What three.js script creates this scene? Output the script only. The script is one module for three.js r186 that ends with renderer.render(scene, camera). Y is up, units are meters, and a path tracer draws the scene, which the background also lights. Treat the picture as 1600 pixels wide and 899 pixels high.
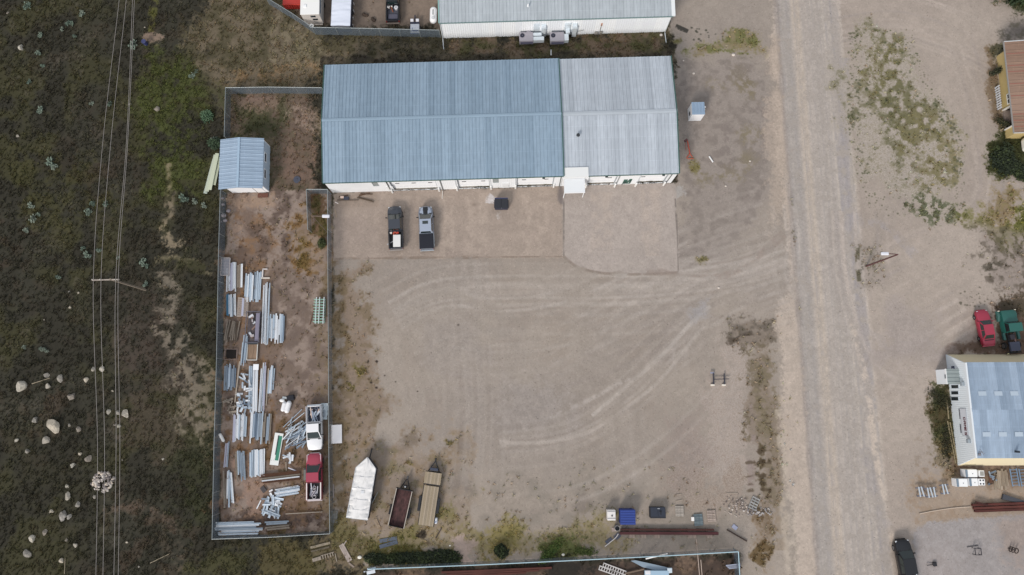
import * as THREE from 'three';
import { mergeGeometries, toCreasedNormals } from 'three/addons/utils/BufferGeometryUtils.js';
import { RoundedBoxGeometry } from 'three/addons/geometries/RoundedBoxGeometry.js';

// ---------------------------------------------------------------- camera, sky, sun, exposure
const scene = new THREE.Scene();
const FOCAL = 1067, TILT = Math.atan(174 / FOCAL), HEIGHT = 90;       // drone 90 m up, tilted 9 degrees from straight down
const camera = new THREE.PerspectiveCamera(2 * Math.atan(449.5 / FOCAL) * 180 / Math.PI, 1600 / 899, 0.5, 900);
camera.position.set(0, HEIGHT, 0);
camera.up.set(0, Math.sin(TILT), -Math.cos(TILT));
camera.lookAt(0, HEIGHT - Math.cos(TILT), -Math.sin(TILT));

const renderer = new THREE.WebGLRenderer({ antialias: true });
renderer.toneMapping = THREE.LinearToneMapping;
renderer.toneMappingExposure = 1.74;
renderer.shadowMap.enabled = true;

const SUN = new THREE.Vector3(-44, 60, 80).normalize();   // behind thin cloud, to the south-west
{ // bright overcast: a little brighter overhead than near the horizon, and on the sun's side
  const W = 256, H = 128, d = new Float32Array(W * H * 4);
  for (let j = 0; j < H; j++) {
    const up = Math.max(0, Math.sin(((j + 0.5) / H - 0.5) * Math.PI));
    const el = Math.asin(up);
    for (let i = 0; i < W; i++) { const a = ((i + 0.5) / W - 0.5) * 2 * Math.PI, c = (Math.cos(a) * Math.cos(el) * SUN.x + up * SUN.y + Math.sin(a) * Math.cos(el) * SUN.z), l = 0.37 * (0.66 + 0.34 * up) * (1 + 0.3 * c), o = (j * W + i) * 4; d[o] = l * 0.95; d[o + 1] = l * 1.0; d[o + 2] = l * 1.08; d[o + 3] = 1; }
  }
  const t = new THREE.DataTexture(d, W, H, THREE.RGBAFormat, THREE.FloatType);
  t.mapping = THREE.EquirectangularReflectionMapping; t.magFilter = THREE.LinearFilter; t.needsUpdate = true;
  scene.background = t; scene.environment = t;
}
const sun = new THREE.DirectionalLight(0xfff6ec, 1.5);
sun.target.position.set(0, 0, -17); sun.position.copy(SUN).multiplyScalar(130).add(sun.target.position);
sun.castShadow = true; sun.shadow.radius = 30; sun.shadow.mapSize.set(4096, 4096);
Object.assign(sun.shadow.camera, { left: -85, right: 85, top: 60, bottom: -60, near: 1, far: 300 });
scene.add(sun, sun.target);

// ---------------------------------------------------------------- helpers
const R = Math.PI / 180, V = (x, y, z) => new THREE.Vector3(x, y, z), clamp = (x, a = 0, b = 1) => Math.min(b, Math.max(a, x));
const sstep = (a, b, x) => { const t = clamp((x - a) / (b - a)); return t * t * (3 - 2 * t); };
function rng(seed) { let s = seed >>> 0; return () => { s = (s + 0x6d2b79f5) | 0; let t = Math.imul(s ^ (s >>> 15), 1 | s); t = (t + Math.imul(t ^ (t >>> 7), 61 | t)) ^ t; return ((t ^ (t >>> 14)) >>> 0) / 4294967296; }; }
// site survey: where a point of the aerial plan (1600 x 899) lies on the ground, or on a level h metres above it
function P(px, py, h = 0) {
  const s = Math.sin(TILT), c = Math.cos(TILT), a = (px - 800) / FOCAL, b = (449.5 - py) / FOCAL;
  const dy = -c + b * s, dz = -s - b * c, t = (HEIGHT - h) / -dy;
  return V(t * a, h, t * dz);
}
const taken = new Map();
const numbered = (n) => { const k = taken.get(n) ?? 0; taken.set(n, k + 1); return k ? n + '_' + String(k).padStart(3, '0') : n; };
function tag(o, label, category, group) { o.userData.label = label; o.userData.category = category; if (group) o.userData.group = group; return o; }
function thing(name, label, category, pos = V(0, 0, 0), turn = 0, group) {
  const o = new THREE.Group(); o.name = numbered(name); o.position.copy(pos); o.rotation.y = turn; scene.add(o);
  tag(o, label, category, group); o.updateMatrixWorld(true); return o;
}
function mesh(name, geo, m, parent, pos, turn) {
  const o = new THREE.Mesh(geo, m); o.castShadow = o.receiveShadow = true;
  o.name = parent ? name : numbered(name); if (pos) o.position.copy(pos); if (turn) o.rotation.y = turn;
  (parent ?? scene).add(o); return o;
}
const structure = (o) => { o.userData.kind = 'structure'; return o; };
const stuff = (o) => { o.userData.kind = 'stuff'; return o; };
const lin = (c) => { c /= 255; return c <= 0.04045 ? c / 12.92 : ((c + 0.055) / 1.055) ** 2.4; };
const mats = new Map();
function M(r, g, b, rough = 0.8, metal = 0, extra) {
  const k = [r, g, b, rough, metal, extra ? JSON.stringify(extra) : ''].join();
  if (!mats.has(k)) { const m = new THREE.MeshPhysicalMaterial({ roughness: rough, metalness: metal, side: THREE.DoubleSide, ...extra }); m.color.setRGB(lin(r), lin(g), lin(b)); mats.set(k, m); }
  return mats.get(k);
}
const box = (w, h, d, x = 0, y = 0, z = 0, ry = 0, rx = 0, rz = 0) => { const g = new THREE.BoxGeometry(w, h, d); if (rx) g.rotateX(rx); if (rz) g.rotateZ(rz); if (ry) g.rotateY(ry); return g.translate(x, y, z); };
const rbox = (w, h, d, r, x = 0, y = 0, z = 0, seg = 2) => new RoundedBoxGeometry(w, h, d, seg, Math.min(r, w / 2.01, h / 2.01, d / 2.01)).translate(x, y, z);
const cyl = (r0, r1, h, x = 0, y = 0, z = 0, axis = 'y', n = 16) => { const g = new THREE.CylinderGeometry(r0, r1, h, n); if (axis === 'x') g.rotateZ(Math.PI / 2); if (axis === 'z') g.rotateX(Math.PI / 2); return g.translate(x, y, z); };
const clean = (g) => { const n = g.index ? g.toNonIndexed() : g; for (const k of Object.keys(n.attributes)) if (!['position', 'normal', 'uv'].includes(k)) n.deleteAttribute(k); return n; };
const join = (list) => mergeGeometries(list.map(clean));
function tube(pts, r, seg = 24, n = 6) { return new THREE.TubeGeometry(new THREE.CatmullRomCurve3(pts), seg, r, n); }
// a straight bar of w x h section from a to b (centre line)
function bar(a, b, w, h) {
  const d = V().subVectors(b, a), L = d.length(), g = new THREE.BoxGeometry(w, h, L);
  const m = new THREE.Matrix4().lookAt(V(), d.clone().negate(), Math.abs(d.y) / L > 0.99 ? V(1, 0, 0) : V(0, 1, 0));
  return g.applyMatrix4(m).translate((a.x + b.x) / 2, (a.y + b.y) / 2, (a.z + b.z) / 2);
}
function rod(a, b, r0, r1 = r0, n = 10) {
  const d = V().subVectors(b, a), g = new THREE.CylinderGeometry(r1, r0, d.length(), n);
  return g.applyQuaternion(new THREE.Quaternion().setFromUnitVectors(V(0, 1, 0), d.clone().normalize())).translate((a.x + b.x) / 2, (a.y + b.y) / 2, (a.z + b.z) / 2);
}
// a flat plate through corner points (counter-clockwise seen from its outside), with thickness going inwards
function plate(c, t = 0.02) {
  const n = V().crossVectors(V().subVectors(c[1], c[0]), V().subVectors(c[2], c[0])).normalize().multiplyScalar(-t);
  const a = c, b = c.map((p) => p.clone().add(n)), k = c.length, pos = [], put = (...p) => p.forEach((q) => pos.push(q.x, q.y, q.z));
  for (let i = 1; i < k - 1; i++) { put(a[0], a[i], a[i + 1]); put(b[0], b[i + 1], b[i]); }
  for (let i = 0; i < k; i++) { const j = (i + 1) % k; put(a[i], b[i], b[j]); put(a[i], b[j], a[j]); }
  const g = new THREE.BufferGeometry(); g.setAttribute('position', new THREE.Float32BufferAttribute(pos, 3));
  const uv = new Float32Array(pos.length / 3 * 2), e1 = V().subVectors(c[1], c[0]).normalize(), e2 = V().crossVectors(n, e1).normalize();
  for (let i = 0; i < pos.length / 3; i++) { const p = V(pos[3 * i], pos[3 * i + 1], pos[3 * i + 2]).sub(c[0]); uv[2 * i] = p.dot(e1); uv[2 * i + 1] = p.dot(e2); }
  g.setAttribute('uv', new THREE.BufferAttribute(uv, 2)); g.computeVertexNormals(); return g;
}
// a solid standing on a polygon footprint (points with x and z)
function prism(pts, y0, y1) {
  const s = new THREE.Shape(pts.map((p) => new THREE.Vector2(p.x, -p.z)));
  return new THREE.ExtrudeGeometry(s, { depth: y1 - y0, bevelEnabled: false }).rotateX(-Math.PI / 2).translate(0, y0, 0);
}
// small value noise on a lattice
function lattice(seed) { const r = rng(seed), N = 256, a = new Float32Array(N * N); for (let i = 0; i < a.length; i++) a[i] = r(); return a; }
function vn(L, x, y) {
  const ix = Math.floor(x), iy = Math.floor(y); let fx = x - ix, fy = y - iy; fx = fx * fx * (3 - 2 * fx); fy = fy * fy * (3 - 2 * fy);
  const a = (iy & 255) << 8, b = ((iy + 1) & 255) << 8, c = ix & 255, d = (ix + 1) & 255;
  const p = L[a + c], q = L[b + c]; return (p + (L[a + d] - p) * fx) * (1 - fy) + (q + (L[b + d] - q) * fx) * fy;
}
function dataTex(w, h, f, srgb = true) {
  const d = new Uint8Array(w * h * 4);
  for (let j = 0; j < h; j++) for (let i = 0; i < w; i++) { const c = f(i / w, j / h, i, j), o = (j * w + i) * 4; d[o] = clamp(c[0], 0, 255); d[o + 1] = clamp(c[1], 0, 255); d[o + 2] = clamp(c[2], 0, 255); d[o + 3] = 255; }
  const t = new THREE.DataTexture(d, w, h); t.magFilter = THREE.LinearFilter; t.minFilter = THREE.LinearFilter; t.wrapS = t.wrapT = THREE.RepeatWrapping;
  if (srgb) t.colorSpace = THREE.SRGBColorSpace; t.needsUpdate = true; return t;
}
const LA = lattice(11), LB = lattice(23), LC = lattice(37);
const fbm = (L, x, y, o = 4) => { let s = 0, a = 0.5, t = 0; for (let i = 0; i < o; i++) { s += a * vn(L, x, y); t += a; a *= 0.5; x = x * 2.03 + 17; y = y * 2.03 + 9; } return s / t; };
// ---------------------------------------------------------------- the ground: what the soil, gravel, dust and litter look like, in metres of the site
const GX0 = -80, GW = 160, GZ0 = -63, GD = 90, NX = 2048, NZ = 1152, PXM = NX / GW;
const gr = new Float32Array(NX * NZ), gg = new Float32Array(NX * NZ), gb = new Float32Array(NX * NZ), gh = new Float32Array(NX * NZ), veg = new Float32Array(NX * NZ);
const field = (L, m, o = 3) => { const a = new Float32Array(NX * NZ); for (let j = 0; j < NZ; j++) for (let i = 0; i < NX; i++) a[j * NX + i] = sstep(0.2, 0.8, fbm(L, (i / PXM) / m + 40, (j / PXM) / m + 60, o)); return a; };
const FA = field(LA, 11, 3), FB = field(LB, 3.2, 4), FC = field(LC, 0.8, 3), FD = field(LA, 0.24, 2), FE = field(LB, 1.5, 3);
const FW = new Float32Array(NX * NZ); { const r = rng(5); for (let i = 0; i < FW.length; i++) FW[i] = r(); }
const FIELDS = { A: FA, B: FB, C: FC, D: FD, E: FE, W: FW };
const gi = (x) => (x - GX0) * PXM, gj = (z) => (z - GZ0) * PXM;
const mixed = (F, k) => F[k] * 0.55 + FC[k] * 0.15 + FD[k] * 0.18 + FW[k] * 0.12;
function put(k, c, a) { gr[k] += (c[0] - gr[k]) * a; gg[k] += (c[1] - gg[k]) * a; gb[k] += (c[2] - gb[k]) * a; }
// an area of ground: outline in plan points, ragged by n metres, f metres soft
function area(pts, col, o = {}) {
  const q = pts.map(([x, y]) => P(x, y)), n = o.n ?? 0.8, f = o.f ?? 0.5, al = o.a ?? 1, F = FIELDS[o.nf ?? 'B'], F2 = FIELDS[o.nf2 ?? 'C'], pf = o.patch && FIELDS[o.patch[0]], mf = o.mot && FIELDS[o.mot[1]];
  const pad = n + f + 0.3, xs = q.map((p) => p.x), zs = q.map((p) => p.z);
  const i0 = Math.max(0, Math.floor(gi(Math.min(...xs) - pad))), i1 = Math.min(NX - 1, Math.ceil(gi(Math.max(...xs) + pad))), j0 = Math.max(0, Math.floor(gj(Math.min(...zs) - pad))), j1 = Math.min(NZ - 1, Math.ceil(gj(Math.max(...zs) + pad)));
  for (let j = j0; j <= j1; j++) for (let i = i0; i <= i1; i++) {
    const x = GX0 + (i + 0.5) / PXM, z = GZ0 + (j + 0.5) / PXM, k = j * NX + i; let inside = false, d2 = 1e9;
    for (let a = 0, b = q.length - 1; a < q.length; b = a++) {
      const ax = q[a].x, az = q[a].z, bx = q[b].x, bz = q[b].z;
      if ((az > z) !== (bz > z) && x < ((bx - ax) * (z - az)) / (bz - az) + ax) inside = !inside;
      const ex = bx - ax, ez = bz - az, t = clamp(((x - ax) * ex + (z - az) * ez) / (ex * ex + ez * ez)), dx = x - ax - ex * t, dz = z - az - ez * t; d2 = Math.min(d2, dx * dx + dz * dz);
    }
    const s = (inside ? 1 : -1) * Math.sqrt(d2) + (F[k] - 0.5) * 2 * n + (F2[k] - 0.5) * n * 0.9 + (FD[k] - 0.5) * Math.min(n, 1.2) * 0.9 + (FW[k] - 0.5) * Math.min(n, 1.2) * 0.7;
    let m = sstep(-f, f, s) * al; if (m <= 0) continue;
    if (pf) m *= sstep(o.patch[1], o.patch[2], mixed(pf, k));
    const c = mf ? (() => { const t = sstep(o.mot[2] - 0.12, o.mot[3] + 0.05, mixed(mf, k)), e = o.mot[0]; return [col[0] + (e[0] - col[0]) * t, col[1] + (e[1] - col[1]) * t, col[2] + (e[2] - col[2]) * t]; })() : col;
    if (!o.only) put(k, c, m);
    if (o.veg !== undefined) veg[k] += (o.veg - veg[k]) * clamp(m * 1.3);
    if (o.h) gh[k] += o.h * m;
  }
}
const blob = (x, y, rx, ry, col, o = {}) => { const p = []; for (let k = 0; k < 10; k++) { const a = k / 10 * Math.PI * 2; p.push([x + rx * Math.cos(a), y + ry * Math.sin(a)]); } area(p, col, { n: rx / 12 * 0.5, f: 0.35, ...o }); };
// a track, groove or strip along a line
function strip(pts, w, col, a, o = {}) {
  const q = o.world ? pts : new THREE.CatmullRomCurve3(pts.map(([x, y]) => P(x, y))).getPoints(o.seg ?? 8 * pts.length), f = o.f ?? 0.12, hw = w / 2, F = FIELDS[o.nf ?? 'C'], lo = o.lo ?? 0.1, hi = o.hi ?? 0.7, n = o.n ?? 0;
  for (let s = 0; s < q.length - 1; s++) {
    const ax = q[s].x, az = q[s].z, ex = q[s + 1].x - ax, ez = q[s + 1].z - az, L2 = ex * ex + ez * ez || 1e-9, pad = hw + f + n;
    const i0 = Math.max(0, Math.floor(gi(Math.min(ax, ax + ex) - pad))), i1 = Math.min(NX - 1, Math.ceil(gi(Math.max(ax, ax + ex) + pad))), j0 = Math.max(0, Math.floor(gj(Math.min(az, az + ez) - pad))), j1 = Math.min(NZ - 1, Math.ceil(gj(Math.max(az, az + ez) + pad)));
    for (let j = j0; j <= j1; j++) for (let i = i0; i <= i1; i++) {
      const x = GX0 + (i + 0.5) / PXM, z = GZ0 + (j + 0.5) / PXM, t = ((x - ax) * ex + (z - az) * ez) / L2; if (t < 0 || t >= 1) continue;
      const k = j * NX + i, d = Math.abs((x - ax) * ez - (z - az) * ex) / Math.sqrt(L2) + (FB[k] - 0.5) * 2 * n, m = (1 - sstep(hw - f * 0.3, hw + f, d)) * a * sstep(lo, hi, o.smooth ? F[k] : mixed(F, k)); if (m <= 0) continue;
      put(k, col, m); if (o.veg !== undefined) veg[k] += (o.veg - veg[k]) * clamp(m * 1.5); if (o.h) gh[k] += o.h * m;
    }
  }
}
const offset = (pts, d) => { const q = new THREE.CatmullRomCurve3(pts.map(([x, y]) => P(x, y))).getPoints(10 * pts.length); return q.map((p, i) => { const a = q[Math.max(0, i - 1)], b = q[Math.min(q.length - 1, i + 1)], l = Math.hypot(b.x - a.x, b.z - a.z); return V(p.x - (b.z - a.z) / l * d, 0, p.z + (b.x - a.x) / l * d); }); };

{ // prairie
  for (let k = 0; k < NX * NZ; k++) {
    gr[k] = 51; gg[k] = 49; gb[k] = 38; veg[k] = 0.75;
    put(k, [60, 58, 30], sstep(0.5, 0.85, FA[k]) * 0.7 * sstep(0.2, 0.7, FB[k]));
    put(k, [72, 58, 46], sstep(0.55, 0.95, FE[k]) * 0.55 * (1 - FA[k]));
    put(k, [86, 80, 72], sstep(0.6, 1, FB[k]) * sstep(0.35, 0.8, FC[k]) * 0.45);
    put(k, [37, 34, 24], sstep(0.55, 0.9, 1 - FB[k]) * 0.5);
  }
  area([[225, 90], [300, 100], [318, 220], [295, 300], [245, 300], [232, 180]], [68, 74, 33], { a: 0.85, n: 2, f: 1.5, veg: 1, patch: ['C', 0.0, 0.6] });
  area([[20, 250], [130, 250], [170, 330], [100, 350], [30, 330]], [64, 63, 29], { a: 0.6, n: 2, f: 2, patch: ['E', 0.1, 0.7] });
  area([[0, 660], [120, 700], [160, 800], [130, 870], [0, 899]], [56, 54, 34], { a: 0.45, n: 2, f: 2, patch: ['E', 0.1, 0.7] });
  area([[265, 690], [330, 690], [328, 840], [280, 800]], [54, 57, 31], { a: 0.65, n: 1.5, f: 1.5, veg: 1 });
  area([[180, 440], [260, 450], [290, 650], [300, 700], [230, 720], [190, 600]], [76, 65, 58], { a: 0.6, n: 2.2, f: 2, veg: 0.5, patch: ['E', 0.0, 0.6] });
  area([[320, 850], [400, 850], [400, 899], [300, 899]], [70, 68, 38], { a: 0.7, n: 1.5, f: 1.2 });
  strip([[263, 255], [264, 300], [261, 350]], 0.9, [140, 126, 106], 0.75, { n: 0.5, f: 0.5, veg: 0 });
  area([[252, 358], [268, 362], [288, 378], [272, 400], [255, 402]], [138, 124, 103], { n: 1.0, f: 0.5, a: 0.85, veg: 0.1, patch: ['C', 0.1, 0.6] });
  strip([[240, 410], [285, 410], [334, 422]], 0.8, [128, 118, 92], 0.7, { n: 0.5, f: 0.4, veg: 0.1 });
  strip([[258, 416], [292, 414], [322, 420]], 0.9, [44, 44, 22], 0.8, { n: 0.4, f: 0.4, h: -0.05 });
  strip([[256, 420], [268, 470], [262, 500], [280, 540], [288, 590], [300, 630], [310, 680]], 1.7, [128, 118, 104], 0.75, { n: 1.3, f: 0.8, lo: 0.2, hi: 0.75, veg: 0.1 });
  area([[285, 560], [325, 580], [328, 660], [305, 680], [290, 640]], [130, 120, 104], { n: 1.8, f: 1.4, a: 0.7, patch: ['C', 0.2, 0.75], veg: 0.1 });
  blob(236, 57, 14, 5, [128, 110, 96], { n: 0.5, veg: 0 }); strip([[236, 50], [236, 30], [244, 0]], 0.7, [96, 96, 44], 0.7, { n: 0.3 });
  strip([[160, 800], [215, 790], [262, 815], [282, 860], [278, 899]], 1.0, [100, 84, 72], 0.6, { n: 0.3, f: 0.5 });
  strip([[172, 797], [215, 803], [252, 830], [262, 870], [255, 899]], 0.7, [92, 78, 66], 0.4, { n: 0.3, f: 0.5 });
  // rough ground round the upper yard
  area([[330, -20], [440, -20], [500, 48], [690, 54], [1055, 54], [1056, 92], [500, 112], [500, 300], [352, 300], [352, 138], [310, 90], [290, 30]], [106, 95, 78], { n: 1.5, f: 1.2, veg: 0.6, mot: [[76, 70, 50], 'E', 0.35, 0.75] });
  area([[420, 20], [500, 60], [500, 100], [420, 100]], [124, 114, 94], { n: 1.5, f: 1, a: 0.7, patch: ['C', 0.1, 0.7] });
  area([[355, 105], [500, 108], [500, 134], [356, 132]], [140, 112, 84], { n: 1, f: 0.8, a: 0.7, patch: ['E', 0.2, 0.7] });
  strip([[560, 72], [610, 66], [660, 78], [700, 84]], 3.0, [64, 60, 46], 0.75, { n: 0.8, f: 0.8 }); strip([[500, 98], [700, 94], [870, 90], [1050, 84]], 1.3, [54, 48, 40], 0.85, { n: 0.4, f: 0.4 });  // second strip: workshop's north-side shadow painted into the ground colour, over vegetation
  area([[700, 60], [1040, 54], [1040, 78], [700, 88]], [116, 97, 80], { n: 0.8, f: 0.6, a: 0.75, mot: [[84, 82, 50], 'E', 0.5, 0.8] });
  area([[435, -30], [700, -30], [700, 46], [500, 40], [470, 26]], [124, 110, 98], { n: 0.5, f: 0.5, veg: 0.02 });
  area([[355, 140], [500, 140], [500, 300], [430, 300], [425, 210], [350, 210]], [104, 88, 76], { n: 1.2, f: 0.8, veg: 0.5, mot: [[66, 66, 42], 'B', 0.45, 0.75] });
  area([[455, 160], [490, 165], [495, 210], [465, 205]], [142, 124, 112], { n: 1, f: 0.7, a: 0.8 }); area([[370, 145], [430, 150], [425, 168], [375, 160]], [136, 112, 102], { n: 0.9, f: 0.6, a: 0.7 });
  area([[425, 225], [500, 225], [500, 292], [428, 292]], [112, 92, 80], { n: 1, f: 0.6, a: 0.7, veg: 0.3, patch: ['C', 0.1, 0.7] });
}
{ // gravel yard, lots and road verges
  const yard = [[520, 300], [1056, 284], [1058, 90], [1046, 40], [1046, -40], [1230, -40], [1236, 300], [1300, 960], [1160, 960], [1156, 866], [575, 892], [517, 838]];
  area(yard, [158, 147, 136], { n: 0.25, f: 0.25, veg: 0, mot: [[147, 137, 128], 'A', 0.2, 0.8] }); area(yard, [140, 128, 117], { n: 0.25, f: 0.25, a: 0.45, patch: ['B', 0.4, 0.85] });
  area([[353, 300], [519, 296], [520, 832], [342, 838]], [146, 130, 119], { n: 0.15, f: 0.2, veg: 0.12, mot: [[108, 93, 84], 'E', 0.35, 0.75] });
  area([[360, 310], [400, 310], [430, 380], [420, 450], [440, 600], [425, 720], [400, 780], [362, 815]], [110, 92, 80], { n: 1.6, f: 1.4, a: 0.8, veg: 0.2, mot: [[118, 88, 60], 'C', 0.5, 0.9] });
  area([[350, 300], [512, 300], [512, 420], [440, 420], [352, 400]], [92, 77, 68], { n: 1, f: 0.8, a: 0.75, patch: ['E', 0.42, 0.7], veg: 0.25 }); area([[420, 400], [512, 400], [512, 640], [440, 640]], [112, 97, 86], { n: 1, f: 0.8, a: 0.7, patch: ['C', 0.42, 0.7] });
  area([[345, 305], [425, 305], [430, 325], [360, 330]], [152, 130, 112], { n: 0.6, f: 0.5, a: 0.8 }); area([[352, 350], [378, 345], [388, 360], [368, 372], [355, 385]], [152, 130, 114], { n: 0.8, f: 0.4, a: 0.85 });
  area([[340, 792], [510, 800], [512, 832], [338, 834]], [70, 56, 50], { n: 1.6, f: 0.9, a: 0.85, mot: [[108, 84, 66], 'C', 0.5, 0.85] });
  area([[430, 640], [512, 640], [512, 800], [440, 800]], [122, 100, 84], { n: 1.5, f: 1, a: 0.8, mot: [[96, 76, 52], 'C', 0.5, 0.85], veg: 0.25 });
  area([[353, 380], [364, 380], [356, 826], [346, 826]], [98, 76, 56], { n: 0.5, f: 0.5, a: 0.6, patch: ['C', 0.3, 0.65] });
  area([[368, 728], [405, 752], [410, 790], [370, 795]], [150, 126, 112], { n: 1, f: 0.6, a: 0.75 });
  area([[455, 350], [480, 330], [508, 350], [500, 420], [470, 430]], [142, 122, 104], { n: 1.3, f: 0.8, a: 0.8, mot: [[112, 84, 46], 'C', 0.5, 0.8], veg: 0.3 });
  area([[485, 305], [512, 305], [512, 365], [488, 362]], [108, 84, 62], { n: 0.6, f: 0.4, a: 0.9, mot: [[78, 72, 38], 'C', 0.5, 0.85], veg: 0.4 });
  strip([[468, 360], [474, 390], [472, 420]], 1.3, [100, 82, 44], 0.8, { n: 0.5, f: 0.5, veg: 0.5 });
  // yard edges: dirt with weeds
  area([[519, 410], [560, 420], [580, 560], [600, 640], [560, 700], [555, 840], [518, 838]], [134, 117, 101], { n: 1.6, f: 1.2, a: 0.85, veg: 0.12, mot: [[112, 97, 76], 'C', 0.55, 0.85] });
  strip([[522, 430], [524, 640], [520, 830]], 2.0, [112, 96, 72], 0.8, { n: 0.8, f: 0.8, veg: 0.25 });
  area([[545, 690], [720, 690], [760, 780], [720, 850], [540, 870]], [143, 128, 114], { n: 2, f: 1.5, a: 0.85, veg: 0.08, mot: [[126, 108, 86], 'C', 0.5, 0.85] });
  area([[720, 740], [1100, 735], [1150, 800], [1150, 860], [740, 870]], [150, 139, 128], { n: 2, f: 1.5, a: 0.8, veg: 0.05, mot: [[130, 122, 112], 'E', 0.5, 0.85] });
  area([[540, 690], [640, 700], [700, 720], [700, 790], [650, 830], [540, 770]], [110, 104, 76], { a: 0.55, patch: ['E', 0.55, 0.85], n: 1, f: 1, veg: 0.3 });
  area([[700, 810], [760, 835], [860, 828], [940, 815], [985, 838], [970, 868], [640, 882], [560, 880], [560, 850]], [142, 127, 96], { n: 1.6, f: 1.2, a: 0.75, veg: 0.4, mot: [[114, 106, 66], 'B', 0.4, 0.8] });
  area([[835, 845], [935, 850], [925, 868], [840, 872]], [84, 92, 50], { n: 1.2, f: 1.0, a: 0.8, veg: 1 }); area([[760, 830], [800, 828], [806, 870], [766, 872]], [132, 120, 72], { n: 1, f: 1, a: 0.6, veg: 0.6 });
  area([[572, 848], [640, 855], [720, 858], [725, 882], [575, 888]], [88, 84, 44], { n: 1.1, f: 0.6, a: 0.9, veg: 0.9 });
  area([[700, 838], [722, 838], [742, 878], [722, 886]], [166, 148, 138], { n: 0.5, f: 0.3, a: 0.95, veg: 0 }); area([[722, 842], [738, 846], [748, 870], [740, 880], [728, 860]], [160, 142, 132], { n: 0.5, f: 0.3, a: 0.9, veg: 0 });
  blob(661, 836, 7, 8, [50, 42, 34], { n: 0.25, f: 0.2, a: 0.95 }); strip([[668, 842], [671, 855], [667, 868]], 0.35, [90, 78, 62], 0.7, { f: 0.2 });
  area([[480, 842], [570, 842], [570, 899], [480, 899]], [126, 110, 90], { n: 1.2, f: 0.8, a: 0.85, veg: 0.35, mot: [[84, 78, 48], 'B', 0.4, 0.8] });
  area([[518, 800], [545, 805], [548, 850], [520, 850]], [104, 96, 64], { n: 0.8, f: 0.6, a: 0.8, veg: 0.7 });
  area([[400, 846], [480, 842], [480, 899], [400, 899]], [84, 76, 46], { n: 1, f: 0.8, a: 0.8, veg: 0.7 });
  area([[580, 893], [1150, 868], [1152, 960], [575, 960]], [76, 62, 54], { n: 0.4, f: 0.5, a: 0.92, veg: 0.1, mot: [[112, 92, 76], 'B', 0.5, 0.8] });
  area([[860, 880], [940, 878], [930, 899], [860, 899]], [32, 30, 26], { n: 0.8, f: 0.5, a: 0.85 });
  for (const [x, y, r] of [[715, 758, 9], [730, 765, 5], [840, 800, 14], [905, 790, 16], [880, 812, 10], [640, 690, 12], [690, 700, 8], [720, 700, 6], [860, 720, 7]]) blob(x, y, r, r * 0.7, [112, 103, 96], { a: 0.5, n: 0.8, f: 0.7 });
  for (const [x, y, r] of [[560, 578, 6], [547, 603, 4], [555, 572, 4], [640, 722, 6], [755, 765, 5], [955, 729, 4], [700, 690, 4]]) blob(x, y, r, r, [108, 98, 58], { a: 0.8, n: 0.5, f: 0.3, patch: ['C', 0.3, 0.6], veg: 0.9 });
  for (const [x, y, r] of [[589, 565, 2.2], [601, 587, 1.8], [618, 597, 1.6], [588, 606, 1.5], [652, 612, 1.2], [716, 508, 1.4], [558, 554, 1.3], [575, 565, 1.3], [580, 598, 1.4]]) blob(x, y, r, r * 0.8, [48, 40, 34], { n: 0.06, f: 0.08 });
  // pale bare soil and rubble beside the ditch
  area([[1118, 520], [1180, 530], [1175, 640], [1165, 760], [1120, 790], [1090, 740], [1108, 640]], [174, 162, 153], { n: 1.8, f: 1.4, a: 0.8, mot: [[150, 137, 127], 'W', 0.4, 0.75] });
  area([[1060, 740], [1150, 740], [1170, 800], [1080, 800]], [162, 148, 136], { n: 1.6, f: 1.4, a: 0.75, mot: [[126, 112, 100], 'W', 0.4, 0.8] });
  area([[1040, 660], [1090, 650], [1110, 720], [1060, 760]], [152, 139, 132], { n: 1.6, f: 1.8, a: 0.6, mot: [[132, 119, 110], 'W', 0.4, 0.8] });
  area([[1135, 500], [1215, 505], [1218, 545], [1170, 545], [1130, 535]], [126, 114, 102], { n: 0.9, f: 0.6, a: 0.8, mot: [[86, 78, 68], 'C', 0.45, 0.75], veg: 0.2 });
  // ditch along the road
  area([[1172, 548], [1214, 535], [1218, 620], [1222, 720], [1226, 800], [1190, 800], [1182, 700], [1168, 640]], [136, 122, 108], { n: 1.1, f: 0.7, a: 0.9, veg: 0.2, mot: [[108, 97, 80], 'C', 0.4, 0.65], h: -0.15 });
  area([[1186, 560], [1212, 560], [1216, 690], [1194, 690]], [120, 109, 88], { n: 1.2, f: 0.9, a: 0.75, veg: 0.25, patch: ['C', 0.15, 0.5] }); area([[1192, 690], [1220, 690], [1226, 800], [1196, 800]], [122, 110, 92], { n: 1, f: 0.8, a: 0.7, veg: 0.25, patch: ['C', 0.2, 0.6] });
  strip([[1172, 625], [1178, 680], [1176, 720], [1172, 760]], 1.0, [142, 128, 122], 0.85, { n: 0.4, f: 0.4, veg: 0 }); strip([[1184, 650], [1186, 720], [1188, 790]], 0.8, [78, 66, 46], 0.75, { n: 0.6, f: 0.4, veg: 0.4, lo: 0.3 });
  for (const y of [638, 650, 662, 706, 722, 744, 756, 766, 776]) strip([[1165, y + 2], [1184, y - 1], [1206, y + 1]], 0.3, [72, 60, 46], 0.65, { n: 0.2, f: 0.15, lo: 0.25 });
  strip([[1128, 531], [1150, 534], [1165, 524], [1180, 520], [1196, 528]], 0.6, [78, 68, 58], 0.8, { n: 0.3, f: 0.25, lo: 0.2, h: 0.06 });
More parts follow.
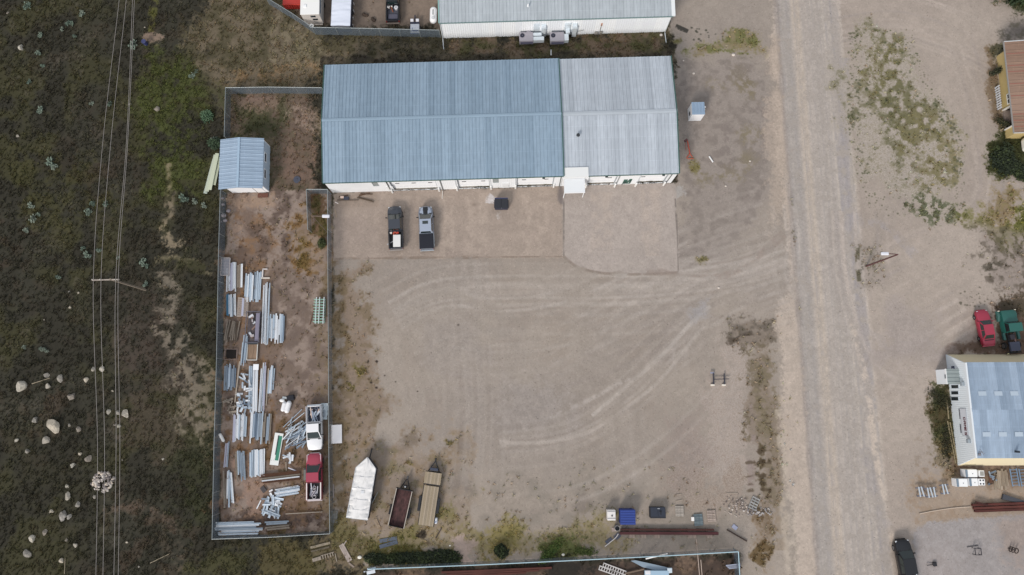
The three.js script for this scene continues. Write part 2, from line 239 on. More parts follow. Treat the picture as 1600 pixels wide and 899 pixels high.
  area([[1178, 800], [1215, 800], [1210, 899], [1180, 880]], [146, 130, 114], { n: 1, f: 0.8, a: 0.7, mot: [[96, 76, 50], 'B', 0.55, 0.8], veg: 0.25 });
  strip([[1195, 812], [1204, 830], [1192, 860], [1180, 880]], 1.1, [92, 74, 46], 0.85, { n: 0.6, f: 0.4, lo: 0.2, veg: 0.6 });
  // gravel pad east of the buildings
  area([[1062, 92], [1150, 80], [1205, 120], [1212, 300], [1175, 360], [1130, 400], [1066, 424]], [148, 138, 130], { n: 1, f: 1, a: 0.9, mot: [[124, 115, 108], 'C', 0.4, 0.85] });
  for (let i = 0, r = rng(91); i < 26; i++) blob(1075 + r() * 120, 110 + r() * 290, 4 + r() * 8, 3 + r() * 6, r() < 0.3 ? [118, 108, 78] : [124, 114, 108], { a: 0.5, n: 0.9, f: 0.9, patch: ['C', 0.25, 0.6] });
  area([[1150, 45], [1190, 48], [1192, 78], [1150, 80], [1085, 92], [1070, 80], [1110, 66]], [128, 116, 84], { n: 0.8, f: 0.6, a: 0.8, veg: 0.45, mot: [[96, 98, 52], 'C', 0.5, 0.8] }); blob(1058, 65, 7, 5, [104, 100, 54], { a: 0.8, veg: 0.8 });
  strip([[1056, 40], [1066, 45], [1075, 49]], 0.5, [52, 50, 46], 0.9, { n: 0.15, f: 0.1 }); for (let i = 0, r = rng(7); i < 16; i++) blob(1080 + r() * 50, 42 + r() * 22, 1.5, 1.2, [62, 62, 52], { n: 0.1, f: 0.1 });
  blob(1097, 406, 6, 3, [104, 96, 56], { a: 0.9, n: 0.3, veg: 0.8 }); blob(1085, 262, 6, 8, [112, 104, 58], { a: 0.8, n: 0.4, veg: 0.7 }); area([[1044, 290], [1066, 288], [1068, 305], [1050, 312]], [168, 164, 160], { a: 0.7, n: 0.6, f: 0.4 });
}
{ // road, verges and the lots across it
  area([[1225, -40], [1700, -40], [1700, 960], [1380, 960], [1340, 500], [1310, 200], [1300, -40]], [169, 157, 146], { n: 0.3, f: 0.4, veg: 0, mot: [[158, 146, 136], 'A', 0.2, 0.8] });
  area([[1205, -40], [1236, -40], [1300, 960], [1252, 960], [1222, 700], [1215, 500], [1232, 440], [1218, 260]], [182, 168, 155], { n: 0.5, f: 0.5, a: 0.85 });
  area([[1205, 60], [1225, 60], [1230, 330], [1200, 380]], [172, 157, 143], { n: 0.7, f: 0.6, a: 0.7 });
  area([[1212, -40], [1308, -40], [1400, 960], [1283, 960]], [171, 161, 152], { n: 0.12, f: 0.15, veg: 0 });
  const L = (t, y) => [1212 + 66 * (y / 899) + t * (96 + 21 * (y / 899)), y];
  const lane = (t, w, c, a, o) => strip([-40, 150, 330, 520, 700, 940].map((y) => L(t, y)), w, c, a, { lo: 0.0, hi: 0.35, n: 0.12, f: 0.4, ...o });
  lane(0.12, 1.5, [156, 149, 143], 0.75); lane(0.31, 0.9, [180, 167, 153], 0.7); lane(0.47, 1.2, [167, 158, 150], 0.7); lane(0.62, 1.4, [160, 152, 145], 0.6, { f: 0.7 }); lane(0.78, 1.0, [172, 163, 154], 0.6, { f: 0.6 }); lane(0.9, 1.3, [157, 149, 143], 0.6, { f: 0.5 }); lane(0.004, 0.3, [136, 128, 124], 0.6, { lo: 0.1 }); lane(1.0, 0.3, [186, 174, 162], 0.6);
  for (let i = 0, r = rng(3); i < 34; i++) lane(r(), 0.06 + r() * 0.14, r() < 0.5 ? [184, 173, 162] : [146, 140, 138], 0.3, { f: 0.1, n: 0.05, lo: 0.2, hi: 0.8 });
  for (const [pts, w, c, a] of [[[[1318, 90], [1322, 300], [1340, 420], [1352, 560], [1362, 640]], 1.1, [150, 144, 144], 0.6], [[[1330, 500], [1346, 560], [1356, 610], [1364, 680], [1380, 780], [1400, 860]], 0.5, [188, 174, 160], 0.8], [[[1330, 330], [1352, 350], [1380, 352], [1402, 370], [1430, 400]], 0.9, [150, 144, 145], 0.45], [[[1350, 700], [1372, 780], [1392, 830]], 0.9, [150, 143, 140], 0.55], [[[1340, 480], [1350, 520], [1400, 540], [1460, 540]], 1.4, [156, 147, 142], 0.4]]) strip(pts, w, c, a, { f: 0.35, n: 0.2 });
  for (let i = 0, r = rng(61); i < 50; i++) { const s = r(), base = s < 0.35 ? [[1342, 330], [1352, 440], [1400, 560], [1480, 545]] : s < 0.6 ? [[1350, 640], [1400, 600], [1430, 520], [1500, 470]] : s < 0.8 ? [[1310, 40], [1400, 30], [1500, 60], [1600, 110]] : [[1490, 60], [1530, 200], [1530, 320], [1420, 380], [1345, 420]]; strip(offset(base, (r() - 0.5) * 9), 0.15 + r() * 0.25, r() < 0.6 ? [182, 170, 160] : [154, 144, 138], 0.22 + r() * 0.25, { world: true, f: 0.15, lo: 0.0, hi: 0.8, nf: 'A', smooth: true }); }
  // weedy island between road and house
  area([[1330, 75], [1352, 45], [1400, 48], [1432, 70], [1450, 120], [1475, 165], [1500, 205], [1512, 250], [1500, 275], [1470, 330], [1440, 338], [1400, 315], [1352, 280], [1335, 240], [1322, 170], [1318, 110]], [180, 170, 160], { n: 1.6, f: 1.2, a: 0.8, mot: [[142, 133, 118], 'W', 0.4, 0.75], veg: 0.06 });
  area([[1355, 70], [1400, 62], [1425, 110], [1445, 160], [1455, 225], [1480, 230], [1470, 295], [1430, 300], [1390, 270], [1370, 210], [1345, 170], [1340, 110]], [122, 115, 94], { n: 2.6, f: 2.2, a: 0.85, mot: [[98, 95, 70], 'E', 0.35, 0.7], veg: 0.2, patch: ['C', 0.15, 0.8] });
  area([[1385, 120], [1410, 110], [1420, 200], [1400, 210]], [100, 97, 68], { n: 2, f: 1.8, a: 0.75, veg: 0.3, patch: ['C', 0.1, 0.75] }); area([[1360, 75], [1400, 80], [1405, 110], [1370, 130], [1350, 110]], [112, 106, 74], { n: 1.4, f: 1.2, a: 0.7, veg: 0.3, patch: ['C', 0.15, 0.8] }); area([[1440, 190], [1480, 205], [1500, 245], [1475, 290], [1440, 290], [1420, 240]], [118, 110, 78], { n: 1.8, f: 1.8, a: 0.75, veg: 0.25, patch: ['C', 0.15, 0.8] }); area([[1405, 312], [1440, 302], [1475, 312], [1480, 335], [1455, 340], [1420, 332]], [92, 94, 72], { n: 0.9, f: 0.8, a: 0.9, patch: ['C', 0.5, 0.6], veg: 0.5 });
  for (let i = 0, q = rng(303); i < 650; i++) { const u = q(), y = 45 + q() * 295, x0 = 1325 + Math.max(0, y - 230) * 0.35, x1 = 1430 + Math.min(80, Math.max(0, y - 70) * 0.5), x = x0 + (u < 0.25 ? q() * 20 : u < 0.5 ? (x1 - x0) - q() * 18 : q() * (x1 - x0)), s = 0.7 + q() * q() * 1.7; blob(x, y, s, s * 0.8, q() < 0.7 ? [92, 90, 72] : [78, 82, 58], { n: 0.05, f: 0.07, a: 0.6 + q() * 0.35 }); }
  for (let i = 0, q = rng(404); i < 260; i++) { const k = q(), x = k < 0.3 ? 1342 + q() * 38 : k < 0.75 ? 1530 + q() * 70 : 1500 + q() * 90, y = k < 0.3 ? 385 + q() * 70 : k < 0.75 ? 340 + q() * 115 : 455 + q() * 25, s = 0.7 + q() * q() * 2; blob(x, y, s, s * 0.8, [84, 80, 68], { n: 0.05, f: 0.07, a: 0.75 }); }
  area([[1335, 380], [1362, 382], [1378, 405], [1380, 450], [1345, 455]], [146, 136, 126], { n: 0.8, f: 0.5, a: 0.8, patch: ['C', 0.2, 0.6], veg: 0.4 }); strip([[1341, 382], [1340, 410], [1343, 440]], 0.4, [80, 76, 58], 0.8, { f: 0.2, lo: 0.2, veg: 0.5 });
  // greenery round the houses on the right
  area([[1540, 75], [1556, 70], [1562, 140], [1572, 215], [1545, 170]], [116, 98, 76], { n: 0.5, f: 0.4, a: 0.85, veg: 0.4 }); area([[1548, 72], [1572, 70], [1572, 82], [1558, 90], [1552, 110]], [74, 72, 52], { n: 0.3, f: 0.3, a: 0.9, veg: 0.6 });
  area([[1545, 230], [1572, 200], [1620, 215], [1620, 285], [1560, 285], [1540, 268]], [52, 56, 26], { n: 1.2, f: 0.6, a: 0.95, veg: 1 }); area([[1545, 285], [1610, 280], [1610, 360], [1560, 370], [1530, 340]], [124, 106, 76], { n: 2, f: 1.2, a: 0.8, veg: 0.4, mot: [[98, 98, 44], 'B', 0.4, 0.75] });
  area([[1575, 310], [1620, 305], [1620, 375], [1580, 370]], [92, 94, 40], { n: 1.2, f: 0.8, a: 0.85, veg: 0.9 }); area([[1530, 360], [1620, 360], [1620, 460], [1540, 450]], [142, 130, 122], { n: 1.5, f: 1, a: 0.7, veg: 0.15, mot: [[88, 80, 70], 'C', 0.5, 0.75] });
  strip([[1530, 420], [1570, 417], [1610, 419]], 0.7, [74, 68, 58], 0.75, { n: 0.3, f: 0.2, lo: 0.25 }); strip([[1540, 438], [1580, 432], [1610, 436]], 0.5, [80, 72, 62], 0.6, { n: 0.3, f: 0.2, lo: 0.3 });
  area([[1545, 468], [1620, 462], [1620, 555], [1500, 556], [1512, 540], [1556, 530]], [86, 68, 56], { n: 0.8, f: 0.5, a: 0.9, veg: 0.2 }); area([[1550, 470], [1620, 462], [1620, 490], [1560, 492]], [78, 70, 56], { n: 0.7, f: 0.5, a: 0.8, veg: 0.5 });
  area([[1478, 540], [1530, 530], [1600, 540], [1600, 556], [1478, 556]], [98, 80, 68], { n: 0.6, f: 0.5, a: 0.8 }); area([[1400, 480], [1470, 500], [1480, 560], [1440, 590], [1370, 560]], [152, 142, 137], { n: 1.5, f: 1.5, a: 0.6 });
  area([[1452, 595], [1484, 598], [1492, 660], [1496, 730], [1480, 742], [1462, 690], [1452, 640]], [66, 56, 30], { n: 0.6, f: 0.4, a: 0.92, veg: 0.7, mot: [[48, 52, 24], 'E', 0.4, 0.7] }); area([[1464, 690], [1494, 720], [1490, 745], [1470, 742]], [108, 96, 68], { n: 0.7, f: 0.5, a: 0.8, veg: 0.5, patch: ['C', 0.2, 0.6] });
  area([[1440, 700], [1480, 720], [1470, 760], [1430, 740]], [160, 148, 138], { a: 0.6, n: 1, f: 0.8, mot: [[126, 114, 100], 'C', 0.5, 0.8] });
  area([[1492, 726], [1620, 722], [1620, 760], [1500, 764]], [98, 80, 66], { n: 0.6, f: 0.5, a: 0.85 }); area([[1430, 750], [1620, 745], [1620, 830], [1440, 830]], [158, 140, 122], { n: 1.2, f: 1, a: 0.7, mot: [[138, 118, 98], 'C', 0.5, 0.8] });
  area([[1424, 828], [1455, 818], [1520, 808], [1620, 806], [1700, 960], [1436, 960]], [160, 151, 147], { n: 0.3, f: 0.25, veg: 0, mot: [[152, 146, 144], 'A', 0.3, 0.8] }); area([[1560, 820], [1610, 815], [1610, 899], [1580, 899]], [148, 130, 118], { n: 1, f: 1.2, a: 0.5 });
  area([[1545, -20], [1620, -20], [1620, 22], [1580, 12], [1550, 4]], [52, 58, 34], { n: 0.9, f: 0.5, a: 0.95, veg: 1 }); area([[1575, 28], [1620, 30], [1620, 66], [1570, 62]], [112, 104, 98], { n: 1, f: 0.8, a: 0.7, mot: [[78, 74, 62], 'C', 0.5, 0.8] });
  strip([[1204, 640], [1214, 700], [1218, 780], [1222, 860]], 0.8, [138, 124, 108], 0.7, { n: 0.5, f: 0.3, lo: 0.3 }); strip([[1215, 640], [1224, 720], [1230, 810], [1240, 899]], 0.9, [176, 164, 150], 0.7, { n: 0.4, f: 0.4 });
}
{ // wheel tracks sweeping through the yard
  const fam = [
    [[[1236, 420], [1160, 440], [1060, 455], [940, 462], [800, 462], [680, 470], [620, 500]], 22, 8], [[[1240, 440], [1150, 480], [1060, 545], [980, 620], [890, 675], [780, 692]], 24, 12],
    [[[1236, 430], [1130, 465], [1020, 525], [900, 575], [780, 590], [700, 580]], 16, 12], [[[640, 640], [618, 560], [640, 490], [720, 452], [850, 445], [1000, 455]], 7, 5],
    [[[716, 408], [718, 520], [724, 640], [716, 760]], 16, 5], [[[738, 408], [742, 520], [746, 640], [740, 780]], 14, 5], [[[660, 408], [664, 520], [672, 640]], 10, 8], [[[995, 640], [1000, 700], [1006, 760]], 7, 3],
    [[[1236, 405], [1200, 420], [1130, 440], [1050, 440], [960, 435]], 14, 5], [[[1240, 470], [1225, 430], [1228, 380], [1222, 320]], 10, 3], [[[850, 470], [820, 560], [840, 650], [930, 690]], 6, 7], [[[1060, 640], [1030, 560], [1050, 500], [1130, 450]], 6, 5],
  ];
  const r = rng(77);
  for (const [pts, n, spread] of fam) for (let i = 0; i < n; i++) {
    const d = (r() + r() - 1) * spread, light = r() < 0.62, a = (0.05 + r() * 0.17) * (pts[0][0] > 1000 ? 1.1 : 0.5), w = 0.1 + r() * 0.34;
    for (const e of [0, 1.65]) strip(offset(pts, d + e), w, light ? [180, 171, 163] : [142, 132, 125], a, { world: true, f: 0.24, lo: 0.0, hi: 0.8, nf: r() < 0.5 ? 'B' : 'A', smooth: true, h: -0.01 });
  }
  strip([[780, 691], [850, 692], [920, 675], [985, 632], [1025, 600], [1060, 560], [1100, 510]], 0.3, [184, 174, 165], 0.5, { f: 0.24, lo: -0.2, hi: 0.7, nf: 'B', smooth: true }); strip([[925, 650], [985, 600], [1040, 550], [1085, 500], [1110, 478]], 0.35, [185, 176, 168], 0.6, { f: 0.2, lo: -0.4, hi: 0.6, nf: 'B', smooth: true }); strip([[855, 655], [930, 620], [985, 590]], 0.3, [184, 175, 168], 0.4, { f: 0.25 });
  strip([[640, 490], [655, 470], [700, 455], [730, 470], [800, 500]], 0.9, [148, 138, 128], 0.55, { f: 0.5, n: 0.2 }); strip([[716, 480], [770, 520], [800, 520]], 0.8, [146, 137, 128], 0.5, { f: 0.5, n: 0.2 });
  area([[650, 500], [740, 520], [760, 560], [680, 580]], [152, 143, 136], { a: 0.5, n: 1.5, f: 1.5 }); area([[800, 600], [900, 600], [880, 660], [780, 660]], [150, 142, 137], { a: 0.5, n: 2, f: 2 }); area([[1075, 480], [1105, 470], [1105, 495], [1080, 505]], [150, 146, 146], { a: 0.7, n: 0.5, f: 0.6 });
}
{
  // pavement in front of the doors
  area([[521, 302], [879, 290], [880, 402], [760, 403], [522, 406]], [160, 146, 134], { n: 0.12, f: 0.1, mot: [[154, 140, 129], 'A', 0.3, 0.8], veg: 0 });
  area([[879, 290], [1056, 285], [1060, 426], [1005, 428], [930, 424], [896, 412], [880, 400]], [168, 157, 149], { n: 0.12, f: 0.1, mot: [[160, 150, 142], 'A', 0.3, 0.8], veg: 0 });
  strip([[522, 405], [640, 403], [760, 402], [878, 401]], 0.22, [128, 114, 102], 0.85, { f: 0.1, n: 0.1 }); strip([[881, 305], [881, 400]], 0.16, [118, 110, 104], 0.85, { f: 0.08 }); strip([[1055, 310], [1058, 360], [1060, 426]], 0.16, [112, 104, 98], 0.85, { f: 0.08, n: 0.05 });
  strip([[880, 400], [900, 416], [935, 426], [1000, 429], [1060, 426]], 0.25, [130, 118, 108], 0.8, { f: 0.15 }); strip([[1010, 424], [1060, 428], [1120, 432], [1160, 420], [1190, 398], [1225, 365]], 0.6, [140, 127, 118], 0.6, { f: 0.3, n: 0.2 });
  area([[525, 345], [560, 342], [580, 362], [560, 380], [526, 386]], [152, 138, 128], { a: 0.6, n: 0.6, f: 0.4 }); area([[522, 306], [585, 303], [586, 318], [524, 324]], [138, 124, 112], { a: 0.7, n: 0.4, f: 0.4 });
  for (const [x, y0, y1] of [[632, 306, 400], [690, 304, 405], [700, 306, 405], [735, 302, 402], [754, 302, 400], [822, 300, 400], [846, 300, 400], [930, 300, 400], [948, 300, 395], [1008, 296, 400], [1024, 296, 400]]) strip([[x, y0], [x + 1, (y0 + y1) / 2], [x, y1]], 0.9, [173, 158, 145], 0.35, { f: 0.5, n: 0.1 });
  blob(780, 304, 13, 6, [140, 132, 122], { a: 0.6, n: 0.3, f: 0.4 }); strip([[771, 306], [766, 312], [765, 318]], 0.7, [196, 192, 192], 0.85, { f: 0.3, n: 0.2, lo: 0, hi: 0.5 }); strip([[778, 330], [780, 338], [776, 340]], 0.4, [184, 178, 174], 0.6, { f: 0.3 });
  for (const [x, y] of [[742, 320], [742, 335], [740, 320], [746, 330]]) blob(x, y, 2, 1.5, [128, 115, 104], { a: 0.7, n: 0.1 });
  blob(876, 305, 3, 14, [112, 104, 102], { a: 0.8, n: 0.2, f: 0.25 });
}
// grain of soil and stones, then the two maps
const groundMap = (() => {
  const d = new Uint8Array(NX * NZ * 4), b = new Uint8Array(NX * NZ * 4);
  for (let k = 0; k < NX * NZ; k++) {
    const g = 1 + (FD[k] - 0.5) * 0.055 + (FW[k] - 0.5) * 0.06 + (FC[k] - 0.5) * 0.06, s = FW[(k * 7 + 3331) % (NX * NZ)] > 0.985 ? 1.12 : FW[(k * 5 + 911) % (NX * NZ)] > 0.985 ? 0.86 : 1;
    d[4 * k] = clamp(gr[k] * g * s, 0, 255); d[4 * k + 1] = clamp(gg[k] * g * s, 0, 255); d[4 * k + 2] = clamp(gb[k] * g * s * 1.005, 0, 255); d[4 * k + 3] = 255;
    const h = 128 + gh[k] * 400 + (FC[k] - 0.5) * (14 + 40 * veg[k]) + (FD[k] - 0.5) * (18 + 40 * veg[k]) + (FW[k] - 0.5) * 14; b[4 * k] = b[4 * k + 1] = b[4 * k + 2] = clamp(h, 0, 255); b[4 * k + 3] = 255;
  }
  return [d, b].map((a, i) => { const t = new THREE.DataTexture(a, NX, NZ); t.magFilter = t.minFilter = THREE.LinearFilter; t.wrapS = t.wrapT = THREE.MirroredRepeatWrapping; if (!i) t.colorSpace = THREE.SRGBColorSpace; t.needsUpdate = true; return t; });
})();
const soil = new THREE.MeshStandardMaterial({ map: groundMap[0], bumpMap: groundMap[1], bumpScale: 0.1, roughness: 0.97 });
function ground(name, pts, y, world) {   // a flat sheet, uv in site metres
  const s = new THREE.Shape((world ? pts.map(([x, z]) => V(x, 0, z)) : pts.map(([x, y]) => P(x, y))).map((p) => new THREE.Vector2(p.x, -p.z)));
  const g = new THREE.ShapeGeometry(s).rotateX(-Math.PI / 2).translate(0, y, 0), p = g.attributes.position, uv = g.attributes.uv;
  for (let i = 0; i < p.count; i++) uv.setXY(i, (p.getX(i) - GX0) / GW, (p.getZ(i) - GZ0) / GD);
  return structure(mesh(name, g, soil));
}
ground('ground', [[-420, 380], [420, 380], [420, -420], [-420, -420]], 0, true);
ground('gravel_yard', [[519, 300], [1056, 284], [1058, 90], [1046, 40], [1046, -30], [1208, -30], [1215, 60], [1228, 330], [1252, 700], [1272, 899], [1156, 899], [1156, 866], [575, 892], [517, 838]].reverse(), 0.004);
ground('gravel_lot', [[1312, -30], [1680, -30], [1680, 930], [1402, 930], [1345, 450]].reverse(), 0.004);
ground('gravel_road', [[1210, -30], [1306, -30], [1398, 930], [1281, 930]].reverse(), 0.008);
ground('asphalt_apron', [[521, 301], [879, 290.2], [880, 402], [760, 403], [522, 406]].reverse(), 0.012);
ground('concrete_apron', [[881, 290.2], [1056, 285], [1060, 426], [1005, 428], [930, 424], [896, 412], [881, 400]].reverse(), 0.016);
ground('parking_lot', [[1424, 828], [1455, 818], [1520, 808], [1680, 806], [1680, 930], [1436, 930]].reverse(), 0.012);
// ---------------------------------------------------------------- buildings
// weathered sheet metal: streaks that run along the sheet (v) and blotches, uv in metres
const sheetTex = dataTex(256, 512, (u, v, i, j) => { const s = 243 + (fbm(LA, u * 40, v * 3, 3) - 0.5) * 14 + (fbm(LB, u * 9, v * 9, 4) - 0.5) * 24 + (LC[(j * 31 + i * 7) & 65535] - 0.5) * 8 + ((v * 5 + 0.5) % 1 > 0.95 ? 14 : 0) - ((v * 5 + 0.5) % 1 > 0.985 && i % 8 < 3 ? 34 : 0); return [s, s, s]; });
const sheet = (r, g, b, rough = 0.5, metal = 0.15) => { const m = M(r, g, b, rough, metal, { name: 'sheet' }); m.map = sheetTex; return m; };
const tint = (c, n, d = 5, rough, metal) => [...Array(n)].map((_, i) => sheet(...c.map((x) => x + (i - (n - 1) / 2) * d * 2 / n), rough, metal));
// one ribbed sheet of width w and length L lying in x/z, ribs standing up in y
function ribbed(w, L, ribs = 3, h = 0.032, du = 0, dv = 0) {
  const prof = [[-w / 2, 0]]; for (let i = 0; i < ribs; i++) { const c = -w / 2 + (i + 0.5) * w / ribs; prof.push([c - 0.075, 0], [c - 0.035, h], [c + 0.035, h], [c + 0.075, 0]); } prof.push([w / 2, 0]);
  const pos = [], uv = [];
  for (let i = 0; i < prof.length - 1; i++) { const [a, ya] = prof[i], [b, yb] = prof[i + 1]; for (const [x, y, z] of [[a, ya, L / 2], [b, yb, L / 2], [b, yb, -L / 2], [a, ya, L / 2], [b, yb, -L / 2], [a, ya, -L / 2]]) { pos.push(x, y, z); uv.push(x / 4 + du, z / 8 + dv); } }
  const g = new THREE.BufferGeometry(); g.setAttribute('position', new THREE.Float32BufferAttribute(pos, 3)); g.setAttribute('uv', new THREE.Float32BufferAttribute(uv, 2)); g.computeVertexNormals(); return g;
}
// covers the slope from the eave (z0, y0) to the ridge (z1, y1), x0..x1, with n sheets
function slope(parent, x0, x1, z0, y0, z1, y1, n, ms, name = 'roof_panel', seed = 1, ribs = 2) {
  const L = Math.hypot(z1 - z0, y1 - y0), w = (x1 - x0) / n, r = rng(seed), gs = [...Array(8)].map(() => ribbed(w, L, ribs, 0.05, r(), Math.floor(r() * 5) * 0.2));
  for (let i = 0; i < n; i++) { const o = mesh(name, gs[Math.floor(r() * 8)], ms[Math.floor(r() * ms.length)], parent); o.position.set(x0 + (i + 0.5) * w, (y0 + y1) / 2, (z0 + z1) / 2); o.rotation.x = z0 > z1 ? Math.atan2(y1 - y0, z0 - z1) : -Math.atan2(y1 - y0, z1 - z0); }
}
const WHITE = M(238, 240, 242, 0.6), GREEN = M(58, 92, 86, 0.5), DARKGLASS = M(40, 48, 54, 0.08, 0, { clearcoat: 1 }), GLASS = M(150, 160, 162, 0.12, 0, { clearcoat: 0.6 });
const wallRibs = (() => { const t = dataTex(64, 4, (u) => { const x = Math.abs((u * 4) % 1 - 0.5); const v = 90 + 130 * sstep(0.3, 0.45, x); return [v, v, v]; }, false); return t; })();
const siding = (r, g, b) => { const m = M(r, g, b, 0.55, 0.05, { name: 'siding', bumpScale: 0.03 }); m.bumpMap = wallRibs; return m; };
const SIDING = siding(242, 245, 248);
// a wall in the x/y plane with openings [x0, x1, y0, y1]; faces +z
function wall(x0, x1, y0, y1, holes, t = 0.16) {
  const s = new THREE.Shape([[x0, y0], [x1, y0], [x1, y1], [x0, y1]].map(([x, y]) => new THREE.Vector2(x, y)));
  for (const [a, b, c, d] of holes) s.holes.push(new THREE.Path([[a, Math.max(c, y0)], [a, d], [b, d], [b, Math.max(c, y0)]].map(([x, y]) => new THREE.Vector2(x, y))));
  return new THREE.ExtrudeGeometry(s, { depth: t, bevelEnabled: false }).translate(0, 0, -t);
}
const MB = thing('metal_workshop', 'long metal workshop with blue grey ribbed roof and three white overhead doors', 'building', V(-1.62, 0, -36.6), 1.73 * R);
const MA = thing('metal_workshop', 'lower metal workshop extension with pale grey roof and white entrance canopy', 'building', V(-1.62, 0, -36.6), 1.73 * R);
const HX = 23.15, HZ = 8.1, SX = 8.05, EAVE = 4.6, RIDGE = 5.55;
const lx = (px) => MB.worldToLocal(P(px, 301 + (px - 521) * (285 - 301) / 529)).x;
const doorMat = [M(244, 246, 248, 0.45), M(238, 241, 245, 0.45)];
function overheadDoor(b, x0, x1, top, slots) {
  const d = new THREE.Group(); d.name = 'overhead_door'; b.add(d); d.position.set((x0 + x1) / 2, 0, HZ - 0.34); const w = x1 - x0, n = 6, h = top / n;
  for (let i = 0; i < n; i++) mesh('door_section', rbox(w, h - 0.012, 0.06, 0.012, 0, (i + 0.5) * h, 0, 1), doorMat[i % 2], d);
  for (const s of slots) mesh('door_window', box(0.55, 0.3, 0.03, s * w, h * 3.5, 0.03), M(84, 92, 98, 0.15, 0, { clearcoat: 1 }), d);
  for (const s of [-1, 1]) mesh('door_track', box(0.08, top, 0.12, s * (w / 2 - 0.05), top / 2, 0.12), M(150, 156, 160, 0.5), d); mesh('weather_strip', box(w, 0.07, 0.09, 0, 0.04, 0.03), M(96, 90, 70, 0.9), d);
}
function shell(b, x0, x1, south, drop, panels, seed) {
  mesh('wall', wall(x0, x1, 0.02, EAVE - drop, south), SIDING, b).position.z = HZ;
  mesh('wall', box(x1 - x0, EAVE - drop, 0.16, (x0 + x1) / 2, (EAVE - drop) / 2, -HZ + 0.08), SIDING, b);
  const gable = (x, t) => { const s = new THREE.Shape([[-HZ + 0.17, 0], [HZ - 0.17, 0], [HZ - 0.17, EAVE - drop], [0, RIDGE - drop - 0.02], [-HZ + 0.17, EAVE - drop]].map(([a, c]) => new THREE.Vector2(a, c))); return new THREE.ExtrudeGeometry(s, { depth: t, bevelEnabled: false }).rotateY(-Math.PI / 2).translate(x + t, 0, 0); };
  mesh('gable_wall', gable(x0, 0.15), SIDING, b); mesh('gable_wall', gable(x1 - 0.15, 0.15), SIDING, b);
  const n = Math.round((x1 - x0) / 0.914), e = 0.12;
  slope(b, x0 - 0.06, x1 + 0.06, HZ + e, EAVE + 0.03 - drop, 0, RIDGE + 0.03 - drop, n, panels, 'roof_panel', seed); slope(b, x0 - 0.06, x1 + 0.06, -HZ - e, EAVE + 0.03 - drop, 0, RIDGE + 0.03 - drop, n, panels, 'roof_panel', seed + 1);
}
const D1 = [lx(615), lx(685)], D2 = [lx(717), lx(766)], D3 = [lx(807), lx(864)], D4 = [lx(917), lx(960)], D5 = [lx(995), lx(1037)];
const W1 = [lx(593.5) - 0.4, lx(593.5) + 0.4], W2 = [lx(775.5) - 0.4, lx(775.5) + 0.4];
const hole = (d, top) => [d[0], d[1], -1, top], wholes = [[W1[0], W1[1], 2.3, 4.1], [W2[0], W2[1], 2.3, 4.1]];
shell(MB, -HX, SX, [hole(D1, 3.9), hole(D2, 3.9), hole(D3, 3.9), ...wholes], 0, tint([148, 169, 187], 5, 8, 0.42, 0.2), 3);
shell(MA, SX + 0.04, HX, [hole(D4, 3.6), hole(D5, 3.6)], 0.22, tint([190, 198, 207], 5, 9, 0.45, 0.15), 9);
overheadDoor(MB, ...D1, 3.9, [-0.36, 0, 0.36]); overheadDoor(MB, ...D2, 3.9, [-0.3, 0.3]); overheadDoor(MB, ...D3, 3.9, [-0.3, 0.3]); overheadDoor(MA, ...D4, 3.6, [0.26]); overheadDoor(MA, ...D5, 3.6, [-0.36]);
for (const w of wholes) { const f = new THREE.Group(); f.name = 'window'; MB.add(f); f.position.set((w[0] + w[1]) / 2, 3.2, HZ - 0.05); mesh('window_pane', box(0.7, 1.7, 0.02), GLASS, f); mesh('window_frame', join([box(0.8, 0.06, 0.1, 0, 0.87), box(0.8, 0.06, 0.1, 0, -0.87), box(0.06, 1.68, 0.1, -0.37), box(0.06, 1.68, 0.1, 0.37)]), M(150, 158, 160, 0.5), f); }
for (const x of [W1[1] + 1.2, W2[1] + 0.9]) { const d = new THREE.Group(); d.name = 'door'; MB.add(d); d.position.set(x, 0, HZ + 0.02); mesh('door_leaf', rbox(0.92, 2.1, 0.05, 0.01, 0, 1.06, 0), M(232, 234, 236, 0.5), d); mesh('handle', cyl(0.02, 0.02, 0.14, 0.36, 1.0, 0.05, 'x', 8), M(90, 92, 94, 0.3, 0.8), d); }
for (const [b, px, h] of [[MB, 847, 4.25], [MA, 942, 4.05], [MA, 1027, 4.05]]) { const l = MB.worldToLocal(P(px, 301 + (px - 521) * (285 - 301) / 529)).x * 1.0; mesh('wall_lamp', rbox(0.34, 0.26, 0.3, 0.04, l * 1.004 + (px > 900 ? -0.1 : 0), h, HZ + 0.15), M(58, 62, 64, 0.5), b); }
mesh('ridge_cap', join([box(SX + HX + 0.2, 0.02, 0.22, (SX - HX) / 2, RIDGE + 0.075, 0.1, 0, 0.117), box(SX + HX + 0.2, 0.02, 0.22, (SX - HX) / 2, RIDGE + 0.075, -0.1, 0, -0.117)]), sheet(152, 174, 192, 0.45), MB);
mesh('ridge_cap', join([box(HX - SX - 0.1, 0.02, 0.3, (SX + HX) / 2 + 0.08, RIDGE - 0.145, 0.14, 0, 0.117), box(HX - SX - 0.1, 0.02, 0.3, (SX + HX) / 2 + 0.08, RIDGE - 0.145, -0.14, 0, -0.117)]), sheet(189, 197, 205, 0.5), MA);
const rake = (b, x, drop, w) => { for (const s of [1, -1]) mesh('rake_trim', bar(V(x, EAVE - drop - 0.02, s * (HZ + 0.13)), V(x, RIDGE - drop - 0.02, s * 0.01), w, 0.24), GREEN, b); };
rake(MB, -HX - 0.12, 0, 0.1); rake(MB, SX + 0.09, 0, 0.14); rake(MA, HX + 0.12, 0.22, 0.14);
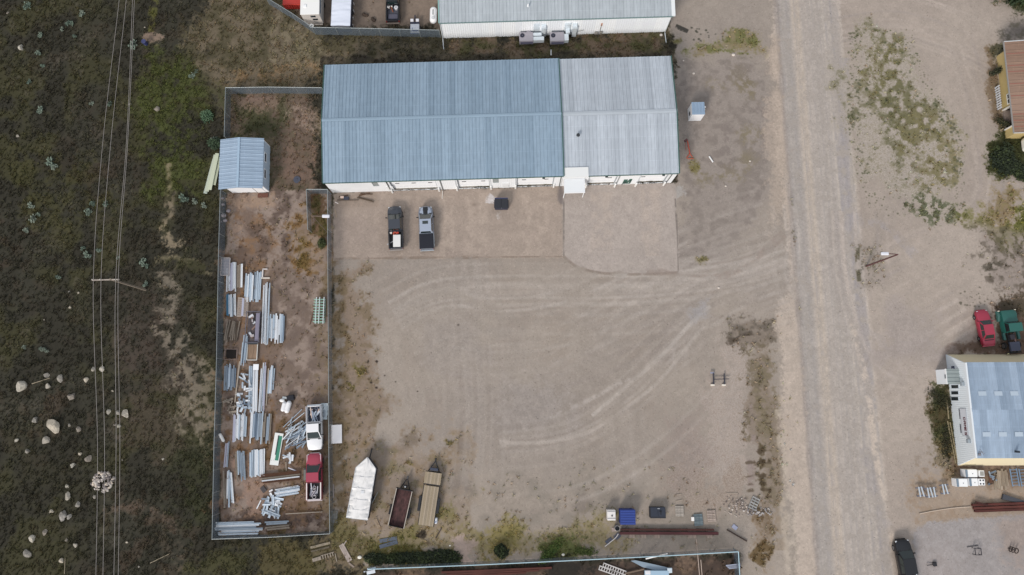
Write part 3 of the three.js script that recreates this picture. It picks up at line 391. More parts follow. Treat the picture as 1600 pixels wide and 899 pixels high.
mesh('gutter', box(SX + HX + 0.1, 0.13, 0.12, (SX - HX) / 2, EAVE - 0.06, HZ + 0.14), GREEN, MB); mesh('gutter', box(HX - lx(914), 0.13, 0.12, (HX + lx(914)) / 2, EAVE - 0.28, HZ + 0.14), GREEN, MA);
mesh('eave_trim', box(SX + HX, 0.12, 0.1, (SX - HX) / 2, EAVE - 0.06, -HZ - 0.1), GREEN, MB); mesh('eave_trim', box(HX - SX - 0.3, 0.12, 0.1, (SX + HX) / 2 + 0.1, EAVE - 0.28, -HZ - 0.1), GREEN, MA);
for (const [b, px, c] of [[MB, 611.5, [96, 96, 92]], [MB, 692, [112, 114, 112]], [MB, 873.5, [110, 114, 112]], [MA, 962, [150, 154, 156]], [MA, 1040, [112, 116, 118]]]) mesh('downspout', box(0.1, EAVE - 0.35, 0.1, lx(px), EAVE / 2 - 0.1, HZ + 0.08), M(...c, 0.5), b);
for (const [px, b] of [[714.5, MB], [767.5, MB], [805.5, MB], [916, MA], [994, MA]]) mesh('corner_trim', box(0.09, 3.8, 0.06, lx(px), 1.95, HZ + 0.03), M(196, 200, 204, 0.5), b);
{ // entrance canopy, parapet flashing above it, emblem, roof vent
  const a = lx(878.5), c = lx(910), m = (a + c) / 2, w = c - a;
  mesh('canopy_roof', bar(V(m, 3.05, HZ + 0.02), V(m, 2.62, HZ + 1.75), w, 0.1), M(214, 218, 222, 0.55), MA); mesh('canopy_fascia', box(w + 0.06, 0.2, 0.05, m, 2.5, HZ + 1.78), WHITE, MA);
  for (const x of [a + 0.08, c - 0.08]) mesh('canopy_post', cyl(0.06, 0.06, 2.45, x, 1.225, HZ + 1.66), WHITE, MA);
  const fl = lx(874.5), fr = lx(914); mesh('parapet_panel', box(fr - fl, 0.62, 0.09, (fl + fr) / 2, EAVE - 0.42, HZ + 0.16), M(226, 229, 230, 0.6), MA); mesh('parapet_cap', bar(V((fl + fr) / 2, EAVE - 0.08, HZ + 0.16), V((fl + fr) / 2, EAVE + 0.08, HZ - 1.0), fr - fl, 0.03), M(220, 222, 222, 0.6), MA);
  mesh('entrance_door', rbox(1.0, 2.1, 0.05, 0.01, m, 1.06, HZ + 0.03), M(150, 156, 158, 0.4), MA);
  const e0 = lx(971.5), s = new THREE.Shape([[0, 0], [1.08, 0], [1.08, 1.9], [0.72, 1.9], [0.62, 1.2], [0.5, 1.2], [0.5, 1.75], [0, 1.75]].map(([x, y]) => new THREE.Vector2(x, y))); s.holes.push(new THREE.Path([[0.7, 0.35], [0.7, 0.75], [0.86, 0.75], [0.86, 0.35]].map(([x, y]) => new THREE.Vector2(x, y))));
  mesh('wall_emblem', new THREE.ExtrudeGeometry(s, { depth: 0.04, bevelEnabled: false }).translate(e0, 0.35, HZ + 0.01), M(56, 96, 84, 0.6), MA);
  mesh('emblem_mark', join([box(0.36, 0.8, 0.02, e0 + 0.28, 0.95, HZ + 0.065), box(0.16, 0.7, 0.02, e0 + 0.95, 1.5, HZ + 0.065)]), M(34, 62, 58, 0.6), MA);
  const v = MB.worldToLocal(P(903, 213, 5)); mesh('roof_vent', join([cyl(0.09, 0.09, 0.7, v.x, 5.1, v.z), box(0.34, 0.04, 0.34, v.x, 4.95, v.z)]), M(214, 216, 218, 0.5), MA); mesh('vent_cap', cyl(0.2, 0.24, 0.2, v.x, 5.5, v.z), M(48, 52, 56, 0.5), MA);
  const u = MB.worldToLocal(P(1060, 174, 4)); mesh('exhaust_hood', rbox(0.5, 0.4, 0.45, 0.05, HX + 0.25, 4.2, u.z), WHITE, MA);
}
{ // the long white building behind, seen over its south wall
  const c = P(692.5, 60), d = P(1031, 50), L = 31.6, B = thing('metal_building', 'long white metal building with two rooftop style units beside its wall', 'building', V(c.x, 0, c.z), Math.atan2(c.z - d.z, d.x - c.x)), H = 4.25, DEP = 20;
  const ms = tint([182, 190, 196], 4, 5, 0.5, 0.05), ws = [M(238, 242, 246, 0.45), M(234, 238, 243, 0.45), M(241, 244, 247, 0.45)], n = 34, w = L / n, g = ribbed(w, H - 0.02, 3, 0.03).rotateX(Math.PI / 2), r = rng(4);
  for (let i = 0; i < n; i++) mesh('wall_panel', g, ws[Math.floor(r() * 3)], B, V((i + 0.5) * w, H / 2 + 0.01, 0));
  mesh('wall_core', box(L - 0.02, H, DEP, L / 2, H / 2, -DEP / 2 - 0.03), WHITE, B);
  slope(B, -0.1, L + 0.1, 0.15, H + 0.06, -DEP / 2, H + 1.1, n, ms, 'roof_panel', 21); slope(B, -0.1, L + 0.1, -DEP - 0.15, H + 0.06, -DEP / 2, H + 1.1, n, ms, 'roof_panel', 22);
  mesh('gutter', box(L + 0.2, 0.14, 0.13, L / 2, H - 0.02, 0.18), M(110, 134, 134, 0.5), B);
  mesh('rake_trim', bar(V(-0.16, H + 0.03, 0.15), V(-0.16, H + 1.1, -DEP / 2), 0.14, 0.22), M(138, 176, 172, 0.5), B); mesh('rake_trim', bar(V(L + 0.16, H + 0.03, 0.15), V(L + 0.16, H + 1.1, -DEP / 2), 0.5, 0.22), M(222, 226, 228, 0.5), B);
  for (const s of [[-10, 1], [-10, 0]]) mesh('gable_wall', prism([V(s[1] ? L - 0.02 : 0, 0, -0.05), V(s[1] ? L : 0.02, 0, -0.05), V(s[1] ? L : 0.02, 0, -DEP), V(s[1] ? L - 0.02 : 0, 0, -DEP)], 0, H), WHITE, B);
  for (const x of [-0.05, L - 0.1]) mesh('downspout', join([cyl(0.06, 0.06, H - 0.2, x, H / 2, 0.12), rod(V(x, 0.1, 0.12), V(x + 0.1, 0.05, 1.7), 0.07)]), M(206, 210, 212, 0.5), B);
  { const p = B.worldToLocal(P(825, 10, 4.7)); mesh('roof_vent', cyl(0.1, 0.14, 0.5, p.x, 4.95, p.z), WHITE, B); }
  // service mast, meter and pipe on the wall
  { const x = B.worldToLocal(P(934, 54)).x; mesh('gas_meter', join([rbox(0.5, 0.45, 0.3, 0.08, x - 0.3, 0.6, 0.25), rbox(0.4, 0.4, 0.3, 0.08, x + 0.35, 0.7, 0.25), cyl(0.03, 0.03, 1.0, x, 0.3, 0.25, 'x', 8), rod(V(x + 0.15, 0.8, 0.2), V(x + 0.2, 2.6, 0.12), 0.04)]), M(132, 128, 122, 0.5, 0.2), B); mesh('meter_sign', box(0.25, 0.7, 0.02, x + 0.25, 2.5, 0.06), M(206, 160, 140, 0.6), B); }
  { const x = B.worldToLocal(P(900, 56)).x; mesh('wall_pipe', join([rod(V(x, 0, 0.35), V(x, 1.3, 0.35), 0.04), rod(V(x, 1.3, 0.35), V(x + 1.0, 1.3, 0.1), 0.035)]), M(150, 152, 150, 0.4, 0.4), B); }
}
// two outdoor air units with silver ducts into the wall
for (const [i, x0] of [[0, 811], [1, 858.5]]) {
  const p = P(x0 + 11, 72), t = thing('air_handling_unit', i ? 'grey air unit with silver ducts nearer the gas meter' : 'grey air unit with silver ducts and a wide silver box beside it', 'air unit', V(p.x, 0, p.z - 0.55), 1.7 * R);
  const g = M(156, 152, 160, 0.6), al = M(222, 230, 236, 0.3, 0.35), dk = M(36, 38, 56, 0.7);
  mesh('cabinet', rbox(1.95, 1.0, 1.3, 0.04, 0, 1.15, 0), g, t); mesh('fan_guard', cyl(0.31, 0.31, 0.05, -0.55, 1.67, -0.15, 'y', 24), dk, t); mesh('fan_hub', cyl(0.08, 0.08, 0.07, -0.55, 1.68, -0.15), M(92, 92, 104, 0.5), t);
  mesh('louvre', box(1.7, 0.5, 0.03, 0.05, 1.05, 0.655), M(98, 96, 118, 0.7), t);
  for (const x of [-0.9, 0.9]) for (const z of [-0.55, 0.55]) mesh('leg', box(0.08, 0.66, 0.08, x, 0.33, z), dk, t);
  if (!i) { mesh('coupling_duct', rbox(1.5, 0.75, 0.55, 0.02, 1.72, 1.2, 0.3), al, t); mesh('coupling_duct', rbox(1.2, 0.75, 0.45, 0.02, 1.55, 1.2, -0.35), al, t); } else { mesh('coupling_duct', rbox(0.6, 0.8, 0.95, 0.02, 1.3, 1.2, 0.1), al, t); mesh('coupling_duct', rbox(0.55, 0.6, 0.7, 0.02, 1.5, 1.5, -0.8), al, t); }
  for (const [x, z, h] of [[1.45, -1.25, 2.9], [2.45, -0.9, 2.5]]) { mesh('riser_duct', rbox(x > 2 ? 0.6 : 0.85, h, 0.6, 0.02, x, h / 2 + 0.3, z), al, t); mesh('elbow_duct', join([rbox(x > 2 ? 0.6 : 0.85, 0.6, 0.62, 0.03, x, h + 0.3, z - 0.35), box(x > 2 ? 0.7 : 0.95, 0.05, 0.05, x, h + 0.1, z + 0.31)]), al, t); }
  if (!i) mesh('filter_box', rbox(0.6, 1.0, 0.6, 0.03, 0.35, 1.0, -0.85), g, t);
}
tag(mesh('drain_pipe', rod(P(861, 78).setY(0.06), P(861, 87).setY(0.06), 0.07), WHITE), 'short white pipe lying below the grey air units', 'pipe');
{ // shed by the fence, its roof running further out over the prairie side
  const t = thing('garden_shed', 'blue grey gable shed standing on the chain link fence line', 'shed', V(-35.8, 0, -31.1), 1.8 * R), hx = 2.5, hz = 3.25, e = 2.35, r = 2.95, rx = -0.65, ms = tint([156, 176, 197], 3, 4, 0.5, 0.1);
  const wl = siding(186, 204, 222);
  for (const [s, w] of [[-1, 2.75], [1, 3.12]]) { const g = ribbed(hz * 2 / 7 * 1.08, Math.hypot(w, r - e), 2, 0.04), a = Math.atan2(r - e, w); for (let i = 0; i < 7; i++) { const o = mesh('roof_panel', g, ms[(i * 2 + (s > 0 ? 1 : 0)) % 3], t); o.position.set(rx + s * w / 2, (r + e) / 2 + 0.06, (i - 3) * hz * 2 / 7 * 1.08); o.rotation.set(0, Math.PI / 2, 0); o.rotateX(s > 0 ? a : -a); } }
  mesh('ridge_cap', box(0.3, 0.04, hz * 2.14, rx, r + 0.1, 0), sheet(172, 196, 218), t);
  mesh('wall', box(0.1, e - 0.02, hz * 2 - 0.2, hx - 0.05, e / 2, 0), wl, t); mesh('wall', box(0.1, e - 0.02, hz * 2 - 0.2, -hx + 0.05, e / 2, 0), wl, t);
  for (const s of [-1, 1]) mesh('gable_wall', new THREE.ExtrudeGeometry(new THREE.Shape([[-hx, 0], [hx, 0], [hx, e - 0.02], [rx, r - 0.02], [-hx, e + 0.16]].map(([x, y]) => new THREE.Vector2(x, y))), { depth: 0.1, bevelEnabled: false }).translate(0, 0, s > 0 ? hz - 0.1 : -hz), M(238, 240, 244, 0.6), t);
  for (const z of [-1.0, 1.3]) { const w = new THREE.Group(); w.name = 'window'; w.position.set(hx + 0.01, 1.8, z); t.add(w); mesh('window_pane', box(0.02, 0.6, 1.15), M(62, 80, 100, 0.1, 0, { clearcoat: 1 }), w); mesh('window_frame', join([box(0.05, 0.1, 1.36, 0, 0.35), box(0.05, 0.1, 1.36, 0, -0.35), box(0.05, 0.58, 0.1, 0, 0, 0.63), box(0.05, 0.58, 0.1, 0, 0, -0.63)]), WHITE, w); }
  mesh('door', rbox(1.1, 2.0, 0.06, 0.01, 1.55, 1.0, hz + 0.03), M(242, 243, 245, 0.5), t); mesh('door_trim', box(0.06, 2.05, 0.05, 0.94, 1.02, hz + 0.03), M(90, 92, 96, 0.6), t); mesh('step', rbox(1.4, 0.16, 0.55, 0.02, 1.7, 0.08, hz + 0.5), M(102, 66, 54, 0.85), t);
}
{ // white fronted building across the road, side walls leaning in
  const t = thing('metal_building', 'white fronted metal building with cream leaning sides and a sign on its facade', 'building', V(57.05, 0, 1.35), 0.2 * R), H = 3.5, zb = 7.1, zt = 5.85, L = 22;
  const F = (z, y, x = 0) => V(x, y, z), fr = M(208, 218, 226, 0.6), cream = M(224, 212, 180, 0.65);
  mesh('facade', plate([F(-zb, 0), F(zb, 0), F(zt, H), F(-zt, H)], 0.15), siding(226, 234, 240), t); mesh('gable_filler', plate([F(-zt, H - 0.02, 0.17), F(zt, H - 0.02, 0.17), F(0, H + 0.27, 0.17)], 0.03), M(200, 210, 220, 0.6), t); mesh('facade_cap', bar(F(-zt, H + 0.1, 0.08), F(zt, H + 0.1, 0.08), 0.2, 0.34), M(224, 230, 235, 0.5), t);
  mesh('side_wall', plate([F(zb, 0, 0.16), F(zb, 0, L), F(zt, H, L), F(zt, H, 0.16)], 0.1), cream, t); mesh('side_wall', plate([F(-zb, 0, L), F(-zb, 0, 0.16), F(-zt, H, 0.16), F(-zt, H, L)], 0.1), cream, t);
  const ms = tint([160, 178, 198], 4, 14, 0.4, 0.2); slope(t, 0.14, L, zt + 0.05, H + 0.02, 0, H + 0.28, 24, ms, 'roof_panel', 31); slope(t, 0.14, L, -zt - 0.05, H + 0.02, 0, H + 0.28, 24, ms, 'roof_panel', 32);
  for (let i = 0; i < 6; i++) for (const [z, y] of [[-2.0, H + 0.245], [3.0, H + 0.2]]) mesh('skylight', box(1.0, 0.02, 0.55, 1.7 + i * 2.0, y, z, 0, z > 0 ? 0.045 : -0.045), M(176, 190, 204, 0.4), t);
  const pane = (px0, py0, px1, py1) => { const y = (px0 - 1478 - 0.115 * (py0 - 554)) / 29 * H, y2 = (px1 - 1478 - 0.115 * (py0 - 554)) / 29 * H, a = t.worldToLocal(P((px0 + px1) / 2, py0, (y + y2) / 2)).z, b = t.worldToLocal(P((px0 + px1) / 2, py1, (y + y2) / 2)).z; return [y, y2, a, b]; };
  for (const [a, b] of [[602, 607], [612, 616.5], [621, 626]]) { const [y, y2, z, z2] = pane(1488, a, 1499.5, b), w = new THREE.Group(); w.name = 'window'; t.add(w); w.position.set(-0.02, (y + y2) / 2, (z + z2) / 2); mesh('window_pane', box(0.04, y2 - y, z2 - z), DARKGLASS, w); mesh('window_frame', join([box(0.06, 0.05, z2 - z + 0.1, 0, (y2 - y) / 2 + 0.02), box(0.06, 0.05, z2 - z + 0.1, 0, -(y2 - y) / 2 - 0.02)]), M(180, 190, 198, 0.5), w); }
  mesh('facade_plaque', box(0.05, 0.55, 0.95, -0.03, 1.25, -5.05), M(44, 52, 84, 0.6), t); mesh('plaque_lettering', box(0.02, 0.2, 0.5, -0.065, 1.28, -5.05), M(190, 196, 206, 0.6), t);
  { const g = mesh('sign_board', box(0.06, 1.15, 3.35, -0.04, 2.35, 1.55), M(206, 210, 218, 0.6), t); mesh('sign_frame', join([box(0.04, 0.05, 3.35, -0.05, 2.92, 1.55), box(0.04, 0.05, 3.35, -0.05, 1.78, 1.55), box(0.04, 1.1, 0.05, -0.05, 2.35, -0.12), box(0.04, 1.1, 0.05, -0.05, 2.35, 3.22)]), M(172, 176, 184, 0.6), t); const red = M(92, 44, 52, 0.7);
    const glyph = (z, p) => mesh('sign_letter', join(p.map(([a, b, c, d]) => box(0.02, d - b, c - a, -0.085, 2.3 + (b + d) / 2, z + (a + c) / 2))), red, g.parent);
    glyph(0.95, [[0, 0, 0.1, 0.4], [0.1, 0, 0.3, 0.08], [0.1, 0.32, 0.3, 0.4], [0.3, 0.06, 0.38, 0.34]]); glyph(1.42, [[0, 0, 0.1, 0.4], [0.12, 0.3, 0.3, 0.4], [0.12, 0.14, 0.3, 0.22], [0.28, 0, 0.38, 0.4]]); glyph(1.88, [[0, 0, 0.1, 0.4], [0.1, 0.18, 0.28, 0.3], [0.26, 0, 0.38, 0.4]]); glyph(2.3, [[0, 0, 0.1, 0.4], [0.1, 0.3, 0.34, 0.4], [0.1, 0.15, 0.3, 0.24], [0.1, 0, 0.34, 0.08]]); glyph(2.8, [[0, 0.3, 0.34, 0.4], [0, 0.18, 0.1, 0.3], [0, 0.15, 0.34, 0.23], [0.24, 0.05, 0.34, 0.16], [0, 0, 0.34, 0.07]]);
    mesh('sign_underline', join([box(0.03, 0.1, 1.3, -0.05, 1.6, 0.55), box(0.03, 0.16, 1.1, -0.05, 1.52, 2.4)]), M(72, 70, 82, 0.7), t); }
  for (const z of [-3.2, 3.85]) mesh('flood_lamp', rbox(0.34, 0.42, 0.5, 0.06, -0.2, 3.0, z), M(150, 160, 168, 0.5), t);
  { const a = t.worldToLocal(P(1462, 578)), z = a.z + 0.95; mesh('porch_wall', rbox(1.5, 2.05, 1.85, 0.02, -0.8, 1.03, z), M(224, 230, 236, 0.6), t); const g = ribbed(0.48, 1.85, 1, 0.06).rotateY(Math.PI / 2); for (let i = 0; i < 4; i++) { const o = mesh('porch_roof_panel', g, sheet(150, 160, 160, 0.5), t); o.position.set(-0.62, 2.28, z + (i - 1.5) * 0.48); o.rotation.z = 0.12; } mesh('porch_fascia', box(0.06, 0.24, 1.95, -1.57, 2.1, z), WHITE, t); mesh('porch_notice', box(0.03, 0.3, 0.5, -1.61, 2.0, z), M(130, 136, 142, 0.6), t); }
  { const p = t.worldToLocal(P(1588, 706, 3.7)); mesh('roof_pipe', cyl(0.13, 0.13, 0.7, p.x, 3.9, p.z), M(44, 50, 58, 0.6), t); const q = t.worldToLocal(P(1531, 706, 3.7)); mesh('antenna', join([rod(V(q.x, 3.5, q.z), V(q.x, 4.3, q.z), 0.03), rod(V(q.x - 0.3, 4.1, q.z), V(q.x + 0.3, 4.2, q.z + 0.2), 0.025), rod(V(q.x, 3.9, q.z - 0.3), V(q.x + 0.2, 4.1, q.z + 0.4), 0.025), rbox(0.3, 0.2, 0.3, 0.05, q.x, 3.65, q.z + 0.35)]), M(128, 126, 132, 0.5), t); }
}
{ // yellow house
  const t = thing('yellow_house', 'yellow house with brown ribbed roof and white trimmed window', 'house', V(68.45, 0, -41.7), -0.7 * R), L = 14, hz = 6.1, e = 3.0, ye = M(190, 170, 118, 0.75);
  const br = tint([148, 122, 106], 4, 8, 0.9, 0);
  mesh('wall', box(0.2, e, hz * 2 - 4.0, 0.1, e / 2, -2.0), ye, t); mesh('wall', box(0.2, e, 1.2, 0.1, e / 2, hz - 0.6), ye, t); mesh('wall', box(0.2, 0.4, 2.78, 0.1, e - 0.2, hz - 2.6), ye, t);
  mesh('wall', box(L, e, 0.2, L / 2 + 0.2, e / 2, -hz + 0.1), ye, t); mesh('wall', box(L, e, 0.2, L / 2 + 0.2, e / 2, hz - 0.1), ye, t);
  mesh('porch_back_wall', box(0.1, e, 2.78, 1.0, e / 2, hz - 2.6), M(120, 84, 74, 0.8), t); mesh('porch_floor', box(0.95, 0.3, 2.76, 0.46, 0.15, hz - 2.6), M(138, 126, 118, 0.8), t); mesh('porch_door', box(0.05, 2.1, 0.9, 0.92, 1.35, hz - 2.9), M(104, 62, 58, 0.6), t);
  for (const z of [hz - 4.05, hz - 1.2]) mesh('corner_board', box(0.26, e, 0.16, 0.0, e / 2, z), M(226, 224, 218, 0.6), t);
  const w = new THREE.Group(); w.name = 'window'; w.position.set(-0.02, 1.75, 0.9); t.add(w); mesh('window_frame', join([box(0.08, 0.14, 1.5, 0, 0.6), box(0.08, 0.14, 1.5, 0, -0.6), box(0.08, 1.06, 0.12, 0, 0, 0.69), box(0.08, 1.06, 0.12, 0, 0, -0.69), box(0.07, 1.06, 0.1)]), M(230, 230, 226, 0.5), w); for (const z of [-0.34, 0.34]) mesh('window_pane', box(0.04, 1.04, 0.56, 0, 0, z), DARKGLASS, w);
  const n = 15, SL = L / 2 + 1.1, pg = [...Array(5)].map((_, i) => ribbed((hz * 2 + 0.9) / n, Math.hypot(SL, 1.28), 1, 0.05, i * 0.21, i * 0.37)), a = Math.atan2(1.28, SL), rr = rng(17);   // long roofing strips running down the slope
  const seam = M(146, 96, 84, 0.8); for (let i = 0; i < n; i++) { const o = mesh('roof_panel', pg[i % 5], br[(i * 7 + (i % 3)) % 4], t); o.position.set(-1.1 + SL / 2, e + 0.75, (i - (n - 1) / 2) * (hz * 2 + 0.9) / n); o.rotation.set(0, -Math.PI / 2, 0); o.rotateX(a); if (rr() < 0.5) mesh('rust_seam', bar(V(-1.0, e + 0.14, o.position.z + 0.44), V(L / 2 - 0.3, e + 1.37, o.position.z + 0.44), 0.1, 0.03), seam, t); }
  mesh('roof_deck', plate([V(-1.1, e + 0.06, hz + 0.4), V(L / 2, e + 1.34, hz + 0.4), V(L / 2, e + 1.34, -hz - 0.4), V(-1.1, e + 0.06, -hz - 0.4)], 0.06), M(120, 104, 92, 0.9), t); mesh('roof_deck', plate([V(L / 2, e + 1.34, hz + 0.4), V(L + 1.2, e + 0.06, hz + 0.4), V(L + 1.2, e + 0.06, -hz - 0.4), V(L / 2, e + 1.34, -hz - 0.4)], 0.06), M(134, 112, 98, 0.9), t);
  mesh('fascia', bar(V(-1.13, e + 0.1, -hz - 0.48), V(L / 2, e + 1.4, -hz - 0.48), 0.08, 0.22), M(196, 200, 204, 0.6), t); mesh('fascia', bar(V(-1.13, e + 0.1, hz + 0.48), V(L / 2, e + 1.4, hz + 0.48), 0.08, 0.2), M(196, 192, 186, 0.6), t); mesh('eave_board', box(0.06, 0.2, hz * 2 + 0.9, -1.14, e + 0.06, 0), M(150, 150, 150, 0.7), t);
  // picket rail by the wall
  const k = thing('picket_railing', 'short white picket railing at the yellow house wall', 'railing', t.localToWorld(V(-0.75, 0, 0.3)), -0.7 * R); mesh('rail', join([box(0.05, 0.07, 3.4, 0, 0.75, 0), box(0.05, 0.07, 3.4, 0, 0.2, 0)]), M(190, 194, 200, 0.6), k); for (let i = 0; i < 10; i++) mesh('picket', box(0.1, 0.9, 0.14, 0.03, 0.45, -1.6 + i * 0.355), M(206, 210, 216, 0.6), k);
}
// posts that guard the doors
for (const [x, y, w] of [[613.5, 301, 'left jamb of the widest overhead door'], [686.5, 298.5, 'right jamb of the widest overhead door'], [714.5, 297.5, 'left jamb of the middle workshop door'], [767.5, 295.5, 'right jamb of the middle workshop door'], [805.5, 294.5, 'left jamb of the workshop door beside the canopy'], [865, 292.5, 'right jamb of the workshop door beside the canopy'], [915, 293, 'door jamb just right of the entrance canopy'], [960, 292, 'door jamb left of the green emblem'], [992.5, 291, 'door jamb right of the green emblem'], [1036.5, 289.5, 'outer jamb of the last extension door']]) {
  const t = thing('bollard', 'white bollard at the ' + w, 'bollard', P(x, y), 0, 'white bollards in front of the overhead doors'); mesh('post', cyl(0.13, 0.13, 1.15, 0, 0.575, 0), M(232, 232, 230, 0.5), t); mesh('cap', new THREE.SphereGeometry(0.13, 14, 6, 0, Math.PI * 2, 0, Math.PI / 2).translate(0, 1.15, 0), M(236, 236, 234, 0.5), t);
}
tag(mesh('drain_pipe', rod(P(691.5, 298.5).setY(0.1), P(691, 311).setY(0.06), 0.06), M(214, 208, 200, 0.6)), 'thin downspout extension pipe running out on the apron', 'pipe');
// ---------------------------------------------------------------- vehicles (front towards -z)
const GLASSV = M(26, 40, 40, 0.04, 0, { clearcoat: 1, clearcoatRoughness: 0.03 }), TYRE = M(30, 30, 32, 0.9), RIM = M(150, 152, 156, 0.35, 0.8), BLACK = M(26, 27, 30, 0.6), CHROME = M(200, 204, 208, 0.2, 0.9), LENS = M(214, 220, 226, 0.1, 0, { clearcoat: 1 }), TAIL = M(130, 24, 26, 0.25, 0, { clearcoat: 1 });
const paint = (r, g, b, rough = 0.32) => M(r, g, b, rough, 0.1, { clearcoat: 0.4, clearcoatRoughness: 0.1 });
// skin over rounded cross sections {z, w half width, b bottom, t top, r corner, c crown}
function loft(sec) {
  const ring = (s) => { const r = Math.min(s.r ?? 0.12, s.w * 0.9, (s.t - s.b) * 0.9), c = s.c ?? 0.03; return [[-s.w * 0.94, s.b], [-s.w, s.b + r * 0.6], [-s.w, s.t - r], [-s.w + r * 0.29, s.t - r * 0.29], [-s.w + r, s.t], [-s.w * 0.4, s.t + c], [s.w * 0.4, s.t + c], [s.w - r, s.t], [s.w - r * 0.29, s.t - r * 0.29], [s.w, s.t - r], [s.w, s.b + r * 0.6], [s.w * 0.94, s.b]].map(([x, y]) => V(x, y, s.z)); };
  const q = sec.map(ring), pos = [], tri = (...p) => p.forEach((v) => pos.push(v.x, v.y, v.z)), n = q[0].length;
  for (let i = 0; i < q.length - 1; i++) for (let k = 0; k < n; k++) { const l = (k + 1) % n; tri(q[i][k], q[i + 1][l], q[i + 1][k]); tri(q[i][k], q[i][l], q[i + 1][l]); }
  for (let k = 1; k < n - 1; k++) { tri(q[0][0], q[0][k + 1], q[0][k]); const e = q[q.length - 1]; tri(e[0], e[k], e[k + 1]); }
  const g = new THREE.BufferGeometry(); g.setAttribute('position', new THREE.Float32BufferAttribute(pos, 3)); g.setAttribute('uv', new THREE.Float32BufferAttribute(new Float32Array(pos.length / 3 * 2), 2)); g.computeVertexNormals();
  return toCreasedNormals(g, 0.75);
}
function cabin(t, pm, { z0, z1, r0, r1, y0, y1, wb, wr, side = 2 }) { // greenhouse with panes set on it
  const A = [V(-wb, y0, z0), V(wb, y0, z0), V(wb, y0, z1), V(-wb, y0, z1)], B = [V(-wr, y1, r0), V(wr, y1, r0), V(wr, y1, r1), V(-wr, y1, r1)];
  const pos = [], tri = (...p) => p.forEach((v) => pos.push(v.x, v.y, v.z)); for (let i = 0; i < 4; i++) { const j = (i + 1) % 4; tri(A[i], B[i], B[j]); tri(A[i], B[j], A[j]); }
  const g = new THREE.BufferGeometry(); g.setAttribute('position', new THREE.Float32BufferAttribute(pos, 3)); g.setAttribute('uv', new THREE.Float32BufferAttribute(new Float32Array(pos.length / 3 * 2), 2)); g.computeVertexNormals(); mesh('cab_frame', g, pm, t);
  const roof = mesh('roof', rbox(wr * 2 + 0.06, 0.09, r1 - r0 + 0.1, 0.045, 0, y1, (r0 + r1) / 2, 3), pm, t);
  const pane = (name, i, u0, u1, v0, v1) => { const j = (i + 1) % 4, at = (u, v) => A[i].clone().lerp(A[j], u).lerp(B[i].clone().lerp(B[j], u), v), c = [at(u0, v0), at(u0, v1), at(u1, v1), at(u1, v0)], n = V().crossVectors(V().subVectors(c[1], c[0]), V().subVectors(c[3], c[0])).normalize(), mid = c.reduce((s, p) => s.add(p), V()).multiplyScalar(0.25); if (n.dot(mid.clone().sub(V(0, mid.y - 0.2, (z0 + z1) / 2))) < 0) n.negate(); mesh(name, plate(c.map((p) => p.addScaledVector(n, 0.012)), 0.01), GLASSV, t); };
  pane('windshield', 0, 0.05, 0.95, 0.08, 0.97); pane('rear_window', 2, 0.1, 0.9, 0.2, 0.92);
  for (const i of [1, 3]) for (let k = 0; k < side; k++) pane('side_window', i, 0.06 + k * 0.9 / side, 0.02 + (k + 1) * 0.9 / side, 0.14, 0.92);
  return roof;
}
function wheels(t, zs, w, r = 0.4) { const tg = new THREE.TorusGeometry(r - 0.1, 0.115, 8, 18).rotateY(Math.PI / 2), rg = cyl(r - 0.14, r - 0.14, 0.18, 0, 0, 0, 'x', 14); for (const z of zs) for (const s of [-1, 1]) { const o = new THREE.Group(); o.name = 'wheel'; o.position.set(s * w, r, z); t.add(o); mesh('tyre', tg, TYRE, o); mesh('rim', rg, RIM, o); } }
function trimmings(t, L, w, y, zm, opt = {}) {
  for (const s of [-1, 1]) { const m = new THREE.Group(); m.name = 'mirror'; m.position.set(s * (w + 0.13), y + 0.12, zm); t.add(m); mesh('mirror_shell', rbox(0.26, 0.2, 0.14, 0.05), opt.mirror ?? BLACK, m);
    mesh('headlight', rbox(0.3, 0.18, 0.2, 0.06, s * (w - 0.3), y - 0.2, -L / 2 + 0.16), LENS, t); mesh('taillight', rbox(0.14, 0.34, 0.08, 0.02, s * (w - 0.09), y - 0.16, L / 2 - 0.01), TAIL, t); }
  mesh('front_bumper', rbox(w * 1.35, 0.26, 0.24, 0.12, 0, 0.55, -L / 2 + 0.02), opt.bumper ?? BLACK, t); mesh('rear_bumper', rbox(w * 1.9, 0.2, 0.22, 0.05, 0, 0.58, L / 2 + 0.08), opt.rear ?? opt.bumper ?? CHROME, t);
}
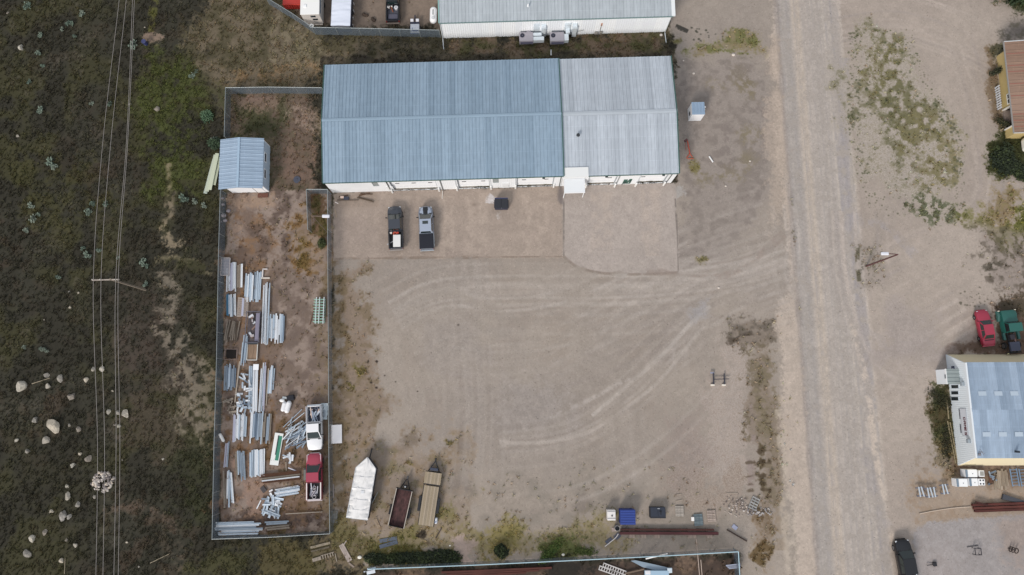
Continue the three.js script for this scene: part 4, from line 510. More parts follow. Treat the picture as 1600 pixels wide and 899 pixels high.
function pickup(label, pos, turn, pm, o) {
  const L = o.L ?? 5.9, w = o.w ?? 0.98, h = o.hood ?? 1.55, c0 = -L / 2 + h, c1 = c0 + o.cab, f = -L / 2, t = thing('pickup_truck', label, 'pickup', pos, turn);
  mesh('body', loft([{ z: f, w: w * 0.6, b: 0.5, t: 0.92, r: 0.2 }, { z: f + 0.1, w: w * 0.78, b: 0.46, t: 1.0, r: 0.2 }, { z: f + 0.28, w: w * 0.9, b: 0.44, t: 1.05, r: 0.2 }, { z: f + 0.6, w: w * 0.98, b: 0.42, t: 1.1, r: 0.18, c: 0.06 }, { z: c0 - 0.2, w, b: 0.4, t: 1.16, r: 0.14, c: 0.05 }, { z: c1, w, b: 0.4, t: 1.18, r: 0.12 }]), o.lower ?? pm, t);
  mesh('hood', loft([{ z: f + 0.16, w: w * 0.5, b: 0.9, t: 1.04, r: 0.06, c: 0.05 }, { z: f + 0.35, w: w * 0.66, b: 0.92, t: 1.09, r: 0.06, c: 0.06 }, { z: f + 0.7, w: w * 0.76, b: 0.95, t: 1.14, r: 0.06, c: 0.07 }, { z: c0 - 0.36, w: w * 0.82, b: 1.0, t: 1.19, r: 0.06, c: 0.05 }]), pm, t);
  mesh('cowl', rbox(w * 1.7, 0.05, 0.14, 0.02, 0, 1.19, c0 - 0.38), BLACK, t); cabin(t, pm, { z0: c0 - 0.34, z1: c1, r0: c0 + 0.56, r1: c1 - 0.18, y0: 1.16, y1: 1.82, wb: w * 0.95, wr: w * 0.76, side: o.cab > 2 ? 2 : 1 });
  const b0 = c1 + 0.04, b1 = L / 2, bz = (b0 + b1) / 2, bl = b1 - b0, bs = o.bed ?? pm;
  mesh('bed_floor', box(w * 1.8, 0.06, bl - 0.1, 0, 0.68, bz), o.liner ?? BLACK, t);
  for (const s of [-1, 1]) { mesh('bed_side', rbox(0.2, 0.78, bl, 0.05, s * (w - 0.1), 0.78, bz), bs, t); mesh('bed_rail', rbox(0.14, 0.05, bl - 0.06, 0.02, s * (w - 0.12), 1.185, bz), o.rail ?? BLACK, t); }
  mesh('bed_front', box(w * 1.62, 0.52, 0.06, 0, 0.92, b0 + 0.04), bs, t); mesh('tailgate', rbox(w * 1.62, 0.6, 0.1, 0.03, 0, 0.88, b1 - 0.06), o.gate ?? bs, t);
  if (o.tonneau) mesh('tonneau_cover', rbox(w * 1.76, 0.06, bl - 0.12, 0.025, 0, 1.22, bz), o.tonneau, t);
  wheels(t, [f + 1.0, L / 2 - 1.15], w - 0.1); trimmings(t, L, w, 1.08, c0 + 0.1, o);
  return t;
}
const at2 = (x0, y0, x1, y1, h = 1) => { const a = P(x0, y0, h), b = P(x1, y1, h); return { mid: V((a.x + b.x) / 2, 0, (a.z + b.z) / 2), turn: Math.atan2(a.x - b.x, a.z - b.z) - Math.PI, len: a.distanceTo(b) }; };
const facing = (fx, fy, rx, ry, h = 1) => { const a = P(fx, fy, h), b = P(rx, ry, h); return [V((a.x + b.x) / 2, 0, (a.z + b.z) / 2), Math.atan2(b.x - a.x, b.z - a.z)]; };   // front and rear point
{
  const t1 = pickup('dark grey pickup with a white box and red gear in its bed', ...facing(616, 321, 619, 390), paint(58, 62, 71), { L: 5.85, cab: 1.95, hood: 1.5, rear: M(150, 144, 140, 0.5, 0.3) });
  const w1 = tag(mesh('cargo_box', rbox(1.0, 0.5, 1.65, 0.05, 0, 0.97, 0), M(222, 222, 220, 0.6)), 'white box riding in the grey pickup bed', 'box'); w1.position.copy(t1.localToWorld(V(0.16, 0, 1.9))); w1.rotation.y = t1.rotation.y - 0.04;
  const t2 = pickup('silver pickup with black hood stripe and black bed cover', ...facing(664.5, 321, 667, 391), paint(160, 170, 188), { L: 5.9, cab: 2.35, hood: 1.45, tonneau: M(28, 31, 42, 0.8), lower: paint(120, 128, 142), bed: paint(96, 100, 110), mirror: BLACK });
  mesh('hood_stripe', loft([{ z: -2.8, w: 0.33, b: 1.1, t: 1.135, r: 0.02, c: 0.045 }, { z: -2.2, w: 0.36, b: 1.15, t: 1.205, r: 0.02, c: 0.05 }, { z: -1.86, w: 0.32, b: 1.18, t: 1.235, r: 0.02, c: 0.05 }]), M(30, 32, 36, 0.4), t2); mesh('sunroof', rbox(0.75, 0.03, 0.42, 0.02, 0, 1.875, -0.5), GLASSV, t2); mesh('bed_step', box(0.05, 0.05, 1.9, 1.0, 1.0, 1.7), CHROME, t2);
  const r = rng(8); const gp = (n, lab, cat, g, m, v) => { const o = tag(mesh(n, g, m), lab, cat); o.position.copy(t1.localToWorld(v)); o.rotation.y = r() * 3; };
  gp('fuel_can', 'red fuel can behind the grey pickup cab', 'fuel can', rbox(0.34, 0.42, 0.26, 0.06, 0, 0.92, 0), M(178, 66, 52, 0.5), V(0.28, 0, 0.78)); gp('extension_reel', 'orange red cord reel in the grey pickup bed', 'cord reel', join([new THREE.TorusGeometry(0.2, 0.08, 8, 16).rotateX(Math.PI / 2).translate(0, 0.95, 0), cyl(0.06, 0.06, 0.3, 0, 0.85, 0)]), M(196, 92, 70, 0.6), V(-0.1, 0, 0.82)); gp('bucket', 'small white bucket by the grey pickup cab', 'bucket', cyl(0.17, 0.14, 0.36, 0, 0.9, 0), M(226, 220, 214, 0.6), V(-0.62, 0, 0.72)); gp('lumber_offcut', 'pale board beside the white box in the pickup', 'board', box(0.14, 0.06, 1.6, 0, 0.76, 0), M(176, 176, 178, 0.8), V(-0.5, 0, 1.9));
  const t3 = pickup('white pickup parked nose down with scrap metal in its bed', ...facing(491.5, 701.5, 490, 636.5), paint(236, 236, 238), { L: 5.55, cab: 1.7, hood: 1.75, w: 1.0, rail: M(150, 154, 164, 0.5), liner: M(60, 66, 80, 0.8) });
  const t4 = pickup('faded red pickup with white bed rails full of scrap', ...facing(490.5, 711, 490.5, 779.5), paint(160, 54, 76, 0.4), { L: 5.7, cab: 1.75, hood: 1.75, w: 1.0, rail: M(232, 224, 222, 0.5), gate: M(206, 200, 202, 0.5), bed: paint(140, 44, 66), bumper: M(190, 180, 184, 0.4) });
  for (const s of [-1, 1]) mesh('fender_stripe', box(0.1, 0.03, 1.0, s * 0.86, 1.09, -2.2), M(206, 176, 182, 0.5), t4); mesh('running_board', box(0.28, 0.06, 1.5, -1.35, 0.4, -0.3), M(112, 116, 112, 0.7), t4);
  for (const [t, who, z0, n, cs] of [[t3, 'white', 1.75, 15, [[196, 206, 216], [150, 162, 178], [210, 190, 178], [92, 98, 112]]], [t4, 'red', 1.75, 12, [[196, 196, 204], [130, 132, 144], [176, 170, 180], [214, 210, 212]]]]) { // loose scrap lies in both beds
    const p = thing('scrap_load', 'loose metal scrap heaped in the ' + who + ' pickup bed', 'scrap', t.localToWorld(V(0, 0.72, z0)), t.rotation.y), r = rng(n);
    for (let i = 0; i < n; i++) mesh('scrap_piece', i % 4 === 3 ? new THREE.TorusGeometry(0.16 + r() * 0.1, 0.04, 6, 14).rotateX(1.2).translate((r() - 0.5) * 0.9, 0.15 + r() * 0.2, (r() - 0.5) * 1.5) : box(0.07 + r() * 0.16, 0.05, 0.6 + r() * 0.9, (r() - 0.5) * 1.0, 0.08 + i * 0.025, (r() - 0.5) * 0.9, (r() - 0.5) * 1.5), M(...cs[i % 4], 0.45, 0.4), p);
  }
  pickup('black pickup parked on the road edge by the paved lot', ...facing(1410.5, 848, 1424, 918), paint(9, 12, 20, 0.25), { L: 5.9, cab: 2.5, hood: 1.55, rail: M(206, 212, 216, 0.3, 0.6) });
  const t8 = pickup('black pickup behind the wire fence with pails in its bed', ...facing(613.5, -29, 613.5, 36.5), paint(18, 20, 28), { L: 5.8, cab: 1.9, hood: 1.5, rear: M(128, 116, 108, 0.5, 0.3), liner: M(72, 74, 84, 0.8) });
  for (const [x, z, rr, c, l] of [[0.48, 0.85, 0.28, [206, 208, 214], 'wide pale pail in the fenced black pickup bed'], [-0.15, 0.5, 0.17, [232, 230, 226], 'small white pail in the fenced black pickup bed'], [-0.6, 0.7, 0.22, [190, 188, 186], 'grey pail at the fenced black pickup bed corner']]) { const o = thing('pail', l, 'pail', t8.localToWorld(V(x, 0.71, z)), 0); mesh('pail_body', cyl(rr, rr * 0.85, 0.42, 0, 0.21, 0), M(...c, 0.5), o); mesh('pail_lid', cyl(rr * 0.25, rr * 0.25, 0.04, 0, 0.44, 0), M(90, 90, 96, 0.5), o); }
  tag(mesh('tarpaulin', rbox(1.4, 0.12, 0.8, 0.06), M(84, 84, 98, 0.9)), 'crumpled grey tarp in the fenced black pickup bed', 'tarp').position.copy(t8.localToWorld(V(0, 0.8, 2.1))); tag(mesh('rusty_jack', box(0.14, 0.14, 0.9, 0, 0.8, 0, 0.4), M(132, 78, 52, 0.8)), 'rusty brown jack in the fenced black pickup bed', 'jack').position.copy(t8.localToWorld(V(-0.15, 0, 0.95)));
}
{ // red saloon by the building across the road
  const t = thing('red_car', 'red saloon car parked beside the old green truck', 'car', ...facing(1535, 487, 1546, 537, 0.8)), pm = paint(158, 44, 68, 0.4), L = 4.6, f = -L / 2;
  mesh('body', loft([{ z: f, w: 0.66, b: 0.4, t: 0.68, r: 0.16 }, { z: f + 0.15, w: 0.78, b: 0.32, t: 0.76, r: 0.14 }, { z: f + 0.6, w: 0.86, b: 0.3, t: 0.84, r: 0.12, c: 0.05 }, { z: f + 1.5, w: 0.89, b: 0.28, t: 0.94, r: 0.1, c: 0.04 }, { z: 0.5, w: 0.9, b: 0.28, t: 0.97, r: 0.1 }, { z: 1.5, w: 0.87, b: 0.3, t: 0.97, r: 0.12, c: 0.04 }, { z: 2.15, w: 0.8, b: 0.34, t: 0.93, r: 0.14, c: 0.03 }, { z: L / 2, w: 0.72, b: 0.4, t: 0.84, r: 0.12 }]), pm, t);
  cabin(t, pm, { z0: f + 1.35, z1: 1.6, r0: f + 2.0, r1: 0.98, y0: 0.93, y1: 1.4, wb: 0.83, wr: 0.62, side: 2 }); mesh('boot_spoiler', box(1.2, 0.04, 0.12, 0, 1.0, 1.68), M(60, 22, 32, 0.5), t); wheels(t, [f + 0.85, L / 2 - 0.95], 0.8, 0.31); trimmings(t, L, 0.86, 0.86, f + 1.55, { mirror: pm, bumper: pm });
}
{ // old green truck, bare frame behind the cab
  const t = thing('green_truck', 'old green truck with bare chassis and machinery behind its cab', 'truck', ...facing(1574, 487, 1587, 549, 1)), pm = paint(30, 92, 84, 0.5), dk = M(34, 38, 42, 0.8);
  mesh('hood', loft([{ z: -2.75, w: 0.85, b: 0.6, t: 1.15, r: 0.12 }, { z: -2.5, w: 0.95, b: 0.55, t: 1.24, r: 0.12, c: 0.05 }, { z: -1.25, w: 1.0, b: 0.55, t: 1.36, r: 0.12, c: 0.06 }]), pm, t); for (const s of [-1, 1]) { mesh('fender', loft([{ z: -2.75, w: 0.16, b: 0.5, t: 0.85, r: 0.1 }, { z: -2.2, w: 0.2, b: 0.6, t: 1.02, r: 0.14 }, { z: -1.4, w: 0.18, b: 0.45, t: 0.8, r: 0.1 }]).translate(s * 1.1, 0, 0), M(58, 98, 92, 0.5), t); mesh('headlight', rbox(0.22, 0.22, 0.12, 0.06, s * 1.08, 0.95, -2.76), M(220, 214, 196, 0.2), t); mesh('chassis_rail', box(0.12, 0.2, 3.0, s * 0.42, 0.75, 1.3), dk, t); mesh('side_tank', rbox(0.3, 0.4, 1.0, 0.08, s * 0.95, 0.8, 0.6), M(38, 78, 76, 0.6), t); }
  cabin(t, pm, { z0: -1.3, z1: 0.15, r0: -0.95, r1: 0.05, y0: 1.3, y1: 2.0, wb: 0.98, wr: 0.85, side: 1 }); mesh('cab_lower', loft([{ z: -1.3, w: 1.0, b: 0.5, t: 1.32, r: 0.08 }, { z: 0.15, w: 1.0, b: 0.5, t: 1.32, r: 0.08 }]), pm, t);
  mesh('winch_deck', rbox(1.3, 0.3, 1.2, 0.04, 0.05, 1.0, 2.0), M(70, 74, 92, 0.7), t); mesh('engine_block', rbox(0.6, 0.5, 0.7, 0.08, -0.1, 1.0, 0.75), M(46, 44, 52, 0.7), t); mesh('exhaust_pipe', rod(V(0.25, 0.95, 0.3), V(0.3, 1.0, 1.6), 0.09), M(122, 96, 92, 0.6), t); mesh('rear_bumper', box(1.9, 0.16, 0.14, 0, 0.7, 2.78), dk, t); mesh('marker_lamp', rbox(0.16, 0.2, 0.1, 0.04, -0.9, 0.85, 2.86), M(214, 206, 150, 0.4), t); wheels(t, [-2.0, 1.8], 0.95, 0.46);
}
// ---------------------------------------------------------------- trailers and plant
const woodTex = dataTex(128, 256, (u, v) => { const s = 218 + (fbm(LA, u * 34, v * 4, 3) - 0.5) * 90 + (fbm(LB, u * 8, v * 2, 2) - 0.5) * 40; return [s, s * 0.985, s * 0.96]; });
const wood = (r, g, b) => { const m = M(r, g, b, 0.85, 0, { name: 'wood' }); m.map = woodTex; return m; };
const rustTex = dataTex(128, 128, (u, v) => { const a = fbm(LB, u * 9, v * 9, 4), b = fbm(LA, u * 30, v * 30, 2), s = 190 + (a - 0.5) * 130 + (b - 0.5) * 60; return [s * 1.05, s * 0.95, s * 0.9]; });
const rusty = (r, g, b) => { const m = M(r, g, b, 0.85, 0.1, { name: 'rust' }); m.map = rustTex; return m; };
{ // tarp covered pointed trailer
  const h = 1.9, q = [[574, 715], [587, 733], [574, 813], [541, 809], [556, 731]].map(([x, y]) => P(x, y, h)), c = q.reduce((s, p) => s.add(V(p.x, 0, p.z)), V()).multiplyScalar(0.2), t = thing('enclosed_trailer', 'enclosed trailer with pointed nose and creased white roof', 'trailer', c), l = q.map((p) => V(p.x - c.x, 0, p.z - c.z));
  const shrink = (f, g = 0) => l.map((p) => V(p.x * f, 0, p.z * f + g)); mesh('body', prism(shrink(0.985), 0.45, h - 0.32), M(62, 66, 76, 0.5), t);
  // roof skin, gathered in creases along both long edges
  const cx = (a, b, u) => l[a].clone().lerp(l[b], u), N = 26, K = 14, pos = [], uv = [], idx = [], r = rng(2), cre = [...Array(N + 1)].map(() => r());
  for (let i = 0; i <= N; i++) for (let k = 0; k <= K; k++) { const u = i / N, v = k / K, L0 = u < 0.2 ? l[0].clone().lerp(l[4], u / 0.2) : cx(4, 3, (u - 0.2) / 0.8), R0 = u < 0.2 ? l[0].clone().lerp(l[1], u / 0.2) : cx(1, 2, (u - 0.2) / 0.8), p = L0.lerp(R0, v), e = Math.min(v, 1 - v), edge = sstep(0.34, 0.0, e); pos.push(p.x, h + 0.02 + 0.1 * sstep(0, 0.5, e) + (cre[i] - 0.5) * 0.42 * edge * sstep(0.1, 0.25, u) + (fbm(LB, u * 18, v * 7, 3) - 0.5) * 0.2, p.z); uv.push(u, v); }
  for (let i = 0; i < N; i++) for (let k = 0; k < K; k++) { const a = i * (K + 1) + k; idx.push(a, a + K + 1, a + 1, a + 1, a + K + 1, a + K + 2); }
  const g = new THREE.BufferGeometry(); g.setAttribute('position', new THREE.Float32BufferAttribute(pos, 3)); g.setAttribute('uv', new THREE.Float32BufferAttribute(uv, 2)); g.setIndex(idx); g.computeVertexNormals(); { const m = M(232, 232, 233, 0.55, 0, { name: 'tarp' }); m.map = dataTex(128, 64, (u, v) => { const s = 252 - 16 * sstep(0.56, 0.85, fbm(LB, u * 26, v * 9, 4)) - 14 * sstep(0.6, 0.8, fbm(LA, u * 7, v * 40, 3)); return [s, s * 0.995, s * 0.985]; }); mesh('roof_skin', g, m, t); } for (const u of [0.34, 0.52, 0.7, 0.86]) { const a = cx(4, 3, (u - 0.2) / 0.8), b = cx(1, 2, (u - 0.2) / 0.8); mesh('roof_seam', bar(V(a.x, h + 0.14, a.z), V(b.x, h + 0.14, b.z), 0.04, 0.04), M(206, 207, 210, 0.6), t); } mesh('roof_edge', join(l.map((p, i) => bar(V(p.x, h, p.z), V(l[(i + 1) % 5].x, h, l[(i + 1) % 5].z), 0.08, 0.1))), M(196, 198, 202, 0.5), t);
  mesh('hatch', rbox(0.4, 0.06, 0.36, 0.02, 0.05, h + 0.16, 0.7), M(214, 216, 220, 0.5), t); mesh('drawbar', bar(V(l[0].x, 0.45, l[0].z + 0.2), V(l[0].x + 0.25, 0.45, l[0].z - 1.0), 0.14, 0.12), BLACK, t); mesh('jack', cyl(0.06, 0.06, 0.6, l[0].x + 0.18, 0.5, l[0].z - 0.7), M(80, 84, 88, 0.5), t); mesh('side_rail', bar(V(l[1].x + 0.08, 0.6, l[1].z + 3), V(l[2].x + 0.08, 0.6, l[2].z - 1.5), 0.08, 0.1), M(150, 152, 150, 0.5), t);
  for (const s of [[1, 0.62], [4, 0.62]]) { const p = s[0] === 1 ? cx(1, 2, s[1]) : cx(4, 3, s[1]); mesh('wheel', cyl(0.34, 0.34, 0.22, p.x, 0.34, p.z, 'x'), TYRE, t); }
}
{ // rusty brown tipping trailer, open box
  const f = facing(631.5, 768, 619.5, 821, 0.9), t = thing('dump_trailer', 'open box trailer with rusty brown floor beside the flat deck trailer', 'trailer', ...f), w = 1.0, l = 2.3, rb = rusty(96, 72, 76), rl = M(178, 170, 160, 0.6), bk = M(34, 32, 36, 0.8);
  mesh('floor', box(w * 2, 0.06, l * 2, 0, 0.55, 0), rb, t); for (const s of [-1, 1]) { mesh('side_wall', box(0.06, 0.5, l * 2, s * w, 0.8, 0), bk, t); mesh('top_rail', box(0.09, 0.06, l * 2, s * w, 1.08, 0), rl, t); mesh('fender', rbox(0.3, 0.1, 1.3, 0.05, s * (w + 0.2), 0.75, 0.4), bk, t); mesh('wheel', cyl(0.36, 0.36, 0.22, s * (w + 0.2), 0.36, 0.4, 'x'), TYRE, t); }
  mesh('front_wall', box(w * 2.2, 0.55, 0.1, 0, 0.82, -l), bk, t); mesh('tailgate', box(w * 2, 0.5, 0.05, 0, 0.8, l), bk, t); mesh('drawbar', join([bar(V(-0.6, 0.5, -l), V(0, 0.5, -l - 1.4), 0.12, 0.12), bar(V(0.6, 0.5, -l), V(0, 0.5, -l - 1.4), 0.12, 0.12)]), bk, t); mesh('pump_box', rbox(0.5, 0.35, 0.35, 0.04, 0, 0.75, -l - 0.4), bk, t); mesh('pump_cap', cyl(0.08, 0.08, 0.1, 0, 0.98, -l - 0.35), M(206, 208, 210, 0.4), t); mesh('coupler', rbox(0.2, 0.2, 0.4, 0.05, 0, 0.52, -l - 1.5), M(70, 70, 72, 0.5), t);
}
{ // flat deck trailer with wooden boards
  const f = facing(677, 742, 665.5, 818.5, 0.8), t = thing('flat_deck_trailer', 'flat deck trailer with pale wooden boards and a wooden ramp', 'trailer', ...f), w = 0.98, l = 3.3, bk = M(32, 34, 40, 0.7), ms = [wood(190, 176, 156), wood(182, 168, 146), wood(198, 184, 166), wood(174, 162, 144)];
  mesh('frame', join([box(0.1, 0.14, l * 2, w, 0.6, 0), box(0.1, 0.14, l * 2, -w, 0.6, 0), box(w * 2, 0.14, 0.1, 0, 0.58, -l), box(w * 2, 0.14, 0.1, 0, 0.58, l - 0.05), box(w * 2, 0.14, 0.14, 0, 0.58, 0)]), bk, t);
  for (let i = 0; i < 9; i++) mesh('deck_board', rbox(0.2, 0.05, l * 2 - 1.75, 0.012, (i - 4) * 0.21, 0.7, 0.85, 1), ms[i % 4], t); for (let i = 0; i < 9; i++) mesh('ramp_board', rbox(0.225, 0.05, 1.45, 0.012, (i - 4) * 0.235, 0.82, -l + 0.75, 1), ms[(i * 3 + 1) % 4], t); mesh('ramp_edge', box(2.15, 0.12, 0.12, 0, 0.76, -l + 1.52), bk, t);
  for (const s of [-1, 1]) { mesh('fender', rbox(0.32, 0.1, 1.9, 0.05, s * (w + 0.22), 0.72, 0.7), bk, t); for (const z of [0.25, 1.1]) mesh('wheel', cyl(0.36, 0.36, 0.22, s * (w + 0.2), 0.36, z, 'x'), TYRE, t); mesh('drawbar', bar(V(s * 0.75, 0.55, -l), V(0, 0.5, -l - 1.35), 0.12, 0.12), bk, t); }
  mesh('tool_box', rbox(1.0, 0.3, 0.35, 0.04, 0, 0.68, -l - 0.35), M(54, 60, 78, 0.5), t); mesh('coupler', rbox(0.18, 0.18, 0.45, 0.05, 0, 0.52, -l - 1.55), bk, t);
  const c = thing('water_jug', 'pale plastic jug standing beside the flat deck trailer', 'jug', P(681.5, 813)); mesh('jug_body', rbox(0.42, 0.6, 0.75, 0.16, 0, 0.3, 0, 4), M(214, 218, 226, 0.4), c); mesh('jug_cap', cyl(0.07, 0.07, 0.08, 0, 0.63, 0.15), M(90, 110, 160, 0.5), c);
}
function crate(name, label, cat, x0, y0, x1, y1, h, m, parts) { const a = P(x0, y0, h), b = P(x1, y1, h), t = thing(name, label, cat, V((a.x + b.x) / 2, 0, (a.z + b.z) / 2)); parts(t, b.x - a.x, b.z - a.z, h, m); return t; }
{ // things along the south edge of the yard
  crate('storage_bin', 'blue ribbed steel bin beside the white tote tank', 'bin', 969, 797, 993.5, 820.5, 1.5, M(34, 56, 128, 0.55), (t, w, d, h, m) => { mesh('bin_body', rbox(w * 0.96, h - 0.12, d * 0.96, 0.03, 0, h / 2 - 0.02, 0), m, t); mesh('lid', rbox(w, 0.06, d, 0.02, 0, h - 0.04, 0), m, t); for (let i = 0; i < 6; i++) mesh('lid_rib', rbox(w * 0.94, 0.05, 0.13, 0.02, 0, h, (i - 2.5) * d / 6), M(46, 70, 146, 0.5), t); for (const s of [-1, 1]) mesh('fork_pocket', box(0.25, 0.14, d * 0.98, s * w * 0.3, 0.07, 0), M(24, 36, 80, 0.7), t); });
  crate('storage_bin', 'black low bin with odd lids between blue bin and pallets', 'bin', 1016, 794, 1041, 810, 1.0, M(34, 38, 48, 0.6), (t, w, d, h, m) => { mesh('bin_body', new THREE.ExtrudeGeometry(new THREE.Shape([[-d / 2, 0], [d / 2, 0], [d / 2, h], [-d / 2, h * 0.8]].map(([a, b]) => new THREE.Vector2(a, b))), { depth: w * 0.96, bevelEnabled: true, bevelSize: 0.02, bevelThickness: 0.02, bevelSegments: 1 }).rotateY(-Math.PI / 2).translate(w * 0.48, 0, 0), m, t); for (const s of [-1, 1]) mesh('lid', rbox(w * 0.46, 0.05, d * 0.9, 0.02, s * w * 0.24, h * 0.93, 0).rotateX(-0.12), M(44, 50, 64, 0.5), t); mesh('latch', rbox(0.3, 0.08, 0.12, 0.03, 0.1, h * 0.9, -d * 0.42), M(150, 154, 160, 0.4), t); mesh('lid_strap', join([box(0.08, 0.04, 0.5, 0.35, h, 0), box(0.3, 0.04, 0.08, 0.3, h, -0.2)]), M(18, 20, 24, 0.6), t); });
  crate('tote_tank', 'white square tote tank with a dark filler cap', 'tank', 949, 797.5, 962.5, 814, 1.15, M(226, 222, 220, 0.5), (t, w, d, h, m) => { mesh('tank_body', rbox(w, h - 0.15, d, 0.08, 0, h / 2 + 0.05, 0, 3), m, t); mesh('pallet_base', box(w * 1.05, 0.13, d * 1.02, 0, 0.07, 0), M(96, 92, 92, 0.8), t); mesh('filler_cap', cyl(0.1, 0.1, 0.08, 0.05, h + 0.02, 0.05), M(64, 62, 66, 0.6), t); mesh('cage_bar', join([-0.35, 0.3].map((z) => box(w * 1.02, 0.04, 0.05, 0, h + 0.01, z * d))), M(168, 166, 168, 0.4, 0.4), t); });
  { const t = thing('steel_drum', 'open grey drum on a plank below the blue bin', 'drum', P(963, 824)); mesh('drum_shell', new THREE.CylinderGeometry(0.32, 0.32, 0.85, 20, 1, true).translate(0, 0.47, 0), M(120, 122, 128, 0.5, 0.3), t); mesh('drum_rim', new THREE.TorusGeometry(0.32, 0.03, 6, 20).rotateX(Math.PI / 2).translate(0, 0.9, 0), M(168, 164, 162, 0.4, 0.4), t); mesh('drum_bottom', cyl(0.31, 0.31, 0.02, 0, 0.3, 0), M(90, 92, 100, 0.7), t); }
  tag(mesh('plank', bar(P(956, 828).setY(0.05), P(967, 827).setY(0.05), 0.45, 0.06), wood(196, 180, 176)), 'short pink plank under the grey drum', 'plank');
  function pallet(label, x, y, turn, c, w = 1.05, d = 1.2, n = 7, extra) { const t = thing('wooden_pallet', label, 'pallet', P(x, y), turn, extra); const ms = [wood(...c), wood(c[0] - 12, c[1] - 12, c[2] - 12), wood(c[0] + 10, c[1] + 9, c[2] + 8)]; for (const s of [-1, 0, 1]) mesh('stringer', box(0.09, 0.1, d, s * (w / 2 - 0.05), 0.08, 0), ms[1], t); for (let i = 0; i < n; i++) mesh('deck_board', rbox(w, 0.03, 0.15, 0.008, 0, 0.15, (i - (n - 1) / 2) * (d - 0.1) / (n - 1), 1), ms[i % 3], t); return t; }
  pallet('grey wooden pallet nearest the black bin', 1061.5, 799, 0, [196, 190, 185]); pallet('blue grey pallet with a white block beside it', 1091, 812.5, 0.08, [122, 140, 152], 1.1, 1.35, 8); pallet('pinkish pallet beside the blue grey one', 1111.5, 806.5, 0.05, [198, 184, 178], 1.05, 1.3); pallet('tilted pale pallet at the ditch corner', 1178, 787, -0.45, [186, 190, 194], 1.0, 1.5, 5);
  tag(mesh('foam_block', rbox(0.36, 0.25, 0.5, 0.04), M(234, 232, 230, 0.6), null, P(1082, 811).setY(0.13)), 'white block beside the blue grey pallet', 'block');
  for (const [a, b, c, d, l] of [[1055, 774, 1065, 772.5, 'thin pale board lying apart above the grey pallet'], [1056, 783.5, 1067, 781.5, 'pale board lying close above the grey pallet'], [1135, 771, 1153, 771, 'grey plank beside the rubble']]) tag(mesh('board', bar(P(a, b).setY(0.04), P(c, d).setY(0.04), 0.13, 0.05), wood(186, 174, 164)), l, 'board');
  // long rusty beams on blocks
  { const a = P(968, 832.5), b = P(1121, 833), t = thing('steel_beam', 'long dark red steel beam lying on timber blocks, thicker of two', 'beam', a.clone().lerp(b, 0.5), Math.atan2(a.z - b.z, b.x - a.x)), L = a.distanceTo(b), rm = rusty(104, 66, 74); mesh('flange', box(L, 0.04, 0.32, 0, 0.2, 0), rm, t); mesh('web', box(L, 0.28, 0.03, 0, 0.36, 0), rm, t); mesh('flange', box(L, 0.04, 0.32, 0, 0.52, 0), rm, t);
    const u = thing('steel_beam', 'thin brown steel beam behind the dark red beam', 'beam', a.clone().lerp(b, 0.5).add(V(-0.2, 0, -0.42)), t.rotation.y); mesh('flange', box(L - 0.6, 0.04, 0.2, 0, 0.2, 0), rusty(88, 56, 54), u); mesh('web', box(L - 0.6, 0.16, 0.03, 0, 0.3, 0), rusty(76, 50, 52), u); mesh('flange', box(L - 0.6, 0.03, 0.2, 0, 0.39, 0), rusty(92, 60, 56), u);
    for (const [x, l] of [[987, 'first'], [1005, 'second'], [1026, 'third'], [1081, 'fourth'], [1108, 'fifth']]) tag(mesh('timber_block', rbox(x === 1081 ? 1.1 : 0.75, 0.16, 1.25, 0.02), wood(184, 168, 160), null, P(x, 833).setY(0.08)), l + ' timber block under the dark red beam counted from the drum', 'block', 'timber blocks under the steel beams'); }
  tag(mesh('steel_rod', bar(P(1136, 828).setY(0.08), P(1167, 846).setY(0.08), 0.16, 0.14), M(66, 52, 46, 0.8)), 'dark rod lying between the beam end and the ditch', 'rod'); tag(mesh('tarp_scrap', rbox(0.7, 0.12, 0.5, 0.06), M(160, 164, 186, 0.7), null, P(1148, 824).setY(0.06), -0.7), 'small lilac tarp scrap near the beam end', 'tarp');
  { const t = thing('bent_gutter', 'bent white edging strip on dark sheet below the drum', 'edging', P(956, 845)); mesh('strip', tube([[945, 854], [955, 846], [963, 839], [966, 834]].map(([x, y]) => P(x, y).sub(P(956, 845)).setY(0.14)), 0.06), M(220, 214, 212, 0.5), t); mesh('dark_sheet', join([bar(P(947, 849).sub(P(956, 845)).setY(0.06), P(956, 842).sub(P(956, 845)).setY(0.06), 0.5, 0.04), bar(P(961, 842).sub(P(956, 845)).setY(0.07), P(968, 835).sub(P(956, 845)).setY(0.07), 0.6, 0.04)]), M(76, 80, 94, 0.7), t); }
  tag(mesh('steel_rod', bar(P(681, 841).setY(0.07), P(690, 825.5).setY(0.07), 0.14, 0.12), M(70, 60, 52, 0.8)), 'dark rod lying near the flat deck trailer tail', 'rod'); tag(mesh('board', bar(P(586, 811).setY(0.05), P(592, 825).setY(0.05), 0.42, 0.06), wood(178, 160, 140)), 'tan board behind the enclosed trailer', 'board');
  for (const [a, b, c, d, l] of [[593, 846, 620, 841, 'upper'], [593, 855, 621, 847, 'lower']]) tag(mesh('tarp_strip', bar(P(a, b).setY(0.05), P(c, d).setY(0.05), 0.45, 0.06), M(86, 94, 108, 0.8)), l + ' blue grey tarp strip on the bare dirt', 'tarp');
